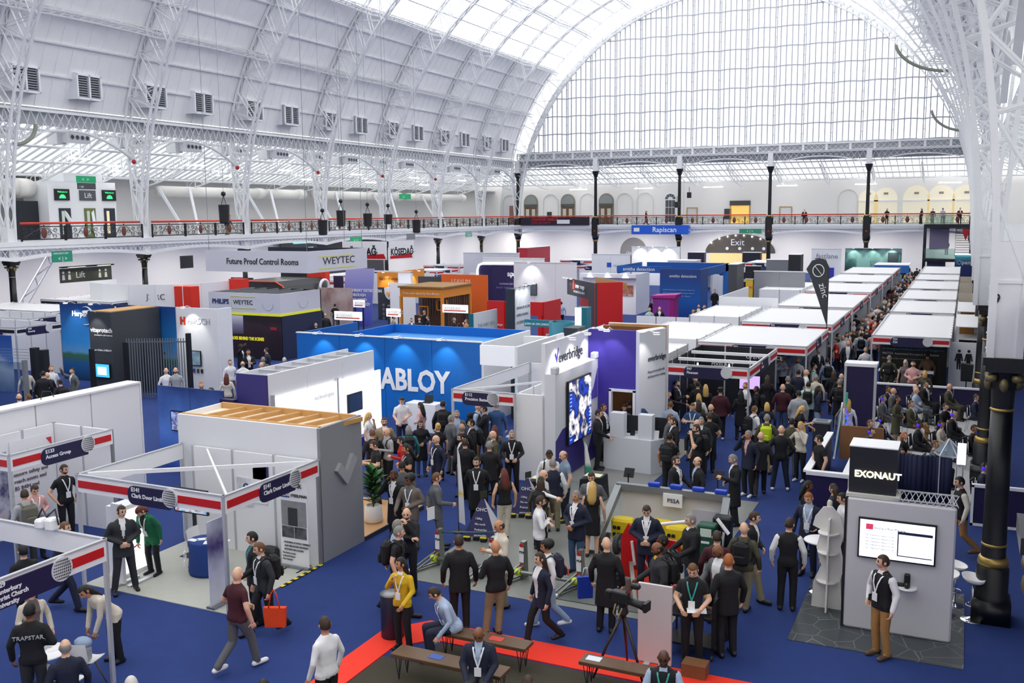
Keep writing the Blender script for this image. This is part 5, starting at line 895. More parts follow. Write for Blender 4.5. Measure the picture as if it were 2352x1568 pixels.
# big blue stand
SB = mat('0e55a8',.45); t = stand('big dark blue stand with white lettering and a cut out blue pillar',-18.5,66); BGR = ramp_mat([(0,'123f8a'),(.4,'0d5cb2'),(.8,'1a4790'),(1,'243f7e')],2,0,3.5,noise=.2,scale=.5)
wl(t,-20.1,-17.1,68.4,68.5,0,3.5,BGR); wl(t,-17.2,-17.1,68.5,70.6,0,3.5,BGR); wl(t,-17.2,-17.1,70.6,77.6,2.9,3.5,SB,'beam'); wl(t,-17.3,-17.1,76.4,77.6,0,3.5,mat('0f6ac0'),'pillar'); wl(t,-23.9,-17.2,77.5,77.6,2.6,3.5,SB); wl(t,-24.4,-20.1,71.3,71.4,3.05,3.5,SB,'beam'); text(t,'smiths detection',-23.9,71.28,3.15,.38,PW,'S'); text(t,'smiths detection',-19.4,68.38,2.9,.3,PW,'S'); wl(t,-24.4,-24.3,71.4,77.5,2.9,3.5,SB)
for k,s in enumerate(('Smiths Detection is committed to advancing','global security through technology, solutions','and services that protect life, safeguard','the world')): text(t,s,-19.85,68.38,1.95-k*.22,.13,mat('9fc2ea'),'S')
wl(t,-16.2,-14.6,74,74.1,0,3.0,mat('1b1a20')); text(t,'ENGINEERING',-16.1,73.98,2.3,.25,PW,'S',bold=.01); text(t,'A SAFER',-15.9,73.98,2.0,.2,PW,'S'); text(t,'TOMORROW',-16.1,73.98,1.7,.25,PW,'S',bold=.01)
t = thing('scanner_cabinet','magenta ribbed scanner cabinet before the big blue stand','cabinet',(-17.8,62.5,0)); part('body', MB().box(-18.7,-17.3,62,63.3,0,1.95), mat('a3157c',.45), t); part('roof', MB().prism([(-.1,1.95),(1.6,1.95),(1.7,2.2),(0,2.1)],(0,1.5,0),o=(-18.75,61.9,0)), mat('b02487',.45), t)
for i in range(11): part('rib', MB().box(-18.6+i*.1,-18.55+i*.1,61.97,62,.1,1.85), mat('8a4fb8',.5), t)
# far whites
FW = [('tall plain white stand wall behind the purple rounded stand',-36.6,-31.,72.5,72.6,3.9,'eef0f4'),('tall white stand wall with a small screen near the middle',-31,-25.9,66.6,66.7,3.9,'f2f3f6'),('pale wide stand wall far behind the orange stands',-42.2,-36.5,79.6,79.7,4.0,'d9dce4'),('white stand wall with a small blue logo far back',-29.5,-26.0,79.5,79.6,4.0,'eef0f4'),('white lit box stand below the end gallery',-31.9,-26.7,98,98.1,4.0,'f4f5f8'),('grey ribbed panel wall behind the flag',-13.1,-9.7,67.2,67.3,3.5,'8f9298'),('white fast lane stand wall near the great window',-15.2,-12.1,109.4,109.5,3.5,'f4f5f8'),('low black wall before the grey machines',-15.4,-14.2,75.5,75.6,3.4,'1d1c22'),('dark grey cube stand beside the blue pillar',-14.6,-14.0,66,68.3,4.0,'4a4b50'),('grey machine cabinet far back in the middle',-17.2,-15.2,94,95,3.0,'7d8084'),('dark box stand under the exit arch, one side',-28.8,-26.9,109,110,3.0,'231c36'),('dark box stand under the exit arch, other side',-22.8,-20.8,110,111,3.0,'1d1930'),('black block stand with small lamps far back',-13.3,-12.3,82.5,84,4.0,'25262a'),('pale grey canopy roof stand far back',-24,-21.5,84,86,3.3,'d5d8dc'),('red header wall far back near the corner column',-42.3,-41.2,92,98,4.0,'b01c34'),('yellow panel wall with red letters',-15.0,-14.45,73.8,73.9,2.5,'e8c235')]
for lab,x0,x1,y0,y1,h,c in FW:
    s = stand(lab,(x0+x1)/2,y0); 
    n = max(1,int((x1-x0)/1.6))
    for i in range(n): wl(s,x0+(x1-x0)*i/n+.01,x0+(x1-x0)*(i+1)/n-.01,y0,y1,0,h,mat(c,.5))
    part('cap', MB().box(x0-.03,x1+.03,y0-.03,y1+.03,h,h+.05), mat('f2f2f5'), s)
    if 'fast lane' in lab: text(s,'fastlane',x0+.5,y0-.02,2.5,.75,mat('8a8d94'),'S'); part('blue_screen', MB().box(x0+.7,x0+2.4,y0-.05,y0,.3,1.5), mat('2a2a8c',.4,emit=.3), s)
    if 'small blue logo' in lab: part('logo', MB().box(x0+1.4,x0+1.8,y0-.02,y0,2.9,3.3), mat('2a55c8'), s); text(s,'NLV SYSTEMS',x0+2.0,y0-.02,2.95,.28,mat('b5b8be'),'S')
    if 'small screen' in lab: tv(s,'S',x0+.9,x0+1.9,y0-.02,1.5,2.3,mat('5c6a72',.3)); spot_lamp('white lamp over the wall with a small screen',(x0+1.5,y0,h),(x0+1.5,y0-.6,h+.05),70,90)
    if 'yellow panel' in lab: text(s,'ONE',x0+.05,y0-.02,1.8,.3,mat('c8342a'),'S')
    if 'lit box' in lab:
        for i in range(3): spot_lamp(f'white lamp over the lit box stand below the end gallery, {ordn[i]}',(x0+1+i*1.5,y0,h),(x0+1+i*1.5,y0-.7,h+.05),80,95)
t = stand('sea green astronaut picture wall near the great window',-9,109); wl(t,-11.7,-6.06,109.2,109.3,0,3.6,printm(['12302c','3a6a66','8fbfb6','1f4a46'],.35)); part('lamp_rail', MB().box(-11.7,-6.06,109.1,109.2,3.6,3.65), PW, t)
for i in range(3): spot_lamp(f'white lamp over the sea green picture wall, {ordn[i]} along',(-10.8+i*1.9,109.2,3.6),(-10.8+i*1.9,108.5,3.65),80,95)
part('helmet_print', MB().box(-7.4,-6.4,109.15,109.2,2.0,3.2), mat('3a474a',.4), t); part('suit_print', MB().prism([(0,0),(1.4,0),(1.3,1.3),(.9,1.7),(.3,1.7),(0,1.2)],(0,-.03,0),o=(-10.5,109.2,1.2)), mat('7fb0a8',.5), t)
t = stand('blue banded low stand with a white roof before the astronaut wall',-6,78); wl(t,-7.6,-4.6,95,95.1,1.9,2.6,mat('1c4f8f',.4,emit=.25),'band'); wl(t,-7.6,-4.6,95,99,2.6,2.65,PW,'roof'); text(t,'BI-MOD',-7.0,94.98,2.1,.35,PW,'S')
t = stand('deep blue stand wall with white logo beside the stair tower',0,99); wl(t,-.9,1.0,98.6,98.7,0,3.5,ramp_mat([(0,'1c2a5e'),(.7,'22346e'),(1,'3f8f9a')],2,0,3.5)); text(t,'penlink',-.3,98.58,2.6,.5,PW,'S'); part('ring', MB().tube([(-.5+.16*math.cos(R(a)),98.57,2.75+.16*math.sin(R(a))) for a in range(0,361,30)],.03,6), mat('7fb0e0'), t); part('top_lamp', MB().box(-.9,1.,98.5,98.6,3.5,3.55), EMW, t)
t = stand('wide white stand with low white walls before the big blue stand',-14.5,56); 
for i in range(6): wl(t,-15.2+i*1.05,-14.2+i*1.05,47.6,47.65,0,2.3,PW)
# rows of simple white stands filling the middle distance near the corner
for i,(x0,x1,y0,y1) in enumerate(((-47,-44,62,66),(-50,-47.5,66,72),(-46,-43,76,80),(-49,-45,84,88),(-44,-40,86,90),(-38,-34,84,88),(-34,-31,88,93),(-49,-46,96,100),(-40,-36,98,103),(-20,-17,84,90),(-20,-17,98,104),(-25,-22,92,97))): shell(f'small white shell stand in the far block, {ordn[i]} across',x0,x1,y0,y1,2.5,'NW','SE',{'S':('G%d'%(10+i),'Exhibitor'),'E':('G%d'%(10+i),'Exhibitor')},roof=i%3!=0,mod=2.)
# ================================================================= objects on the floor
TOPW = mat('5f4630',.45,noise=.35,scale=2.5)
def bench(label, x0, x1, y0, y1):
    t = thing('bench', label, 'bench', ((x0+x1)/2,(y0+y1)/2,0), group='timber benches'); part('seat', MB().rbox(x0,x1,y0,y1,.4,.46,.008), TOPW, t)
    for x in (x0+.12,x1-.12):
        for y in (y0+.06,y1-.06):
            l = MB()
            for dx,dy in ((-.06,0),(.06,0),(0,.05)): l.tube([(x+dx,y+dy*.8,.4),(x,y,.01)],.007,5)
            part('hairpin_leg', l, BLK2, t)
bench('long timber bench with hairpin legs carrying a blue card',-8.2,-6.2,12.72,13.1); bench('timber bench with hairpin legs on the red carpet strip',-7.9,-6.25,13.75,14.1); bench('timber bench with hairpin legs beside the camera tripod',-5.3,-4.0,13.72,14.05)
for lab,x,y,c in (('blue card lying on the long bench',-7.45,12.92,'3a5aa8'),('red card lying on the middle bench',-6.85,13.92,'c8463c'),('white brochure lying on the bench beside the tripod',-5.1,13.9,'dfe8f0')): single('card', MB().box(-.12,.12,-.08,.08,0,.006), mat(c), lab, 'card', (0,0,0)); COL.objects[-1].location = (x,y,.46)
t = thing('round_bin','tall dark cylindrical bin beside the red strip','bin',(-9.05,14.15,0)); part('drum', MB().lathe([(.2,0),(.21,.02),(.21,.78),(.2,.8)],n=24), mat('23263c',.4), t, True, local=True); part('lid', MB().lathe([(.21,.8),(.22,.82),(.1,.86)],n=24), mat('8a8d92',.3,.4), t, True, local=True)
# held things
def hold(name,label,cat,mb,m,loc,rz=0): single(name,mb,m,label,cat,(0,0,0)); o = COL.objects[-1]; o.location = loc; o.rotation_euler = (0,0,rz); return o
hx, hy = at(630,1410,.55); t = thing('tote_bag','bright orange tote bag with long handles','bag',(hx,hy,.3),.4); part('body', MB().prism([(-.18,0),(.18,0),(.2,.36),(-.2,.36)],(0,.1,0)), mat('ee4a17',.7,noise=.15,scale=6), t, local=True); part('handle', MB().tube([(-.1,0,.36),(-.05,0,.62),(.0,.02,.7),(.05,0,.62),(.1,0,.36)],.012,5), mat('ee4a17',.7), t, True, local=True)
hx, hy = at(1345,1345,.6); t = thing('tote_bag','royal blue tote bag held by a black coat','bag',(hx,hy,.35),.6); part('body', MB().prism([(-.14,0),(.14,0),(.15,.42),(-.15,.42)],(0,.08,0)), mat('1c3fb0',.7), t, local=True); part('handle', MB().tube([(-.07,0,.42),(-.03,0,.6),(.03,0,.6),(.07,0,.42)],.012,5), PW, t, True, local=True)
hx, hy = at(990,1188,1.0); hold('leaflets','white leaflets held by the grey suit','leaflet',MB().box(-.1,.1,-.005,.005,0,.28),PW,(hx,hy,.95),1.2); hx, hy = at(1095,1518,.62); hold('newspaper','red and white newspaper on a seated lap','newspaper',MB().box(-.16,.16,-.11,.11,0,.01),printm(['d9c9c4','c03a3a','efe9e6'],9),(hx,hy,.64),.2)
hx, hy = at(1548,1195,1.3); hold('cardboard_tube','long white tube held out over the red panel','tube',MB().tube([(-.35,0,0),(.35,0,.1)],.035,12),PW,(hx,hy,1.2),.3)
hx, hy = at(1600,1405,1.0); hold('papers','white sheets held at the equipment cart','paper',MB().box(-.16,.16,-.11,.11,0,.006),PW,(hx,hy,1.02),.3)
# steel barriers
GAL = mat('8d948f',.35,.7); YC = mat('cfe01c',.5)
for i,x in enumerate((-10.05,-8.75,-8.05,-6.78)):
    y = 17.6; t = thing('vehicle_barrier', f'galvanised steel vehicle barrier foot with red disc, {ordn[i]} along the tube', 'barrier', (x,y,0), group='steel barrier feet')
    part('upright', MB().prism([(-.02,0),(.22,0),(.2,.35),(.16,.8),(.02,.8),(-.02,.4)],(.09,0,0),o=(-.045,0,0),u=(0,1,0)), GAL, t, local=True); part('plate', MB().box(-.05,.05,-.04,-.03,.38,.7), PW, t, local=True); text(t,'PSA',-.045,-.045,.58,.07,BLK2,'S',local=True)
    for z in (.75,.3): part('red_disc', MB().tube([(0,-.035,z),(0,-.05,z)],.04,12), mat('c8262a',.4), t, local=True)
    for s in (-.05,.05): part('foot_rail', MB().bar((s,-.02,.32),(s-.28,-.62,.05),.03).bar((s,.15,.04),(s-.28,-.62,.04),.03), GAL, t, local=True)
    part('roller', MB().tube([(-.35,-.64,.05),(-.2,-.64,.05)],.05,12), mat('c9ccc8',.4,.5), t, local=True); part('yellow_collar', MB().tube([(-.1,-.12,.2),(.02,-.12,.2)],.075,14), YC, t, local=True)
single('barrier_tube', MB().tube([(-10.0,17.48,.2),(-5.9,17.48,.2)],.045,14), GAL, 'long galvanised tube joining the barrier feet', 'tube', (-10,17.48,.2), smooth=True)
single('barrier_rod', MB().tube([(-10.0,17.7,.72),(-8.9,18.2,.72)],.015,8), mat('4a6a78',.4,.4), 'thin blue rod leading back from the first barrier foot', 'rod', (-10,17.7,.7), smooth=True)
# pyramid banners
for i,(x,y) in enumerate(((-9.95,19.6),(-9.7,21.6))):
    t = thing('pyramid_banner', ['nearer navy pyramid banner on yellow and black feet','farther navy pyramid banner on yellow and black feet'][i], 'banner', (x,y,0), R(12)); part('front', MB().add([(-.42,-.3,.12),(.36,-.3,.12),(.02,0,.95),(-.06,0,.95)],[(0,1,2,3)]).add([(-.42,-.29,.12),(.36,-.29,.12),(.02,.01,.95),(-.06,.01,.95)],[(3,2,1,0)]), mat('2b2c5c',.6), t, local=True)
    part('side', MB().add([(.36,-.3,.12),(.45,.25,.12),(.02,.03,.95),(.02,0,.95)],[(0,1,2,3)]), mat('d9dbe4',.6), t, local=True)
    for k,s in enumerate(('OHC','120kg','No tools','Pedestrian','permeable')): q = text(t,s,-.2 if k else -.16,-.22-.0,0,.12 if not k else .07,PW,'S',local=True); zz = .68-k*.12-(.06 if k else 0); q.location = (-.16,-.3+.3*(zz-.12)/.83-.012,zz); q.rotation_euler = (R(70),0,0)
    for k in range(5): f = part('foot', MB().rbox(-.4+k*.2,-.26+k*.2,-.34+.08*(k%2),-.2+.08*(k%2),0,.1,.01), BLK2, t, local=True); part('yellow_cap', MB().rbox(-.41+k*.2,-.25+k*.2,-.35+.08*(k%2),-.19+.08*(k%2),.1,.13,.01), mat('e3d51e',.5), f, local=True)
    part('tablet', MB().prism([(-.1,0),(.1,0),(.1,.16),(-.1,.16)],(0,.02,0),o=(0,0,.97),u=(.6,.8,0)), mat('3c4038',.4), t, local=True)
def feather(label, x, y, h, cols, rz=0.):
    t = thing('feather_flag', label, 'flag', (x,y,0), rz); part('pole', MB().tube([(0,0,0),(0,0,h)],.012,6), STEEL, t, True, local=True); part('sail', MB().prism([(0,.25),(.22,.0+.22),(.17,h*.5),(.06,h*.92),(0,h)],(0,.008,0)), cols, t, local=True); part('base', MB().lathe([(.16,0),(.16,.02),(.03,.04)],n=12), BLK2, t, local=True); return t
feather('slim white feather flag with a yellow emblem',-10.7,19.75,2.05,ramp_mat([(0,'eef0f4'),(.42,'eef0f4'),(.47,'e8d56a'),(.52,'eef0f4'),(1,'f2f3f6')],2,0,2.05),-.3)
GRF = ramp_mat([(0,'2d8a72'),(.45,'3f9a80'),(.55,'e8ecec'),(1,'eef0f2')],2,0,1.4,noise=.15,scale=3); feather('short white and green feather flag before the desk',-9.2,24.3,1.35,GRF,.2); feather('short green feather flag behind the grey steel frame',-5.6,22.3,1.3,ramp_mat([(0,'2d8a72'),(.8,'2d8a72'),(1,'eef0f2')],2,0,1.3),.2)
for i,(x,y) in enumerate(((-8.05,24.6),(-5.76,25.3))):
    t = thing('tablet_stand', ['black tablet on a thin stand before the desk','black tablet on a thin stand at the carpet edge'][i], 'tablet stand', (x,y,0)); part('pole', MB().bar((0,0,0),(0,0,.5),.03), BLK2, t, local=True); part('tablet', MB().prism([(-.14,0),(.14,0),(.14,.26),(-.14,.26)],(0,.02,0),o=(0,0,.4),v=(.05,.35,.93)), BLK2, t, local=True); part('base', MB().box(-.14,.14,-.14,.14,0,.02), BLK2, t, local=True)
for i,(x,y) in enumerate(((-9.9,22.6),(-8.7,23.4))):
    t = thing('demo_plinth', ['dark low plinth with a yellow edged sheet, nearer','dark low plinth with a yellow edged sheet, farther'][i], 'plinth', (x,y,0)); part('body', MB().prism([(-.35,0),(.35,0),(.3,.65),(-.3,.55)],(0,.5,0)), BLK2, t, local=True); part('sheet', MB().box(-.22,.22,.1,.4,.63,.64), mat('eef0c8'), t, local=True)
single('yellow_mat', MB().box(-.35,.35,-.15,.15,0,.02), mat('e6cf1a'), 'yellow mat on the pale grey carpet', 'mat', (0,0,0)); COL.objects[-1].location = (-8.55,21.6,.012)
# grey steel crate with display
t = thing('steel_frame_bay','grey steel framed bay with a white printed back panel','bay',(-5.8,21.2,0)); GS = mat('8a9092',.4,.4)
part('top_beam', MB().box(-7.2,-4.55,21.1,21.25,1.1,1.25), GS, t); part('back_panel', MB().box(-7.1,-4.65,21.25,21.3,.0,1.12), mat('dfe0df'), t); part('rake_post', MB().bar((-7.15,21.15,1.15),(-7.25,19.6,.05),.16), GS, t); part('rake_post', MB().bar((-4.6,21.15,1.15),(-4.5,19.8,.05),.16), GS, t); part('base_beam', MB().box(-7.3,-4.5,20.9,21.1,0,.1), GS, t)
part('print', MB().box(-5.4,-4.8,21.23,21.25,.35,.8), mat('c9c9d8'), t); text(t,'HY CASE',-5.5,21.22,.35,.2,mat('a9abb4'),'S'); part('notice', MB().box(-6.05,-5.6,21.05,21.1,.85,1.15), PW, t); text(t,'PSSA',-5.95,21.04,.95,.14,mat('2c3e5c'),'S')
for i in range(4): single('blue_clip', MB().rbox(-.14,.14,-.06,.06,0,.1,.02), mat('1c46c8',.4), f'blue plastic clip on the grey steel beam, {ordn[i]} along', 'clip', (0,0,0), 'blue clips'); COL.objects[-1].location = (-6.3+i*.52,21.18,1.25)
for i,(x,y) in enumerate(((-6.85,20.6),(-6.0,20.75),(-5.55,20.55))):
    t = thing('yellow_case', f'bright yellow plastic case in the steel framed bay, {ordn[i]} along', 'case', (x,y,.1), group='yellow cases'); part('shell', MB().rbox(-.26,.26,-.16,.16,0,.5,.06), mat('e3c81c',.45), t, local=True)
    for k in range(5): part('cutout', MB().rbox(-.2+.1*(k%3),-.12+.1*(k%3),-.175,-.16,.1+.16*(k//3),.18+.16*(k//3),.02), BLK2, t, local=True)
for i,x in enumerate((-7.05,-6.75,-6.5)): t = thing('rubber_wheel', f'grey rubber wheel standing in the steel framed bay, {ordn[i]}', 'wheel', (x,19.9,.22), group='small rubber wheels'); part('tyre', MB().tube([(-.05,0,0),(.05,0,0)],.22,18), mat('3d4042',.7), t, local=True); part('hub', MB().tube([(-.07,0,0),(.07,0,0)],.1,14), STEEL, t, local=True)
t = thing('green_crate','dark green crate cabinet with white labels','crate',(-4.8,20.2,0)); part('body', MB().rbox(-.2,.2,-.16,.16,0,.85,.03), mat('12513c',.5), t, local=True); part('label', MB().box(-.12,.12,-.17,-.16,.6,.78), mat('d5e8dc'), t, local=True); part('label_strip', MB().box(-.1,.08,-.17,-.16,.45,.5), PW, t, local=True)
single('black_case', MB().rbox(-.2,.2,-.15,.15,0,.95,.04), BLK2, 'black upright case behind the green crate', 'case', (0,0,0)); COL.objects[-1].location = (-4.55,20.55,0)
t = thing('floor_lamp','black stand with a tilted white lamp panel','lamp',(-4.45,20.0,0)); part('pole', MB().bar((0,0,0),(0,0,.95),.03), BLK2, t, local=True); part('panel', MB().bar((-.1,0,1.05),(.16,-.02,.75),.12,.03), PW, t, local=True); part('base', MB().box(-.15,.15,-.12,.12,0,.02), BLK2, t, local=True)
single('orange_float', MB().ball((0,0,.06),.06,10,8), mat('ea6a1c',.5), 'small orange float on the floor of the steel bay', 'float', (0,0,0), smooth=True); COL.objects[-1].location = (-6.6,19.4,.012)
# red stop barrier
t = thing('stop_barrier','red steel barrier plate with a hexagonal stop sign','barrier',(-5.6,18.5,0)); RB = mat('d01a1c',.4)
part('plate', MB().prism([(-6.2,.05),(-4.95,.05),(-4.95,.95),(-5.85,1.0),(-6.05,1.2),(-6.2,.9)],(0,.06,0),o=(0,18.5,0)), RB, t); part('ramp', MB().add([(-5.9,18.45,.25),(-5.0,18.45,.25),(-4.9,17.6,.02),(-5.7,17.6,.02)],[(0,1,2,3)]), mat('e83a18',.5), t)
hx_ = lambda r: [(r*math.cos(R(a)),r*.95*math.sin(R(a))) for a in range(0,360,60)]
part('hexagon', MB().prism(hx_(.34),(0,-.01,0),o=(-5.42,18.5,.55)), mat('e6e4e2'), t); part('hexagon_red', MB().prism(hx_(.28),(0,-.015,0),o=(-5.42,18.49,.55)), mat('b0161c'), t); part('hexagon_line', MB().prism(hx_(.25),(0,-.016,0),o=(-5.42,18.488,.55)), mat('c0262a'), t); text(t,'H-STOP',-5.62,18.47,.5,.13,PW,'S',bold=.004)
part('handle', MB().bar((-5.95,18.45,.85),(-5.88,18.45,.35),.05), PW, t); part('strut', MB().bar((-5.95,18.4,.4),(-5.5,17.3,.05),.08), GAL, t)
t = thing('rubber_wheel','large black treaded wheel lying against the red barrier','wheel',(-6.05,17.75,.26),.5); part('tyre', MB().tube([(-.09,0,0),(-.07,0,0),(.07,0,0),(.09,0,0)],[.2,.26,.26,.2],22), mat('1d2020',.8), t, local=True); part('hub', MB().tube([(-.1,0,0),(.1,0,0)],.11,14), STEEL, t, local=True)
for k in range(18): part('tread', MB().bar((-.08,.26*math.cos(R(k*20)),.26*math.sin(R(k*20))),(.08,.26*math.cos(R(k*20)),.26*math.sin(R(k*20))),.04,.03), BLK2, t, local=True)
single('floor_plate', MB().box(-7.,-5.3,16.9,18.4,.012,.03), mat('6f7674',.35,.5), 'grey steel floor plate under the red barrier', 'plate', (-6,17.5,0))
# white board, camera on tripod, cart
t = thing('display_board','plain white free standing board beside the camera','board',(-4.45,15.03,0)); part('board', MB().box(-4.72,-4.14,15.0,15.06,0.03,1.4), mat('cdc9cc',.6), t); part('foot', MB().box(-4.6,-4.5,14.9,15.2,0,.03).box(-4.35,-4.25,14.9,15.2,0,.03), ALU, t)
tx, ty = -4.78, 14.4; t = thing('camera_tripod','black broadcast tripod on the red carpet strip','tripod',(tx,ty,0))
for a in (100,215,330): part('leg', MB().tube([(0,0,1.1),(.28*math.cos(R(a)),.28*math.sin(R(a)),.55),(.5*math.cos(R(a)),.5*math.sin(R(a)),.02)],[.03,.025,.016],8), mat('2a1f1c',.4), t, True, local=True)
part('head', MB().lathe([(.05,1.05),(.09,1.1),(.07,1.2),(.09,1.25)],n=12), BLK2, t, local=True)
t = thing('video_camera','black shoulder video camera with long lens and viewfinder','camera',(tx,ty,1.25),R(-10)); part('body', MB().rbox(-.2,.1,-.07,.07,0,.2,.02), BLK2, t, local=True); part('lens', MB().tube([(.1,0,.07),(.3,0,.05),(.4,0,.04)],[.06,.065,.08],14), BLK2, t, True, local=True); part('matte_box', MB().prism([(-.09,-.07),(.09,-.07),(.1,.08),(-.1,.08)],(.05,0,0),o=(.4,0,.04),u=(0,1,0)), BLK2, t, local=True); part('viewfinder', MB().rbox(.14,.3,-.05,.05,.3,.38,.02), BLK2, t, local=True); part('viewfinder_arm', MB().bar((.05,0,.2),(.2,0,.32),.03), mat('7a2a22'), t, local=True); part('battery', MB().rbox(-.32,-.2,-.06,.06,.02,.18,.02), BLK2, t, local=True); part('strap', MB().tube([(-.1,-.08,0),(-.13,-.1,-.15),(-.05,-.1,-.25),(.02,-.08,-.05)],.015,6), mat('8a7a5c'), t, True, local=True)
t = thing('equipment_cart','black two tier equipment cart','cart',(-3.95,15.75,0)); part('shelf', MB().box(-4.35,-3.55,15.5,16.05,.7,.74), BLK2, t); part('lower_shelf', MB().box(-4.35,-3.55,15.5,16.05,.2,.24), BLK2, t); part('side_panel', MB().box(-3.57,-3.53,15.5,16.05,.2,1.05), BLK2, t)
for x in (-4.33,-3.57):
    for y in (15.52,16.03): part('post', MB().bar((x,y,.08),(x,y,.95),.03), BLK2, t); part('castor', MB().tube([(x-.015,y,.05),(x+.015,y,.05)],.05,10), DGREY, t)
t = thing('padded_bag','brown padded bag with camera gear on the cart','bag',(-3.98,15.75,.74)); part('bag', MB().ball((0,0,.09),.09,14,8,3.2,2.2,1.), mat('6d5e48',.8,noise=.2,scale=12), t, True, local=True); part('gear', MB().rbox(-.18,.08,-.1,.08,.14,.3,.03), BLK2, t, local=True); part('grip', MB().tube([(.05,0,.2),(.18,.02,.3),(.28,0,.18)],.02,6), mat('c8962a'), t, True, local=True)
single('carton', MB().box(-.2,.2,-.15,.15,0,.22), mat('7a5234'), 'brown carton on the floor below the equipment cart', 'box', (0,0,0)); COL.objects[-1].location = (-3.7,14.9,.02)
# ---------------------------------------------------------------- lit name cube stand
vf_ = bpy.data.materials.new('web_floor'); vf_.use_nodes = True; nt = vf_.node_tree; b = nt.nodes['Principled BSDF']; tc = nt.nodes.new('ShaderNodeTexCoord'); vo_ = nt.nodes.new('ShaderNodeTexVoronoi'); vo_.feature = 'DISTANCE_TO_EDGE'; vo_.inputs['Scale'].default_value = 2.2; r_ = nt.nodes.new('ShaderNodeValToRGB'); r_.color_ramp.elements[0].position = .0; r_.color_ramp.elements[0].color = (.22,.24,.25,1); r_.color_ramp.elements[1].position = .02; r_.color_ramp.elements[1].color = (.055,.065,.07,1); nt.links.new(tc.outputs['Object'],vo_.inputs['Vector']); nt.links.new(vo_.outputs['Distance'],r_.inputs[0]); nt.links.new(r_.outputs[0],b.inputs['Base Color']); b.inputs['Roughness'].default_value = .35
rug('vinyl_floor','dark grey vinyl floor printed with a web of pale lines',-2.55,.3,16.9,20.4,vf_)
t = stand('white screen wall stand with a lit name cube on top',-.8,18); part('screen_wall', MB().rbox(-1.72,.08,17.86,17.98,.02,2.45,.03), mat('d2d3d8'), t); part('dark_edge', MB().box(-1.76,-1.72,17.87,17.98,.02,2.45), BLK2, t); tv(t,'S',-1.48,-.25,17.85,1.42,2.1,mat('eef2fb',.4,emit=.85),.05)
part('app_tile', MB().box(-1.38,-1.26,17.79,17.8,1.93,2.03), mat('c83a5a',.4,emit=.5), t); part('app_window', MB().box(-.85,-.28,17.79,17.8,1.5,1.95), mat('1c2440',.4,emit=.2), t); part('app_page', MB().box(-.83,-.28,17.785,17.79,1.52,1.9), mat('f6f8fc',.4,emit=.9), t); text(t,'Exonaut Risk Manager',-1.24,17.79,1.95,.06,mat('9a9ca8'),'S')
for k in range(5): text(t,'Plan, prepare and respond to risk',-1.38,17.79,1.82-k*.06,.035,mat('a9abb8'),'S')
part('shelf', MB().lathe([(.16,0),(.17,.01),(.16,.03)],(-.66,17.8,.93),18), PW, t)
m = MB()
for i in range(10): m.bar((-.9+i*.1,17.9,2.46),(-.8+i*.1,18.3,2.56),.012); m.bar((-.9+i*.1,18.3,2.56),(-.8+i*.1,17.9,2.46),.012)
m.bar((-.95,17.9,2.5),(.08,17.9,2.5),.025); m.bar((-.95,18.3,2.56),(.08,18.3,2.56),.025); part('truss', m, ALU, t); part('top_plate', MB().box(-1.75,-.85,17.9,18.5,2.46,2.52), mat('cfd0c8'), t)
part('cube', MB().box(-1.72,-.92,18.0,18.65,2.52,3.36), mat('1f212a',.45), t); part('cube_lid', MB().box(-1.73,-.91,17.99,18.66,3.36,3.38), PW, t); text(t,'EXONAUT',-1.63,17.985,2.82,.165,mat('fff3c0',.4,emit=2.2),'S',bold=.004)
t = thing('coffee_maker','small black coffee maker on the round wall shelf','coffee maker',(-.66,17.78,.96)); part('body', MB().rbox(-.05,.05,-.05,.05,0,.24,.015), BLK2, t, local=True); part('jug', MB().lathe([(.035,0),(.045,.05),(.03,.1)],(0,-.06,0),12), mat('2a2522',.2), t, True, local=True)
single('card_reader', MB().rbox(-.06,.06,-.04,.04,0,.05,.01), BLK2, 'small black box beside the coffee maker', 'box', (0,0,0)); COL.objects[-1].location = (-.77,17.8,.96)
t = thing('shelf_tower','white organic shaped shelf tower beside the screen wall','shelf',(-2.1,18.6,0)); pr = [(-.28,0),(.28,0),(.24,.6),(.3,.9),(.22,1.25),(.28,1.55),(.2,1.85),(.05,2.02),(-.12,2.0),(-.26,1.8),(-.3,1.62),(-.14,1.55),(-.22,1.2),(-.12,.85),(-.26,.5)]
part('profile', MB().prism(pr,(0,.03,0)), mat('e6e5e2'), t, local=True); part('cross_profile', MB().prism([(-.25,0),(.25,0),(.18,.7),(.24,1.2),(.15,1.8),(-.15,1.8),(-.24,1.2),(-.18,.7)],(.03,0,0),u=(0,1,0)), mat('e6e5e2'), t, local=True)
for z in (.55,1.12,1.5): part('shelf_board', MB().lathe([(.2,0),(.2,.02)],(0,0,z),16), mat('f0efec'), t, local=True)
t = thing('bar_table','white round bar table behind the shelf tower','table',(-2.35,19.4,0)); part('top', MB().lathe([(.3,1.05),(.32,1.07),(.3,1.09)],n=24), PW, t, True, local=True); part('post', MB().tube([(0,0,0),(0,0,1.05)],.03,10), CHROME, t, True, local=True); part('base', MB().lathe([(.2,0),(.19,.02),(.03,.05)],n=20), CHROME, t, True, local=True)
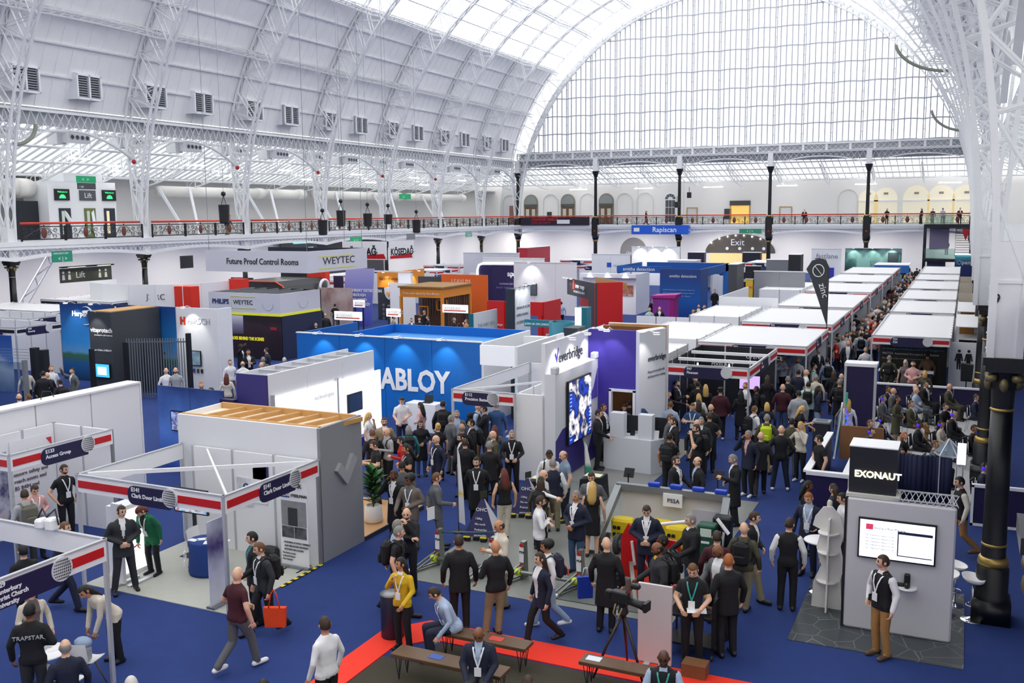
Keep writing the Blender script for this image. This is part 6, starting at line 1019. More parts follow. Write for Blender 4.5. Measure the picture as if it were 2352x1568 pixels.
def barstool(label, x, y, rz):
    t = thing('bar_stool', label, 'stool', (x,y,0), rz, 'white bar stools'); s = MB().lathe([(.02,-.05),(.14,-.04),(.2,.0),(.22,.06),(.2,.05),(.12,.01),(.02,0)],n=20,sx=1.,sy=.85); s.v = [(a,b,c+.78+.12*a) for a,b,c in s.v]
    part('seat', s, mat('f2f2f3',.3), t, True, local=True); part('post', MB().tube([(0,0,.03),(0,0,.75)],.022,10), CHROME, t, True, local=True); part('foot_ring', MB().tube([(.1+.1*math.cos(R(a))-.1,.12*math.sin(R(a)),.3) for a in range(0,361,24)],.01,6), CHROME, t, True, local=True); part('base', MB().lathe([(.2,0),(.19,.015),(.1,.03),(.03,.06)],n=22), CHROME, t, True, local=True)
barstool('white bar stool standing clear beside the black column',.42,19.15,2.4); barstool('white bar stool half hidden by the screen wall edge',.12,19.75,2.6); barstool('white bar stool pushed close behind the screen wall',.0,19.15,1.2)
# purple counters and theatre
PC = mat('1f1746',.5); t = thing('counter_block','dark purple half height counter with white edges','counter',(-2.9,26.5,0)); part('front', MB().box(-3.35,-2.4,24.8,24.88,0,1.0), PC, t); part('front_cap', MB().box(-3.4,-2.35,24.75,24.93,.95,1.05), PW, t); part('side', MB().box(-3.42,-3.34,24.8,29.5,0,1.0), PC, t); part('side_cap', MB().box(-3.48,-3.3,24.8,29.5,1.0,1.06), PW, t); part('worktop', MB().box(-2.6,-1.8,25.2,27.5,.85,.9), PW, t); part('brown_panel', MB().box(-3.1,-1.9,29.4,29.46,.3,1.3), mat('8a5f3c'), t)
t = thing('glass_panel','glass screen with aluminium frame and blue lights','screen',(-3.2,30.6,0)); part('glass', MB().box(-3.3,-3.27,29.6,31.4,.3,1.5), glass_mat((.7,.75,.75),.15), t); part('frame', MB().bar((-3.28,29.6,.2),(-3.28,31.4,1.6),.05).bar((-3.28,31.4,0),(-3.28,31.4,1.6),.05), ALU, t); part('green_edge', MB().box(-3.2,-3.14,31.5,31.6,0,1.9), mat('2f8a70',.3,emit=.2), t)
for k in range(14): part('blue_light', MB().ball((-3.1+.03*(k%3),31.3-.05*k,.5+.08*k),.03,6,5), mat('3030e8',.4,emit=2.), t)
t = thing('litter_bin','grey litter bin with two slots beside the purple counter','bin',(-3.85,31.2,0)); part('body', MB().rbox(-.25,.25,-.2,.2,0,.95,.02), DGREY, t, local=True); part('lid', MB().rbox(-.28,.28,-.23,.23,.95,1.03,.02), mat('8c9196'), t, local=True); part('slot', MB().box(-.18,.18,-.14,-.05,1.03,1.035), BLK2, t, local=True); part('slot', MB().box(-.18,.18,.04,.13,1.03,1.035), BLK2, t, local=True)
t = thing('sign_tower','tall dark purple tower with white frame beside the theatre','tower',(-3.,33.9,0)); part('panel', MB().box(-3.4,-2.56,33.52,33.58,.06,2.45), PC, t); part('side_panel', MB().box(-2.56,-2.5,33.58,34.2,.06,2.45), mat('cfcdd8'), t)
for x in (-3.44,-2.5): part('post', MB().box(x-.04,x+.04,33.5,33.58,0,2.55), ALU, t)
part('top_frame', MB().box(-3.48,-2.46,33.48,34.24,2.45,2.55), PW, t); part('base_frame', MB().box(-3.48,-2.46,33.48,34.24,0,.06), PW, t)
t = thing('theatre_wall','low dark purple wall with white cap behind the seated theatre','wall',(-1.2,39.9,0)); 
for i in range(4): part('panel', MB().box(-3.1+i*.98,-2.14+i*.98,39.85,39.93,0,.84), PC, t)
part('cap', MB().box(-3.15,.85,39.8,39.98,.84,.9), PW, t)
rug('theatre_carpet','pale carpet under the seated theatre',-2.9,.9,26.9,39.6,mat('b9b9bb',.8,noise=.05,scale=3))
t = thing('theatre_wall','low dark purple side wall with white frame near the black column','wall',(.9,25,0)); part('panel', MB().box(.45,1.6,25.2,25.26,.06,.95), PC, t); part('frame', MB().box(.4,1.65,25.17,25.29,.95,1.02).box(.4,1.65,25.17,25.29,0,.06).box(.4,.46,25.17,25.29,0,1.), PW, t)
t = thing('curtain_pod','navy curtain pod with a pale lit truss dome','pod',(-.7,26.6,0)); m = MB()
for i in range(12): m.lathe([(.09,0),(.09,1.3)],(-1.35+i*.11,26.5+.06*math.sin(i),0),8)
part('curtain', m, mat('141c3e',.8), t, True); dm = MB(); pp_ = [(-.35,26.4,1.35),(.05,26.4,1.35),(.2,26.8,1.35),(-.2,27.0,1.35),(-.5,26.8,1.35)]; tp_ = (-.15,26.7,1.75)
for a,b in zip(pp_,pp_[1:]+pp_[:1]): dm.bar(a,b,.03); dm.bar(a,tp_,.03); dm.bar((a[0],a[1],0),(a[0],a[1],1.35),.03)
part('truss_dome', dm, ALU, t); part('dome_skin', MB().add([*pp_,tp_],[(0,1,5),(1,2,5),(2,3,5),(3,4,5),(4,0,5)]), glass_mat((.7,.85,.95),.2,.4), t); part('lit_banner', MB().box(.05,.25,26.3,26.32,1.2,1.75), mat('e9e6ff',.4,emit=1.2), t)
t = thing('loudspeaker','black loudspeaker on a pole stand before the toilet wall','loudspeaker',(.25,41.2,0)); part('pole', MB().bar((0,0,0),(0,0,1.0),.04), BLK2, t, local=True); part('cabinet', MB().prism([(-.2,0),(.2,0),(.24,.65),(-.22,.7)],(0,.3,0),o=(0,-.15,.95)), BLK2, t, local=True)
for a in (30,150,270): part('foot', MB().bar((0,0,.4),(.35*math.cos(R(a)),.35*math.sin(R(a)),.01),.02), BLK2, t, local=True)
# corner round table and chair
t = thing('round_table','white round table with leaflets in the corner stand','table',(-12.95,10.05,0)); part('top', MB().lathe([(.34,.7),(.36,.715),(.34,.73)],n=28), PW, t, True, local=True); part('post', MB().tube([(0,0,.02),(0,0,.7)],.03,10), ALU, t, True, local=True); part('base', MB().lathe([(.22,0),(.2,.02),(.04,.04)],n=20), ALU, t, True, local=True)
for i,(dx,dy,c) in enumerate(((-.12,.1,'aab0b8'),(.08,.12,'f2f2f4'),(0,-.1,'dfe2e8'))): single('leaflet', MB().box(-.1,.1,-.07,.07,0,.006), mat(c), f'leaflet on the corner round table, {["dark","upper","lower"][i]} one', 'leaflet', (0,0,0)); o = COL.objects[-1]; o.location = (-12.95+dx,10.05+dy,.731); o.rotation_euler = (0,0,i)
shell_chair('white shell chair with a pale bag in the corner stand',-12.6,10.5,PI*1.05,'6d5a3a'); shell_chair('white shell chair under the seated navy jumper',*[v for v in at(148,1500,.9)],PI,'6d5a3a')
t = thing('shoulder_bag','pale grey bag with a folded denim jacket on the white chair','bag',(-12.6,10.48,.46)); part('bag', MB().rbox(-.14,.14,-.12,.1,0,.26,.05), mat('8f9a9c',.7), t, local=True); part('jacket', MB().ball((0,.02,.3),.1,12,8,1.6,1.2,.9), mat('8fa3bd',.8,noise=.25,scale=14), t, True, local=True)
# ================================================================= people
# a person faces local -Y; skeleton positions in metres for a 1.75 m figure
ARM = {  # elbow, wrist (for the +x side; x mirrored), upright coordinates
 'd':((.265,.03,1.15),(.275,-.06,.9)), 'f':((.285,.03,1.15),(.05,-.2,1.06)), 'p':((.25,-.02,1.14),(.09,-.3,1.2)), 'e':((.3,-.12,1.22),(.12,-.12,1.53)), 'x':((.285,-.04,1.17),(-.1,-.19,1.2)),
 'c':((.2,-.16,1.16),(.03,-.17,1.46)), 't':((.3,-.24,1.3),(.3,-.5,1.26)), 'h':((.37,.06,1.17),(.19,-.06,1.02)), 'b':((.26,.1,1.16),(.06,.17,1.0)), 'k':((.31,.05,1.14),(.22,-.07,.94)),
 's':((.27,-.07,1.17),(.13,-.15,1.36)), 'w':((.255,-.03,1.14),(.14,-.3,1.06)), 'g':((.25,-.05,1.16),(.2,-.32,1.0)), 'u':((.33,-.2,1.5),(.25,-.3,1.7)), 'l':((.24,-.05,1.15),(.13,-.3,.98)), 'n':((.25,-.12,1.17),(.16,-.2,.92))}
LEG = {  # right(-x) and left(+x): knee, ankle ; hip height ; lean
 's':(((-.1,-.02,.5),(-.1,.02,.09)),((.1,-.02,.5),(.11,.03,.09)),.92,0), 'w':(((-.13,-.02,.5),(-.19,.0,.09)),((.13,-.02,.5),(.18,.04,.09)),.91,0),
 'k':(((-.1,-.17,.53),(-.1,-.26,.1)),((.09,.03,.48),(.1,.33,.16)),.9,3), 'a':(((-.09,-.05,.5),(-.05,-.04,.09)),((.1,-.1,.51),(.14,-.12,.09)),.915,0),
 'i':(((-.12,-.44,.5),(-.12,-.4,.09)),((.12,-.44,.5),(.13,-.42,.09)),.49,0), 'j':(((-.1,-.43,.58),(.08,-.5,.35)),((.12,-.44,.5),(.13,-.42,.09)),.49,-4), 'o':(((-.11,-.03,.5),(-.12,.04,.09)),((.11,-.03,.5),(.12,.02,.09)),.9,42), 'v':(((-.11,-.03,.5),(-.12,.04,.09)),((.11,-.03,.5),(.12,.02,.09)),.91,22), 'q':(((-.12,-.44,.5),(-.12,-.4,.09)),((.12,-.44,.5),(.13,-.42,.09)),.49,24)}
GEO = {'suit':'J','open':'J','polo':'S','shirt':'S','jumper':'U','coat':'C','vest':'U','top':'S','dress':'D','puffer':'P','tee':'S','skirt':'D'}
HEM = {'J':(.74,1.06),'S':(.9,1.0),'U':(.86,1.03),'C':(.5,1.1),'D':(.52,1.0),'P':(.8,1.2)}
def capsule(mb, p, q, r0, r1, n=10, sx=1., sy=1.):
    p, q = Vector(p), Vector(q); d = (q-p); L = d.length; d = d/L
    pts = [p-d*r0*.95, p-d*r0*.7, p, p+d*L*.5, q, q+d*r1*.7, q+d*r1*.95]; mb.tube(pts, [r0*.25, r0*.72, r0, (r0+r1)/2, r1, r1*.72, r1*.25], n, True, sx, sy)
def skeleton(arms, legs):
    (kr,ar),(kl,al),hz,lean = LEG[legs]; c, s = math.cos(R(lean)), math.sin(R(lean))
    def T(p): y, z = p[1], p[2]-.92; return Vector((p[0], y*c-z*s, hz+z*c+y*s)) if False else Vector((p[0], y*c-z*s, hz+y*s+z*c))
    A = {}
    for sd, code in ((-1,arms[1]),(1,arms[0])):
        e, w = ARM[code]; S = T((sd*.168,.005,1.375)); E_ = T((sd*e[0],e[1],e[2])); W_ = T((sd*w[0],w[1],w[2]))
        if legs in 'ov' and code == 'n': E_ = S+Vector((sd*.03,-.03,-.27)); W_ = S+Vector((sd*-.02,-.1,-.52))
        A[sd] = (S,E_,W_)
    return T, A, ((kr,ar),(kl,al)), hz
def body_prims(arms, legs, geo, fem):
    T, A, LG_, hz = skeleton(arms, legs); P = []; mb = MB(); sw = .93 if fem else 1.0
    hem, fl = HEM[geo]; jk = geo in 'JCP'; sit = legs in 'ijq'
    if sit and hem < .84: hem = .84
    th = .012 if jk else .0; pf = 1.18 if geo == 'P' else 1.
    rings = [(hem,.175*fl*(1.06 if geo in 'CD' else 1),.128*fl),(.93,.17*(1.05 if jk else 1),.125),(1.06,.148*sw+th,.108+th),(1.18,.158*sw+th,.115+th),(1.3,.182*sw+th,.122+th+(.02 if fem else 0)),(1.37,.188*sw+th,.108+th),(1.42,.165*sw+th*.5,.092),(1.455,.115*sw,.078),(1.49,.07,.066)]
    if geo in 'SU': rings[0] = (hem,.165,.12)
    vs_, n, m = [], 16, len(rings)
    for z,a,b in rings:
        for k in range(n):
            an = 2*PI*k/n; vs_.append(T((a*pf*math.copysign(abs(math.cos(an))**.85,math.cos(an)), b*pf*math.copysign(abs(math.sin(an))**.85,math.sin(an)), z)))
    mb.add(vs_, [(i*n+k,i*n+(k+1)%n,(i+1)*n+(k+1)%n,(i+1)*n+k) for i in range(m-1) for k in range(n)]+[tuple(range(n-1,-1,-1)),tuple(range((m-1)*n,m*n))])
    P.append(('torso',None,None,0,0)); ext = .012*(jk or geo == 'U')
    capsule(mb,T((0,0,1.46)),T((0,-.015,1.57)),.057,.052); P.append(('neck',T((0,0,1.5)),T((0,-.015,1.6)),.057,.052))
    for sd in (-1,1):
        S,E_,W_ = A[sd]; r = (.058+ext)*(.9 if fem else 1)*(1.15 if geo=='P' else 1); r2 = (.044+ext)*(.9 if fem else 1)*(1.15 if geo=='P' else 1); r3 = .034+ext*.8
        capsule(mb,S,E_,r,r2); P.append(('upper',S,E_,r,r2)); capsule(mb,E_,W_,r2,r3); P.append(('fore',E_,W_,r2,r3))
    bare = geo == 'D'
    for sd,(K,An) in zip((-1,1),LG_):
        Hp = Vector((sd*.088,0,hz)); K, An = Vector(K), Vector(An); a,b,c = (.098,.062,.042) if bare else (.1,.071,.06)
        capsule(mb,Hp,K,a,b); P.append(('thigh',Hp,K,a,b)); capsule(mb,K,An,b,c); P.append(('shin',K,An,b,c))
        hd = Vector((An.x,An.y+.05,An.z-.045)); toe = Vector((An.x+sd*.015,An.y-.17,max(.035,An.z-.055))); capsule(mb,hd,toe,.046,.042); P.append(('foot',hd,toe,.046,.042))
    if not sit: capsule(mb,(-.06,0,hz-.01),(.06,0,hz-.01),.115,.115); P.append(('thigh',Vector((-.06,0,hz-.03)),Vector((.06,0,hz-.03)),.08,.08))
    else: capsule(mb,(-.07,.0,hz+.03),(.07,.0,hz+.03),.13,.13); P.append(('thigh',Vector((-.07,0,hz)),Vector((.07,0,hz)),.1,.1))
    return mb, P, T, A, hz, rings
def head_mesh(mb, T, hair, nod, turn, beard, hz, lod):
    """slots: 0 skin 3 hair 6 eye 7 lip"""
    n, m = (22,16) if lod == 0 else (14,10); c0 = Vector((0,-.015,1.632)); rx, ry, rz = .076,.098,.121
    cn, sn, ct, st = math.cos(R(nod)), math.sin(R(nod)), math.cos(R(turn)), math.sin(R(turn)); piv = Vector((0,0,1.54))
    def tf(p):
        p = Vector(p)-piv; p = Vector((p.x, p.y*cn-p.z*sn, p.y*sn+p.z*cn)); p = Vector((p.x*ct-p.y*st, p.x*st+p.y*ct, p.z)); return T(p+piv)
    def hairy(d):
        x,y,z = d
        if hair == 'n': return False
        if hair == 'h': return y > -.15 and -.45 < z < .38
        if hair == 'q': return y > .1 or z > .62 and y > -.3 or (y > -.25 and -.3 < z < .5 and abs(x) > .6)
        return z > .5-.16*max(0,y) and not (z < .62 and y < -.72) or (y > -.12 and z > -.42) or (y > -.3 and z > -.1 and abs(x) > .75)
    dirs = []
    for i in range(m+1):
        th = PI*i/m
        for k in range(n): ph = 2*PI*k/n; dirs.append((math.sin(th)*math.sin(ph), -math.sin(th)*math.cos(ph), math.cos(th)))
    thick = {'l':1.1,'u':1.16,'c':1.2,'b':1.1,'k':1.1}.get(hair,1.08); vs_ = []
    for d in dirs:
        x,y,z = d; X, Y_, Z = rx*x, ry*y, rz*z
        if z < 0: X *= 1-.3*z*z; Y_ *= 1-.12*z*z*(1 if y > 0 else .3)
        if y < -.8 and abs(x) < .22 and -.38 < z < .12: Y_ -= .022*(1-abs(x)/.22)*(1 if z < -.05 else .5)
        if y < -.6 and .0 < z < .16 and .2 < abs(x) < .55: Y_ += .008
        if hairy(d): X *= thick; Y_ *= thick; Z *= thick if z > 0 else 1
        vs_.append(tf(c0+Vector((X,Y_,Z))))
    for i in range(m):
        for k in range(n):
            f = (i*n+k,(i+1)*n+k,(i+1)*n+(k+1)%n,i*n+(k+1)%n); d = [sum(dirs[q][a] for q in f)/4 for a in range(3)]; x,y,z = d; s = 0
            if hairy(d): s = 3
            elif y < -.6 and .03 < z < .14 and .27 < abs(x) < .5: s = 6
            elif y < -.5 and .2 < z < .3 and .2 < abs(x) < .58: s = 3
            elif y < -.5 and -.56 < z < -.4 and abs(x) < .26: s = 7
            elif beard and y < .0 and z < -.36 : s = 3
            mb.k = s; mb.add([vs_[q] for q in f],[(0,1,2,3)])
    mb.k = 0
    for sd in (-1,1): o = len(mb.v); mb.ball((0,0,0),.03,6,5,.45,.8,1.); mb.v[o:] = [tuple(tf(c0+Vector((sd*.078,.008,-.005))+Vector(v))) for v in mb.v[o:]]
    mb.k = 3
    def loft(pts, ws, ds, n2=10):
        vv = [tuple(tf(Vector(p)+Vector((w*math.cos(2*PI*k/n2),dd*math.sin(2*PI*k/n2),0)))) for p,w,dd in zip(pts,ws,ds) for k in range(n2)]; q = len(pts)
        mb.add(vv,[(i*n2+k,(i+1)*n2+k,(i+1)*n2+(k+1)%n2,i*n2+(k+1)%n2) for i in range(q-1) for k in range(n2)]+[tuple(range(n2)),tuple(range(q*n2-1,(q-1)*n2-1,-1))])
    if hair == 'l': loft([(0,.02,1.70),(0,.045,1.6),(0,.07,1.48),(0,.095,1.36),(0,.1,1.25)],[.07,.095,.105,.105,.06],[.07,.075,.06,.05,.025])
    if hair == 'm': loft([(0,.02,1.70),(0,.04,1.6),(0,.05,1.5),(0,.055,1.45)],[.07,.093,.1,.07],[.07,.075,.06,.03])
    if hair == 'u': o = len(mb.v); mb.ball((0,.1,1.71),.05,8,6); mb.v[o:] = [tuple(tf(v)) for v in mb.v[o:]]
    if hair == 'c': o = len(mb.v); mb.ball((0,.02,1.66),.125,12,8,.95,1.0,.85); mb.v[o:] = [tuple(tf((x,y+.02,z+.015))) for x,y,z in mb.v[o:]]
    if hair == 'b': o = len(mb.v); mb.lathe([(.09,0),(.095,.03),(.06,.08),(.005,.09)],(0,-.01,1.68),12); mb.add([(-.07,-.09,1.69),(.07,-.09,1.69),(.05,-.18,1.68),(-.05,-.18,1.68),(-.07,-.09,1.7),(.07,-.09,1.7),(.05,-.18,1.69),(-.05,-.18,1.69)],[(0,1,2,3),(7,6,5,4),(2,6,7,3)]); mb.v[o:] = [tuple(tf(v)) for v in mb.v[o:]]
    mb.k = 0; return tf
def hand(mb, E_, W_, sd, ctr, seg=5):
    d = (W_-E_).normalized(); n = (ctr-W_); n = n-d*n.dot(d); n = n.normalized() if n.length > 1e-3 else Vector((-sd,0,0)); s = d.cross(n)*sd
    b = W_+d*.01; mb.tube([b,b+d*.045,b+d*.09],[.026,.04,.036],8,True,1.,1.) if False else None
    pv = []
    for t,w,h in ((0,.024,.02),(.03,.036,.017),(.07,.042,.015),(.095,.038,.011)):
        q = b+d*t; pv += [q+s*w+n*h*.6, q+s*w*.5+n*h, q-s*w*.5+n*h, q-s*w+n*h*.6, q-s*w-n*h*.6, q-s*w*.5-n*h, q+s*w*.5-n*h, q+s*w-n*h*.6]
    mb.add(pv,[(i*8+k,i*8+(k+1)%8,(i+1)*8+(k+1)%8,(i+1)*8+k) for i in range(3) for k in range(8)]+[tuple(range(7,-1,-1)),tuple(range(24,32))])
    for i,(o,L) in enumerate(((-.03,.06),(-.01,.075),(.01,.078),(.03,.07))):
        p0 = b+d*.088+s*o; p1 = p0+(d*.85+n*.5).normalized()*L*.55; p2 = p1+(d*.35+n*.94).normalized()*L*.5; mb.tube([p0,p1,p2],[.0095,.009,.006],seg)
    p0 = b+d*.03+s*.036; p1 = p0+(d*.6+s*.65+n*.4).normalized()*.042; p2 = p1+(d*.85+n*.5).normalized()*.03; mb.tube([p0,p1,p2],[.012,.011,.008],seg)
VOX = {0:.016,1:.024,2:.036}
def label_faces(ctr, nz, P, T, A, hz, outfit, geo, legs):
    """material slot per face: 0 skin 1 top 2 bottom 3 hair 4 shoes 5 inner"""
    N = len(ctr); best = np.full(N,9.); lab = np.zeros(N,int); par = np.zeros(N)
    lean = LEG[legs][3]; c, s = math.cos(R(lean)), math.sin(R(lean)); z_ = ctr[:,2]-hz; U = np.c_[ctr[:,0], ctr[:,1]*c+z_*s, -ctr[:,1]*s+z_*c+.92]
    names = []
    for i,(nm,p,q,r0,r1) in enumerate(P):
        names.append(nm)
        if nm == 'torso':
            hem = HEM[geo][0]; sit = legs in 'ijq'; hem = max(hem,.84) if sit else hem
            dd = np.sqrt((U[:,0]/.2)**2+(U[:,1]/.135)**2)*.98; dd = np.where((U[:,2] > hem-.02) & (U[:,2] < 1.5), dd*np.where(np.abs(U[:,0])<.16,.9,1.02), 9)
            core = ((U[:,0]/(.19*HEM[geo][1]))**2+(U[:,1]/(.145*HEM[geo][1]))**2) < 1.45
            if geo in 'CDJP': dd = np.where(core & (U[:,2] > hem-.02) & (U[:,2] < 1.0), np.minimum(dd,.5), dd)
            if geo in 'SU': dd = np.where(core & (U[:,2] > hem-.01) & (U[:,2] < 1.02), np.minimum(dd,.6), dd)
            t = U[:,2]
        else:
            p, q = np.array(p), np.array(q); v = q-p; L2 = v@v; t = np.clip(((ctr-p)@v)/L2,0,1); dist = np.linalg.norm(ctr-(p+t[:,None]*v),axis=1); dd = dist/(r0+(r1-r0)*t)
        m = dd < best; best[m] = dd[m]; lab[m] = i; par[m] = t[m]
    out = np.zeros(N,int); short = outfit in ('polo','tee'); slv = outfit in ('top','dress')
    for i,nm in enumerate(names):
        m = lab == i
        if nm == 'torso': out[m] = 1
        elif nm == 'neck': out[m] = 0
        elif nm == 'upper': out[m] = np.where(par[m] < .62,1,0) if short else (0 if slv else (5 if outfit == 'vest' else 1))
        elif nm == 'fore': out[m] = 0 if (short or slv) else np.where(par[m] < (.55 if outfit=='shirt2' else 2),5 if outfit == 'vest' else 1,0)
        elif nm in ('thigh','shin'): out[m] = 0 if (outfit in ('dress','skirt') and nm == 'shin') else 2
        else: out[m] = 4
    if outfit in ('suit','open','coat'):
        w = .006+(.05 if outfit != 'open' else .06)*np.clip((U[:,2]-(1.1 if outfit!='open' else .9))/.36,0,1)+(.02 if outfit=='open' else 0)
        v = (out == 1) & (U[:,1] < -.02) & (np.abs(U[:,0]) < w) & (U[:,2] > (1.12 if outfit != 'open' else .92)) & (U[:,2] < 1.5); out[v] = 5
    if outfit in ('vest','jumper','puffer'):
        v = (out == 1) & (U[:,1] < 0) & (np.abs(U[:,0]) < .05) & (U[:,2] > 1.45); out[v] = 5
    if outfit in ('skirt',): out[(out == 1) & (U[:,2] < .95)] = 2
    return out
PALN = {'bk':('15161b','black'),'nv':('1b2138','navy'),'gr':('5d6064','grey'),'lg':('a6a9ad','pale grey'),'wh':('e9eaec','white'),'lb':('a9bcd8','pale blue'),'db':('31517f','blue'),'br':('5f4a36','brown'),'tn':('9a8668','tan'),'kh':('8d8468','khaki'),'rd':('b81d20','red'),'gn':('0f6b46','green'),'yl':('d9b01c','yellow'),'pk':('d9a8a4','pink'),'mr':('431420','maroon'),'dg':('2d2f34','charcoal'),'tl':('2f7f86','teal'),'jn':('40587c','denim'),'lj':('93abc6','pale denim'),'ch':('a97e48','tan'),'cr':('d8d0c0','cream'),'ol':('4c4a38','olive'),'lm':('c4d83a','lime'),'mt':('b5d6c6','mint'),'ck':('7d93a8','checked blue'),'pt':('6a5f60','patterned'),'tp':('6f665e','taupe')}
SKIN = {'a':'e0b497','b':'c68d68','c':'84563a','d':'553524'}; HAIRC = {'k':'14110f','b':'38271b','l':'694729','g':'85837f','w':'cbc8c2','y':'cfa960','r':'5e2416','o':'a5602e'}
GARM = {'suit':'suit jacket','open':'open jacket','polo':'polo shirt','shirt':'shirt','jumper':'jumper','coat':'long coat','vest':'gilet','top':'sleeveless top','dress':'dress','puffer':'padded jacket','tee':'T-shirt','skirt':'top and skirt'}
PEOPLE = []
def crowd(place, txt, lod):
    for ln in txt.strip().split('\n'):
        ln = ln.strip()
        if not ln or ln[0] == '#': continue
        a, _, pl = ln.partition('|'); f = a.split(); PEOPLE.append(dict(px=float(f[0]),py=float(f[1]),h=float(f[2]),face=float(f[3]),arms=f[4],legs=f[5],out=f[6],hair=f[7][0],hc=f[7][1],skin=f[8][0],beard='d' in f[8],fem='f' in f[8],top=f[9],bot=f[10],shoe=f[11],inn=f[12],ex=f[13] if len(f) > 13 else '-',place=pl.strip() or place,lod=lod,nod=float(f[14]) if len(f) > 14 else 0,turn=float(f[15]) if len(f) > 15 else 0,z0=float(f[16]) if len(f) > 16 else 0.))
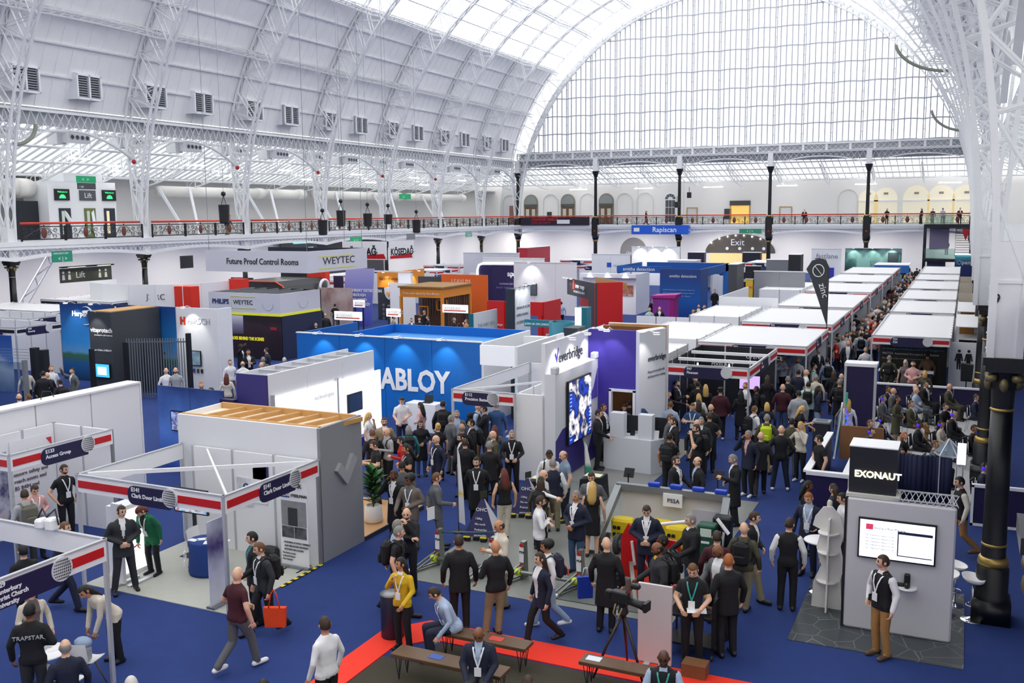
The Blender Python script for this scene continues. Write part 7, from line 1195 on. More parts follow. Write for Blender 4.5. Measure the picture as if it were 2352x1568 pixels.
# px py height face arms legs outfit hair skin top bottom shoes inner extras nod turn z0 | place      (px,py: crown of the head)
crowd('', '''
277 1159 1.82 8 ff w suit sb a dg dg bk wh - 5 20 | with clasped hands on the grey carpet stand
320 1157 1.70 318 dn v suit mr af gn bk bk bk l 35 0 | looking down on the grey carpet stand
145 1065 1.80 25 kk s polo sb ad bk bk bk bk l 5 20 | under the side aisle stand header
55 1123 1.74 200 dd s jumper sb a lg dg bk wh b 5 -20 | with a backpack at the side aisle stand
76 1108 1.74 20 fp s shirt sb a pk nv bk wh l 30 0 | facing a backpack wearer at the side aisle stand
148 1197 1.78 60 dd k suit sl a nv nv bk wh - 0 0 | striding behind the long navy name plate
52 1250 1.72 200 dd s jumper sk a bk bk bk bk - 0 0 | behind the header in the corner stand
70 1341 1.66 20 dw s open mg af cr dg bk pt - 5 25 | gesturing at the corner round table
66 1384 1.80 165 df s jumper sk c bk dg bk bk T 5 0 | with a cross strap at the corner round table
181 1350 1.70 292 nn o jumper lk bf cr bk bk wh - -5 20 | bending over the corner round table
148 1468 1.74 190 dd i jumper hg a nv dg bk wh - 8 -15 | seated at the corner round table
300 1553 1.72 180 dd s jumper sw a bk bk bk wh - 5 0 | cut by the lower frame edge under the stand
604 1560 1.70 180 dd s jumper sk a bk bk bk wh - 5 0 | cut by the lower frame edge on the blue carpet
545 1301 1.80 128 fd k polo na ad mr gr wh wh - 5 25 | walking away across the blue carpet
580 1219 1.78 285 gd s suit sk a bk bk bk tl - 5 -10 | leaning past the corner post
597 1243 1.76 296 dd k jumper sl a dg bk bk wh lb 8 -10 | striding with the orange bag
745 1415 1.76 222 dd s shirt sb b wh bk bk wh - 0 -25 | seen from behind beside the red strip
921 1279 1.66 330 gs s jumper lk bf yl bk bk wh l 0 -35 | standing beside the dark bin
916 1207 1.76 75 bd k polo sg a bk nv bk bk b 0 15 | with a backpack behind the yellow jumper
912 1192 1.74 105 dd s shirt sg a lb nv bk wh - 0 10 | half hidden behind the black backpack
934 1164 1.78 350 cx s jumper nb ad bk bk bk bk - 10 0 | hand on chin beside the timber floor edge
1001 1084 1.80 100 bw a suit sl a gr gr bk wh - 5 0 | holding leaflets on the blue carpet
941 1088 1.76 335 fg s open ck c tp gr bk gr l 12 -15 | with a lanyard near the potted plant
906 1078 1.76 325 de s coat sb cd bk bk bk wh l 8 -15 | hand at ear beside the potted plant
923 1058 1.74 185 dd s jumper sk b gr bk bk wh - 10 0 | behind the potted plant
936 1017 1.76 285 xx s tee lk b bk bk bk wh l 15 0 | arms folded near the potted plant
922 1001 1.66 275 pd s jumper lk af rd bk bk rd - 12 0 | beside the potted plant
862 1009 1.78 285 pp s tee sb a bk bk bk bk - 18 0 | hands raised beside the grey box stand
855 985 1.75 200 dd s jumper sl a bk bk bk bk - 5 0 | partly hidden by the grey box stand
889 981 1.76 300 pd s shirt na a lg bk bk wh b 8 0 | raising a hand near the lit white stand
882 958 1.78 5 dd s suit sb ad tn tn bk wh - 0 0 | facing out before the lit white stand
846 946 1.68 70 cd s tee ly af wh bk bk wh - 5 0 | hand at face before the lit white stand
922 909 1.80 15 fg s polo sk a wh nv bk wh - 25 0 | behind the white counter
966 923 1.66 245 fd s jumper lk af pk tn bk wh - 5 -10 | with a shoulder bag at the white counter
1017 919 1.82 175 dd s coat sk a bk bk bk bk b 5 0 | facing the blue lettered wall
938 976 1.68 185 dd s jumper mg af tl bk bk wh b 5 0 | with a backpack before the white counter
966 962 1.68 10 fd s coat lb af bk jn bk bk - 15 0 | in the crowd before the white counter
1003 998 1.80 305 dd a shirt na a nv nv bk wh l 8 -10 | carrying papers in the crowd
1006 971 1.66 190 dd s tee uy af bk bk bk bk - 0 0 | in the crowd before the blue wall
1061 993 1.78 290 dd s suit sk ad bk bk bk wh - 10 0 | wearing glasses at the header post
1068 1006 1.74 185 dd s jumper sb a bk bk bk bk - 0 0 | beside the slim white flag
1061 972 1.78 190 dd s jumper hg b bk bk bk bk - 0 0 | behind the header post
1083 962 1.76 280 dd s suit sk a bk bk bk wh b 0 0 | with a backpack behind the header post
1036 952 1.76 120 dd s suit sg a gr gr bk wh - 0 0 | close to the header post
1049 941 1.76 5 dd s open sg ad gr gr bk lb - 0 0 | looking out past the header post
1176 986 1.80 355 ww s jumper sg ad bk bk bk bk l 5 0 | holding a tablet by the plain white wall
1095 1048 1.80 350 bb s coat sk ad bk bk bk bk l 5 -10 | hands behind back before the small banners
1124 1012 1.76 180 dd s suit sg a bk bk bk wh - 0 0 | with back turned near the plain white wall
1133 988 1.74 280 dd s suit nb a ol bk bk wh - 5 0 | listening near the plain white wall
1136 976 1.64 185 dd s jumper lr af gr bk bk wh - 5 0 | half hidden near the plain white wall
1158 1075 1.70 190 dd a top lr af bk cr bk bk - 5 10 | in cream trousers before the small banners
1097 924 1.78 75 cd s shirt na a lb ch bk wh b 10 0 | with a backpack under the small red header
1112 931 1.70 270 cd s suit sk a bk bk bk wh - 0 0 | inside the small red header stand
1140 921 1.80 175 dd s suit sg a db db bk wh - 5 0 | with back turned inside the small red header stand
1262 1029 1.78 355 sd s shirt sk c wh bk bk wh b 25 0 | in backpack straps before the purple corner
1270 1053 1.76 185 dd s vest sg a nv kh bk wh - 10 0 | in khaki trousers before the purple corner
1297 1033 1.80 290 dd s polo hl a ck nv bk wh - 15 0 | looking down beside the purple corner
1246 1077 1.78 60 dt s shirt na a wh bk bk wh - 10 0 | pointing across the demonstration area
1242 1093 1.68 170 dd s jumper lb af ol bk bk bk b 0 10 | with a backpack in the demonstration area
1239 1137 1.78 95 xx a shirt sb ad wh bk bk wh l 8 0 | arms folded in the demonstration area
1324 1125 1.80 325 ff s suit sg b nv jn bk wh l 0 0 | hands together on the pale grey carpet
1361 1105 1.70 172 pd s dress ly af bk bk bk bk - 5 0 | with bare legs on the pale grey carpet
1359 1080 1.78 350 fp s open sb ad gr bk bk wh - 20 0 | looking down beside the green flag
1374 939 1.82 82 dg s suit sk a bk bk bk wh - 5 0 | reaching to the angular desk
1385 926 1.78 60 dd s suit sb b bk bk bk wh l 0 0 | behind the reaching suit at the screen wall
1434 926 1.66 5 ff s jumper lb af pt bk bk wh l 20 0 | looking down in the purple doorway
1446 917 1.74 200 dd s suit sb a bk bk bk wh - 0 0 | half inside the purple doorway
1552 1046 1.76 60 gg s suit sb ad bk bk bk wh l 0 0 | talking with open hands beside the desk
1603 1048 1.74 292 dh s suit hb a bk bk bk lb - 0 0 | listening hand on hip beside the desk
1538 992 1.76 160 dc s tee sk b bk bk bk bk b 0 20 | with a backpack before the angular desk
1601 973 1.80 290 cd s tee sb ad bk bk bk bk b 5 0 | with a backpack in the talking group
1601 962 1.78 5 dd s suit nw a bk bk bk wh - 5 0 | hidden in the talking group
1611 956 1.76 350 dd s suit sg a dg dg bk wh - 5 0 | smiling in the talking group
1630 946 1.78 190 df s tee sb ad bk bk bk bk - 0 20 | with back turned in the talking group
1539 949 1.76 70 dd s open sl a gr bk bk lb - 5 0 | in the group behind the angular desk
1548 957 1.76 285 dd s suit sb ad bk bk bk wh - 5 0 | facing a grey jacket behind the angular desk
1688 1041 1.78 285 pf s coat sg ad bk bk bk wh - 20 0 | looking at raised hands in the wide aisle
1720 987 1.80 325 de s suit sg b nv bk wh pk - 5 0 | hand at ear in the wide aisle
1748 991 1.76 180 fd k suit na a bk bk bk wh - 0 0 | walking away in the wide aisle
1795 976 1.80 182 kk w jumper nb a bk nv wh wh - 5 0 | standing with back turned in the wide aisle
1840 967 1.72 335 ch s shirt ly af cr bk wh cr - 5 -10 | in white trainers in the wide aisle
1762 950 1.76 175 dd s jumper sg a ol kh bk wh Y 0 0 | with a lime bag over one shoulder
1819 959 1.70 185 dd s jumper sk a ol gr bk bk - 0 0 | behind the cream shirt in the wide aisle
1883 998 1.76 300 dh s tee sk ab bk bk bk bk - 5 -30 | hand on hip behind the purple counter
1855 1102 1.68 80 dw s jumper lk cf bk bk bk bk - 10 0 | beside the purple counter
1860 1127 1.80 345 hd s open so a nv nv bk lb l 20 -10 | in glasses beside the white shelf tower
1916 1110 1.70 240 dd s vest lb af nv bk bk cr - 5 0 | with back turned beside the white shelf tower
1938 1130 1.76 285 dd s jumper sk a wh bk bk wh - 10 0 | behind the white screen wall
1813 1188 1.80 178 dd s vest sb a bk bk bk wh - 5 -20 | with white sleeves walking beside the shelf tower
1732 1173 1.80 70 fd k suit sb a bk kh bk wh - 5 15 | walking with hand on chest in the aisle
1710 1199 1.76 165 dd a jumper nw a ol kh bk wh b 5 20 | with a backpack in the aisle
1647 1218 1.74 185 dd s jumper sb a mr bk bk bk - 0 0 | with back turned beside the green crate
1655 1247 1.76 320 dg s open nk cd gr bk bk wh - 25 -20 | in glasses near the equipment cart
1673 1271 1.80 205 dd s suit so ad bk bk bk bk - 0 -30 | with back turned at the equipment cart
1592 1287 1.80 355 ww s polo sl a bk bk bk bk t 25 0 | reading papers at the equipment cart
1394 1233 1.76 165 dd s coat na a bk bk bk bk - 10 25 | with the blue bag beside the rubber wheel
1514 1243 1.76 282 dg s puffer hk cd dg bk bk yl b 15 0 | with a yellow hood before the red panel
1523 1227 1.74 285 dd s suit sk d bk bk bk wh b 0 0 | behind the yellow hood before the red panel
1486 1154 1.80 355 ff s suit sb a nv nv bk wh l 28 0 | behind the red panel looking down
1588 1179 1.78 290 gg s puffer sg a bk jn bk wh - 5 0 | holding the white tube
1525 1489 1.76 355 gg i vest nk d bk bk bk lb t 10 0 | seated at the lower frame edge
996 1346 1.76 285 gd q shirt sb a lb nv bk wh l 10 -10 .02 | sitting twisted on the far bench
1100 1433 1.76 350 ll i suit nb c nv dg bk lb l 25 0 .0 | sitting with papers on the front bench
1054 1227 1.80 182 dd s suit sb b bk bk bk wh - 0 0 | with back turned before the steel barriers
1138 1240 1.78 205 wd a jumper na b bk kh bk wh - 8 -15 | in khaki trousers before the steel barriers
1150 1192 1.74 290 pd s suit hb b cr kh bk wh - 15 0 | among the small banners
1239 1267 1.70 300 dd k open lb af nv bk bk wh - 0 0 | striding past the steel barriers
1255 1239 1.68 285 dd k jumper ck bf wh lj wh wh n 8 0 | with a coral and navy backpack
1213 1551 1.66 190 dd s jumper lb af bk bk bk wh - 0 0 | cut by the lower frame edge on the olive carpet
2030 1273 1.80 315 dk s vest sb a bk ch br wh l 0 -25 | before the white screen wall
2206 1093 1.80 292 dd k vest sk a bk ch br cr - 5 0 | walking behind the bar stools
''', 0)
crowd('at the black lined shell stand', '''
1592 923 1.80 350 xx s polo sl ad db jn bk wh l 20 0
1540 921 1.74 175 dd s shirt sl a lb bk bk wh -
1534 896 1.76 80 td s jumper sb a bk bk bk bk -
1554 872 1.80 85 pp s suit sk ad bk bk bk wh l
1603 875 1.76 182 dd s suit sk a bk bk bk wh -
1597 863 1.72 5 dd s jumper sk a bk bk bk bk -
1621 882 1.66 185 dd s jumper ly af bk bk bk bk -
1655 889 1.76 178 dd s puffer bk a mr bk wh bk -
1605 903 1.64 190 dd s jumper ly af wh bk bk wh -
1604 917 1.64 200 dp s open lb af ol bk bk wh -
1634 926 1.76 340 dd s jumper na ad bk bk bk bk - 15
1702 895 1.68 190 dd s coat lk af bk bk bk bk -
1713 877 1.76 300 dd s shirt so ad wh bk bk wh -
1738 886 1.68 265 dd s jumper sk cf bk bk bk bk b
''', 1)
crowd('in the aisle past the black stand', '''
1733 931 1.74 130 dd s shirt sl a wh bk bk wh b
1762 923 1.66 185 dd s jumper my af nv bk bk nv -
1763 861 1.70 185 dd s coat lb af bk bk bk bk -
1798 881 1.80 178 dd s jumper na a mr jn bk mr -
1810 863 1.74 180 dd s jumper sg a bk bk bk bk -
1835 896 1.74 182 dd s puffer sk a lg bk bk lg -
1857 876 1.72 175 dd s puffer sk a mt bk bk mt b
1841 930 1.66 80 gp s tee ly af bk bk bk bk - 15
1880 885 1.70 100 pd s jumper lk cf nv lj wh nv -
1875 860 1.74 182 dd s shirt sg a cr bk bk wh -
1852 848 1.74 100 dd s shirt na a wh bk bk wh -
1834 848 1.74 175 dd s suit sk a nv bk bk wh -
1870 834 1.72 90 dd s polo sk a mt bk bk wh b
1901 821 1.76 190 dd s shirt sb a lb bk bk wh b
1916 849 1.68 178 dd s coat lb af bk bk bk bk -
1929 870 1.76 180 dd s coat sg a bk bk bk bk b
1933 857 1.72 180 dd s jumper na a bk bk bk bk -
1949 916 1.68 170 dd s shirt ly af wh bk bk wh - | beside the purple tower
1921 777 1.78 280 xx s polo sk a rd nv bk rd -
1936 770 1.72 10 dd s shirt nw a wh bk bk wh -
1948 782 1.76 5 dd s open hl a dg bk bk wh -
1979 763 1.76 182 dd s shirt sk a lb bk bk wh b
1989 796 1.78 5 dd s polo sg a wh nv bk wh -
1880 800 1.74 30 dd s suit na a dg dg bk wh -
1901 782 1.72 180 dd s tee sk a bk bk bk bk b
1832 820 1.76 350 dd s shirt nb ad wh bk bk wh l | under the orange portrait poster
1799 814 1.76 60 xx s shirt sk a wh bk bk wh l | under the orange portrait poster
1775 830 1.72 70 uu s shirt sk a wh bk bk wh - | under the orange portrait poster
1951 760 1.72 10 dd s suit sb a bk bk bk wh l
1962 737 1.76 5 dd s suit nw a nv nv bk lb l
1980 749 1.72 350 dd s open sg a dg bk bk wh -
1993 719 1.76 355 dd s shirt sb a wh bk bk wh l
1966 722 1.72 182 dd s coat sk a bk bk bk bk -
1925 765 1.70 90 dd s jumper sb a bk bk bk bk -
''', 1)
crowd('watching in the seated theatre', '''
2029 907 1.74 75 ll i suit sg a gr gr bk lb H
2040 885 1.74 70 ll i suit sk b bk bk bk wh -
2052 890 1.74 70 ll i suit nb a gr gr bk lb -
2093 919 1.74 65 ll j suit sl a ol ch br wh -
2104 889 1.74 65 xl j shirt nb a lb gr bk lb -
2126 874 1.76 65 ll i suit sb a bk bk bk wh l
2103 883 1.72 70 ll i jumper na a gr gr bk wh -
2181 880 1.74 70 ll i suit na a ol ol bk wh -
2172 925 1.72 60 xl i jumper sb a bk gr bk bk -
2190 942 1.76 75 ll i suit na a bk bk bk wh H
1999 963 1.74 65 ll i suit sl a dg dg bk wh -
2025 955 1.74 70 ll j suit sk d nv nv bk wh H
2002 981 1.72 60 xl i open sb a ol tn bk gr H
1995 1002 1.70 120 dd i jumper bk a nv bk bk nv -
2078 991 1.66 70 xl i jumper mo af bk bk bk wh -
2112 965 1.76 75 ll i suit sk c bk bk bk wh H
2161 965 1.66 70 ll j jumper lb bf cr br bk wh H
2148 1010 1.72 80 ll i jumper sl a gr bk bk wh -
2238 974 1.72 70 ll i jumper sb b bk bk bk bk -
2250 983 1.66 70 ll i jumper lk bf bk bk bk bk H
2243 904 1.74 80 ll i suit sb a nv nv bk wh -
2069 1028 1.70 75 ll i jumper sb a gr bk bk wh -
2262 1062 1.74 80 ll i suit sb a nv nv bk wh H
2061 907 1.70 80 ff s coat lk bf ol tn bk bk - | standing among the seated theatre
''', 1)
crowd('at the first counter beyond the theatre', '''
2043 815 1.76 175 dd s jumper sg a ol ol bk wh b
2079 798 1.78 110 dd s suit sk a lg lg bk wh -
2080 825 1.68 340 dd s dress mw af pt pt bk pt -
2098 828 1.74 350 ff s shirt sk ad pk jn bk pk -
2131 809 1.76 190 dd s jumper sk b br bk bk bk -
2125 850 1.62 180 dd s jumper my af ol bk bk wh -
''', 1)
crowd('in the blue sky graphic stand', '''
395 893 1.78 20 dd s suit sb a bk bk bk wh b
413 900 1.74 180 dd s shirt hg a lb bk bk wh -
451 891 1.78 90 xx s jumper na ad db bk bk wh b
462 889 1.78 200 fb s shirt sb a wh gr bk wh -
485 889 1.76 280 dd s polo sb a bk bk bk bk b
462 876 1.78 5 dd s jumper so ad gr bk bk wh -
520 857 1.70 172 dd s jumper lr af cr bk bk wh -
381 844 1.76 180 dd s shirt nb a wh bk bk wh -
403 843 1.78 350 dd s shirt nb ad lg bk bk wh -
166 844 1.76 300 du s suit sk a gr gr bk wh -
117 839 1.78 20 df s shirt so a wh nv bk wh l
98 851 1.80 170 dd s suit sk a bk bk bk wh -
108 854 1.70 20 dd s suit na a bk bk bk wh -
138 870 1.72 200 dd s jumper sk a bk bk bk gn b
43 903 1.74 10 dd s jumper na ad br bk bk wh -
66 904 1.72 190 dd s jumper sl a gr bk bk wh -
58 844 1.74 200 dd s shirt sb a cr bk bk wh -
''', 1)
crowd('before the night graphic tower', '''
552 789 1.80 60 du s suit sk d bk bk bk wh -
570 802 1.78 10 pp s suit sk b bk bk bk wh l
528 825 1.74 20 dd s shirt sl a wh gr bk wh -
557 829 1.72 180 dd s shirt hg a wh bk bk wh -
604 819 1.74 200 dd s suit sg a gr gr bk wh -
612 798 1.76 250 dd s suit sk a nv nv bk wh -
653 820 1.72 180 dd s jumper sw a bk bk bk wh -
600 831 1.72 170 dd s jumper na a wh bk bk wh -
''', 2)
crowd('between the white sign boards', '''
734 702 1.76 30 dd s suit na a nv nv bk wh -
747 719 1.74 190 dd s suit nw a dg dg bk wh -
769 697 1.76 170 dd s tee sk a bk gr bk wh -
725 741 1.72 180 dd s jumper nw a bk bk bk wh -
764 755 1.72 180 dd s suit nw a nv bk bk wh -
794 758 1.74 170 dd s jumper sb b bk bk bk wh -
904 724 1.76 90 pd s suit sk ad tn tn bk wh -
945 730 1.76 10 dd s suit sb a nv nv bk wh -
963 728 1.70 20 dd s jumper lk af bk wh bk wh -
983 724 1.76 280 dd s polo sk a bk gr bk wh -
975 711 1.76 300 dd s jumper sk a bk bk bk wh -
1043 729 1.76 100 dd s suit sg a bk bk bk wh -
1054 742 1.74 185 dd s suit sk a dg dg bk wh -
1071 732 1.76 290 cd s suit sl a ch bk bk wh -
1084 659 1.76 90 dd s suit sk a bk bk bk wh -
1091 664 1.74 280 dd s suit sg a bk bk bk wh -
''', 2)
crowd('before the big blue stand', '''
1262 667 1.72 10 ff s open lb af bk bk bk wh -
1280 693 1.74 100 dd s suit sk a bk bk bk wh -
1289 692 1.76 190 dd s shirt sk a lb bk bk wh -
1492 706 1.74 10 dd s shirt sg a mt gr bk wh -
1515 704 1.78 0 dd s suit na a bk bk bk wh l
1497 685 1.72 60 dd s suit sk a bk bk bk wh -
1508 681 1.66 10 dd s jumper lb af pk bk bk wh -
1605 699 1.76 0 dd s open na b br bk bk wh -
1618 699 1.78 5 de s suit sk ad bk bk bk wh -
1592 709 1.74 30 dd s suit sk a gr gr bk wh -
1605 715 1.66 200 dd s jumper lr af pk bk bk wh -
1627 718 1.76 280 dd s suit nb b gr gr bk wh -
1640 723 1.74 290 dd s suit nw a bk bk bk wh -
1642 664 1.76 20 dd s coat sk a bk bk bk bk -
1647 705 1.68 200 dd s coat lk af bk bk bk bk -
1678 710 1.76 100 dd s suit sg a nv nv bk wh -
1668 718 1.64 190 dd s jumper ly af cr bk bk wh -
1680 725 1.70 280 dd s suit sk a bk bk bk wh -
1563 728 1.70 180 dd s jumper na a gr bk bk wh -
1575 728 1.70 190 dd s jumper nw a wh bk bk wh -
1233 852 1.72 10 dd s puffer bl a ol ol bk wh - | in rooms beside the blue wall
1116 835 1.76 60 dd s suit sk a bk bk bk wh - | in rooms beside the blue wall
1165 828 1.78 5 dd s suit sl ad nv nv bk lb - | in rooms beside the blue wall
1245 803 1.72 180 dd s jumper sk a nv bk bk wh - | in rooms beside the blue wall
''', 2)
# throng far along the aisle
random.seed(11); _t = []; _tops = ['bk','dg','nv','wh','gr','lb','bk','br','pk','cr','bk','nv','rd','ol']; _hs = ['sk','sb','na','sg','lb','sl','nw','lk','my']
for i in range(64):
    y = 49+ (i/64)**1.15*52; x = -5.05+((i*37)%100)/100*1.55; hh = random.choice(_hs); fem = 'f' if hh[0] in 'lm' else ''
    d = Vector((x,y,1.74-EYE)); pj = (1176+F_PX*d.dot(CR)/d.dot(CF), 784-F_PX*d.dot(CU)/d.dot(CF))
    _t.append(f'{pj[0]:.1f} {pj[1]:.1f} 1.74 {random.choice([0,10,20,180,170,200,350])} {random.choice(["dd","dd","fd","ff","dw"])} s {random.choice(["suit","jumper","shirt","coat","suit"])} {hh} {random.choice("aab")}{fem} {random.choice(_tops)} {random.choice(["bk","nv","dg","jn"])} bk wh -')
crowd('in the far aisle throng', '\n'.join(_t), 2)
crowd('near the stair tower', '''
2077 612 1.74 180 dd s suit sk a bk bk bk wh -
2089 614 1.70 190 dd s jumper lb af cr bk bk wh -
2106 615 1.78 180 dd s suit sk a bk bk bk wh -
2112 618 1.74 170 dd s suit sk a bk bk bk wh -
2079 630 1.70 20 dd s jumper my af nv bk bk wh -
2093 633 1.76 10 dd s open nw a bk bk bk wh -
2122 629 1.72 200 dd s shirt sg a wh bk bk wh -
2132 623 1.72 180 dd s suit sg a gr bk bk wh -
2149 623 1.74 180 dd s jumper nw a bk bk bk wh -
2138 631 1.72 160 dd s jumper sl a tn bk bk wh -
2169 631 1.70 200 dd s shirt sb a lb bk bk wh -
2047 656 1.74 10 dd s jumper na a bk bk bk wh -
2079 654 1.74 350 dd s suit nb a bk bk bk wh -
''', 2)
crowd('on the end gallery', '''
1485 483 1.72 80 dd k coat lk af bk bk bk bk - 0 0 6.05
1848 478 1.76 0 dd s suit sg a bk bk bk wh - 0 0 6.05
2038 476 1.74 10 ff s jumper lb af bk bk bk bk - 0 0 6.05
2117 475 1.72 300 dd s jumper lb af bk bk bk bk - 0 0 6.05
2143 479 1.70 20 dd s jumper sk a nv bk bk wh - 0 0 6.05
2166 477 1.74 180 dd s shirt sb a lb bk bk wh - 0 0 6.05
2206 472 1.76 10 pd s suit sk a bk bk bk wh - 0 0 6.05
2233 473 1.70 0 dd s shirt lb af wh bk bk wh - 0 0 6.05
2163 548 1.74 10 dd s suit nb a bk bk bk wh - 0 0 2.5 | on the stair tower landing
2175 550 1.72 330 dd s suit sk a bk bk bk wh - 0 0 2.5 | on the stair tower landing
528 489 1.76 60 gg v suit na a nv tn bk wh - 10 0 6.05 | leaning over the lift side gallery railing
''', 2)
# ---------------------------------------------------------------- build the bodies
def build_people():
    keys = {}
    for p in PEOPLE:
        p['geo'] = GEO[p['out']]; p['gk'] = (p['arms'],p['legs'],p['geo'],p['fem'],p['lod']); keys[p['gk']] = None
    tmp = {}
    for k in keys:
        mb, P, T, A, hz, rings = body_prims(k[0],k[1],k[2],k[3]); o = link('tmp', mb.mesh('tmp', [])); md = o.modifiers.new('r','REMESH'); md.mode = 'VOXEL'; md.voxel_size = VOX[k[4]]; md.use_smooth_shade = True; tmp[k] = (o,P,T,A,hz)
    bpy.context.view_layer.update(); dg = bpy.context.evaluated_depsgraph_get(); base = {}
    for k,(o,P,T,A,hz) in tmp.items():
        me = o.evaluated_get(dg).to_mesh(); n = len(me.vertices); co = np.empty(n*3); me.vertices.foreach_get('co',co); co = co.reshape(-1,3); F = [tuple(f.vertices) for f in me.polygons]
        base[k] = (co,F,P,T,A,hz)
    for k in tmp: bpy.data.objects.remove(tmp[k][0])
    cache = {}; lan = {}; bpk = {}; used = {}; rows = []
    for p in PEOPLE:
        k = p['gk']; co,F,P,T,A,hz = base[k]; mk = k+(p['out'],p['hair'],p['beard'],p['nod'],p['turn'])
        if mk not in cache:
            q = (k,p['out']); 
            if q not in used: fa = np.array([co[list(f)].mean(0) for f in F]); used[q] = label_faces(fa,None,P,T,A,hz,p['out'],p['geo'],p['legs'])
            mb = MB(); mb.v = [tuple(c) for c in co]; mb.f = list(F); mb.m = [int(x) for x in used[q]]; tf = head_mesh(mb,T,p['hair'],p['nod'],p['turn'],p['beard'],hz,p['lod']); mb.k = 0
            for sd in (-1,1): S,E_,W_ = A[sd]; hand(mb,E_,W_,sd,T((0,-.1,1.05)),5 if p['lod']==0 else 4)
            mb.m = mb.m[:len(mb.f)]; cache[mk] = mb.mesh('person',[BLK2]*8,True)
        me = cache[mk]; sc = p['h']/1.75; top = T((0,-.01,1.762)); x, y = at(p['px'],p['py'],p['z0']+top.z*sc) if p['z0'] < 6 else (ony(p['px'],p['py'],115.8)[:2] if p['px'] > 1000 else onx(p['px'],p['py'],XL-.35)[:2])
        rz = math.atan2(-y,-x)+PI/2+R(p['face']); hx, hy = top.x*sc, top.y*sc; x -= hx*math.cos(rz)-hy*math.sin(rz); y -= hx*math.sin(rz)+hy*math.cos(rz)
        o = link('person', me); o.location = (x,y,p['z0']); o.rotation_euler = (0,0,rz); bulk = 1.06 if not p['fem'] else 1.0
        o.scale = (sc*bulk,sc*bulk,sc); p['o'] = o; skin = mat(SKIN[p['skin']],.5)
        for i,m in enumerate((skin, mat(PALN[p['top']][0],.8,noise=.18,scale=7,bump=.25), mat(PALN[p['bot']][0],.8,noise=.12,scale=8,bump=.2), mat(HAIRC.get(p['hc'],'38271b'),.6), mat(PALN[p['shoe']][0],.5), mat(PALN[p['inn']][0],.75), mat('1e1714',.4), mat('9c5a50',.5))): o.material_slots[i].link = 'OBJECT'; o.material_slots[i].material = m
        ex = p['ex']; lk = (p['legs'],p['nod']>99)
        if any(c in ex for c in 'lt'):
            if p['legs'] not in lan:
                b = MB(); pts = [(.085,-.02,1.47),(.07,-.115,1.40),(.045,-.15,1.3),(0,-.155,1.14)]
                for s in (-1,1):
                    for a,c in zip(pts,pts[1:]): b.bar(T((s*a[0],a[1],a[2])),T((s*c[0],c[1],c[2])),.022,.006,up=(0,-1,0))
                d = MB(); d.add([T(v) for v in ((-.05,-.165,1.0),(.05,-.165,1.0),(.05,-.165,1.14),(-.05,-.165,1.14),(-.05,-.157,1.0),(.05,-.157,1.0),(.05,-.157,1.14),(-.05,-.157,1.14))],[(0,1,2,3),(7,6,5,4),(0,4,5,1),(2,6,7,3),(1,5,6,2),(3,7,4,0)])
                lan[p['legs']] = (b.mesh('lanyard',[PW]),d.mesh('badge',[PW]))
            l = share('lanyard',lan[p['legs']][0],o); share('badge',lan[p['legs']][1],l)
            if 't' in ex: l.material_slots[0].link = 'OBJECT'; l.material_slots[0].material = mat('2fa39a',.6)
        if any(c in ex for c in 'bYn'):
            if p['legs'] not in bpk:
                b = MB().rbox(-.15,.15,.0,.17,0,.44,.06).rbox(-.11,.11,.15,.22,.04,.22,.03); b.v = [tuple(T((x_,y_+.12,z_+1.0))) for x_,y_,z_ in b.v]; st = MB()
                for s in (-1,1):
                    q = [(s*.1,.13,1.42),(s*.105,.03,1.475),(s*.11,-.09,1.42),(s*.12,-.14,1.3),(s*.16,-.08,1.15),(s*.16,.1,1.06)]
                    for a,c in zip(q,q[1:]): st.bar(T(a),T(c),.035,.014,up=(0,-1,0))
                bpk[p['legs']] = (b.mesh('backpack',[BLK2]),st.mesh('straps',[BLK2]))
            col = mat('c4dc1e',.6) if 'Y' in ex else mat('23263c',.7) if 'n' in ex else (mat('6d6a5e',.8) if p['top'] == 'lg' and p['out'] == 'jumper' else mat('17181c',.75))
            bp = share('backpack',bpk[p['legs']][0],o); s2 = share('straps',bpk[p['legs']][1],bp)
            for q in (bp,s2): q.material_slots[0].link = 'OBJECT'; q.material_slots[0].material = col
            if 'n' in ex: part('coral_panel', MB().rbox(-.12,.12,.33,.36,1.03,1.17,.01), mat('d9674e',.7), o, local=True)
        if 'H' in ex:
            h = MB().tube([(.11*math.cos(R(a)),.0,1.632+.135*math.sin(R(a))) for a in range(0,181,20)],.012,6); h.v = [tuple(tf_head(p,T,v)) for v in h.v]; hb = part('headphone_band', h, BLK2, o, True, local=True)
            for s in (-1,1): c = MB().ball((s*.105,0,1.63),.045,8,6,.6,1,1.2); c.v = [tuple(tf_head(p,T,v)) for v in c.v]; part('ear_cup', c, mat('3a2fd0',.4,emit=.5), hb, True, local=True)
        if 'T' in ex: q = text(o,'TRAPSTAR',0,0,0,.085,mat('b9bbc0'),'N',align='CENTER',local=True); q.location = T((0,.16,1.27)); q.rotation_euler = (PI/2,0,PI)
        bot = PALN[p['bot']][1]; g = GARM[p['out']]; lab = f"person in {PALN[p['top']][1]} {g}" + (f" and {bot} trousers" if p['out'] not in ('dress','skirt','coat') and bot != PALN[p['top']][1] and p['lod'] < 1 and len(p['place'].split()) < 8 else '')
        lab += ' '+p['place']; rows.append((lab,p))
    by = {}
    for lab,p in rows: by.setdefault(lab,[]).append(p)
    OR = ['first','second','third','fourth','fifth','sixth','seventh','eighth','ninth','tenth','eleventh','twelfth','thirteenth','fourteenth','fifteenth','sixteenth','seventeenth','eighteenth']
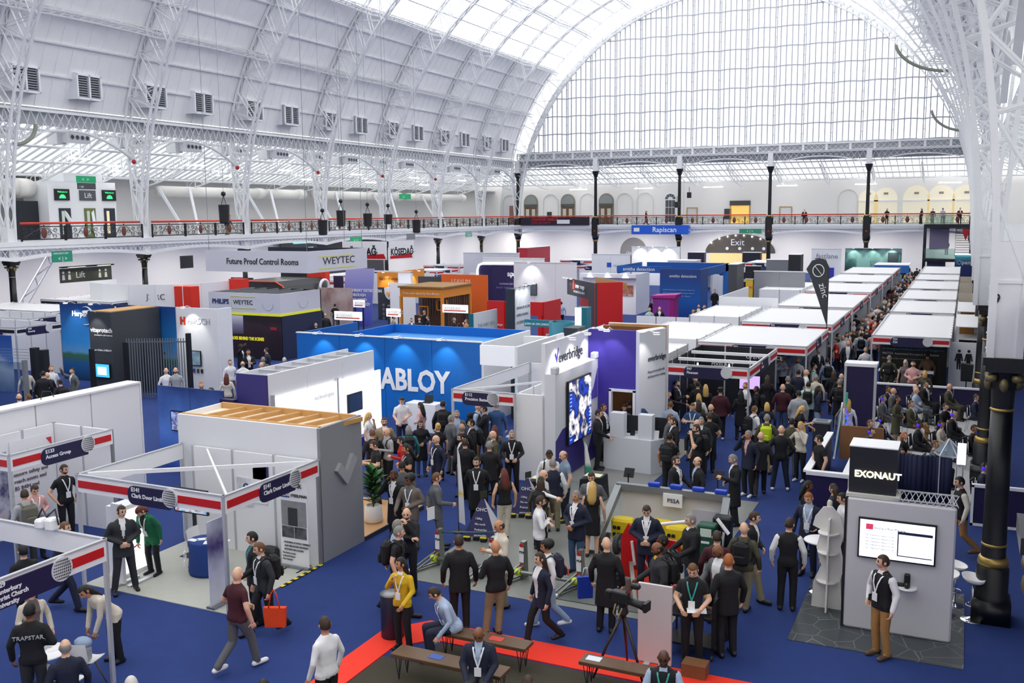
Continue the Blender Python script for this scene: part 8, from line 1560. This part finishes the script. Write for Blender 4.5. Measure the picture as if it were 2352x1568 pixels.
    for lab,ps in by.items():
        ps.sort(key=lambda p: p['px'])
        for i,p in enumerate(ps): tag(p['o'], lab if len(ps) == 1 else f"{lab}, {OR[i]} from lift side", 'person', 'visitors and exhibitors in the hall')
def tf_head(p, T, v):
    cn, sn, ct, st = math.cos(R(p['nod'])), math.sin(R(p['nod'])), math.cos(R(p['turn'])), math.sin(R(p['turn'])); q = Vector(v)-Vector((0,0,1.54)); q = Vector((q.x,q.y*cn-q.z*sn,q.y*sn+q.z*cn)); q = Vector((q.x*ct-q.y*st,q.x*st+q.y*ct,q.z)); return T(q+Vector((0,0,1.54)))
build_people()
# chairs under the seated audience
def theatre_chair():
    t = thing('theatre_chair','x','chair'); part('seat', MB().rbox(-.21,.21,-.22,.2,.42,.46,.015), BLK2, t, local=True); part('backrest', MB().prism([(-.2,0),(.2,0),(.19,.36),(-.19,.36)],(0,.03,0),o=(0,.21,.52),v=(0,.12,.99)), BLK2, t, local=True)
    for sx in (-1,1):
        part('leg', MB().tube([(sx*.19,-.18,.43),(sx*.2,-.24,0)],.012,6), CHROME, t, True, local=True); part('leg', MB().tube([(sx*.19,.22,.86),(sx*.19,.2,.43),(sx*.2,.27,0)],.012,6), CHROME, t, True, local=True)
    return t
_ch = theatre_chair(); _n = 0
for p in [p for p in PEOPLE if p['legs'] in 'ij' and 'theatre' in p['place']]:
    c = _ch if _n == 0 else copy_tree(_ch); c.location = p['o'].location; c.rotation_euler = p['o'].rotation_euler; tag(c, 'black theatre chair under the '+p['o']['label'].replace('person in ','').replace('watching in the seated theatre','sitter'), 'chair', 'theatre chairs'); _n += 1
# ---- lettering becomes plain mesh
bpy.context.view_layer.update(); _dg = bpy.context.evaluated_depsgraph_get(); _fonts = [o for o in COL.objects if o.type == 'FONT']
_new = [(o, bpy.data.meshes.new_from_object(o.evaluated_get(_dg))) for o in _fonts]
for o, me in _new:
    n = link(o.name+'_', me, o.parent); nm = o.name; n.location = o.location; n.rotation_euler = o.rotation_euler; n.scale = o.scale; n['kind'] = 'stuff'
    bpy.data.objects.remove(o); n.name = nm
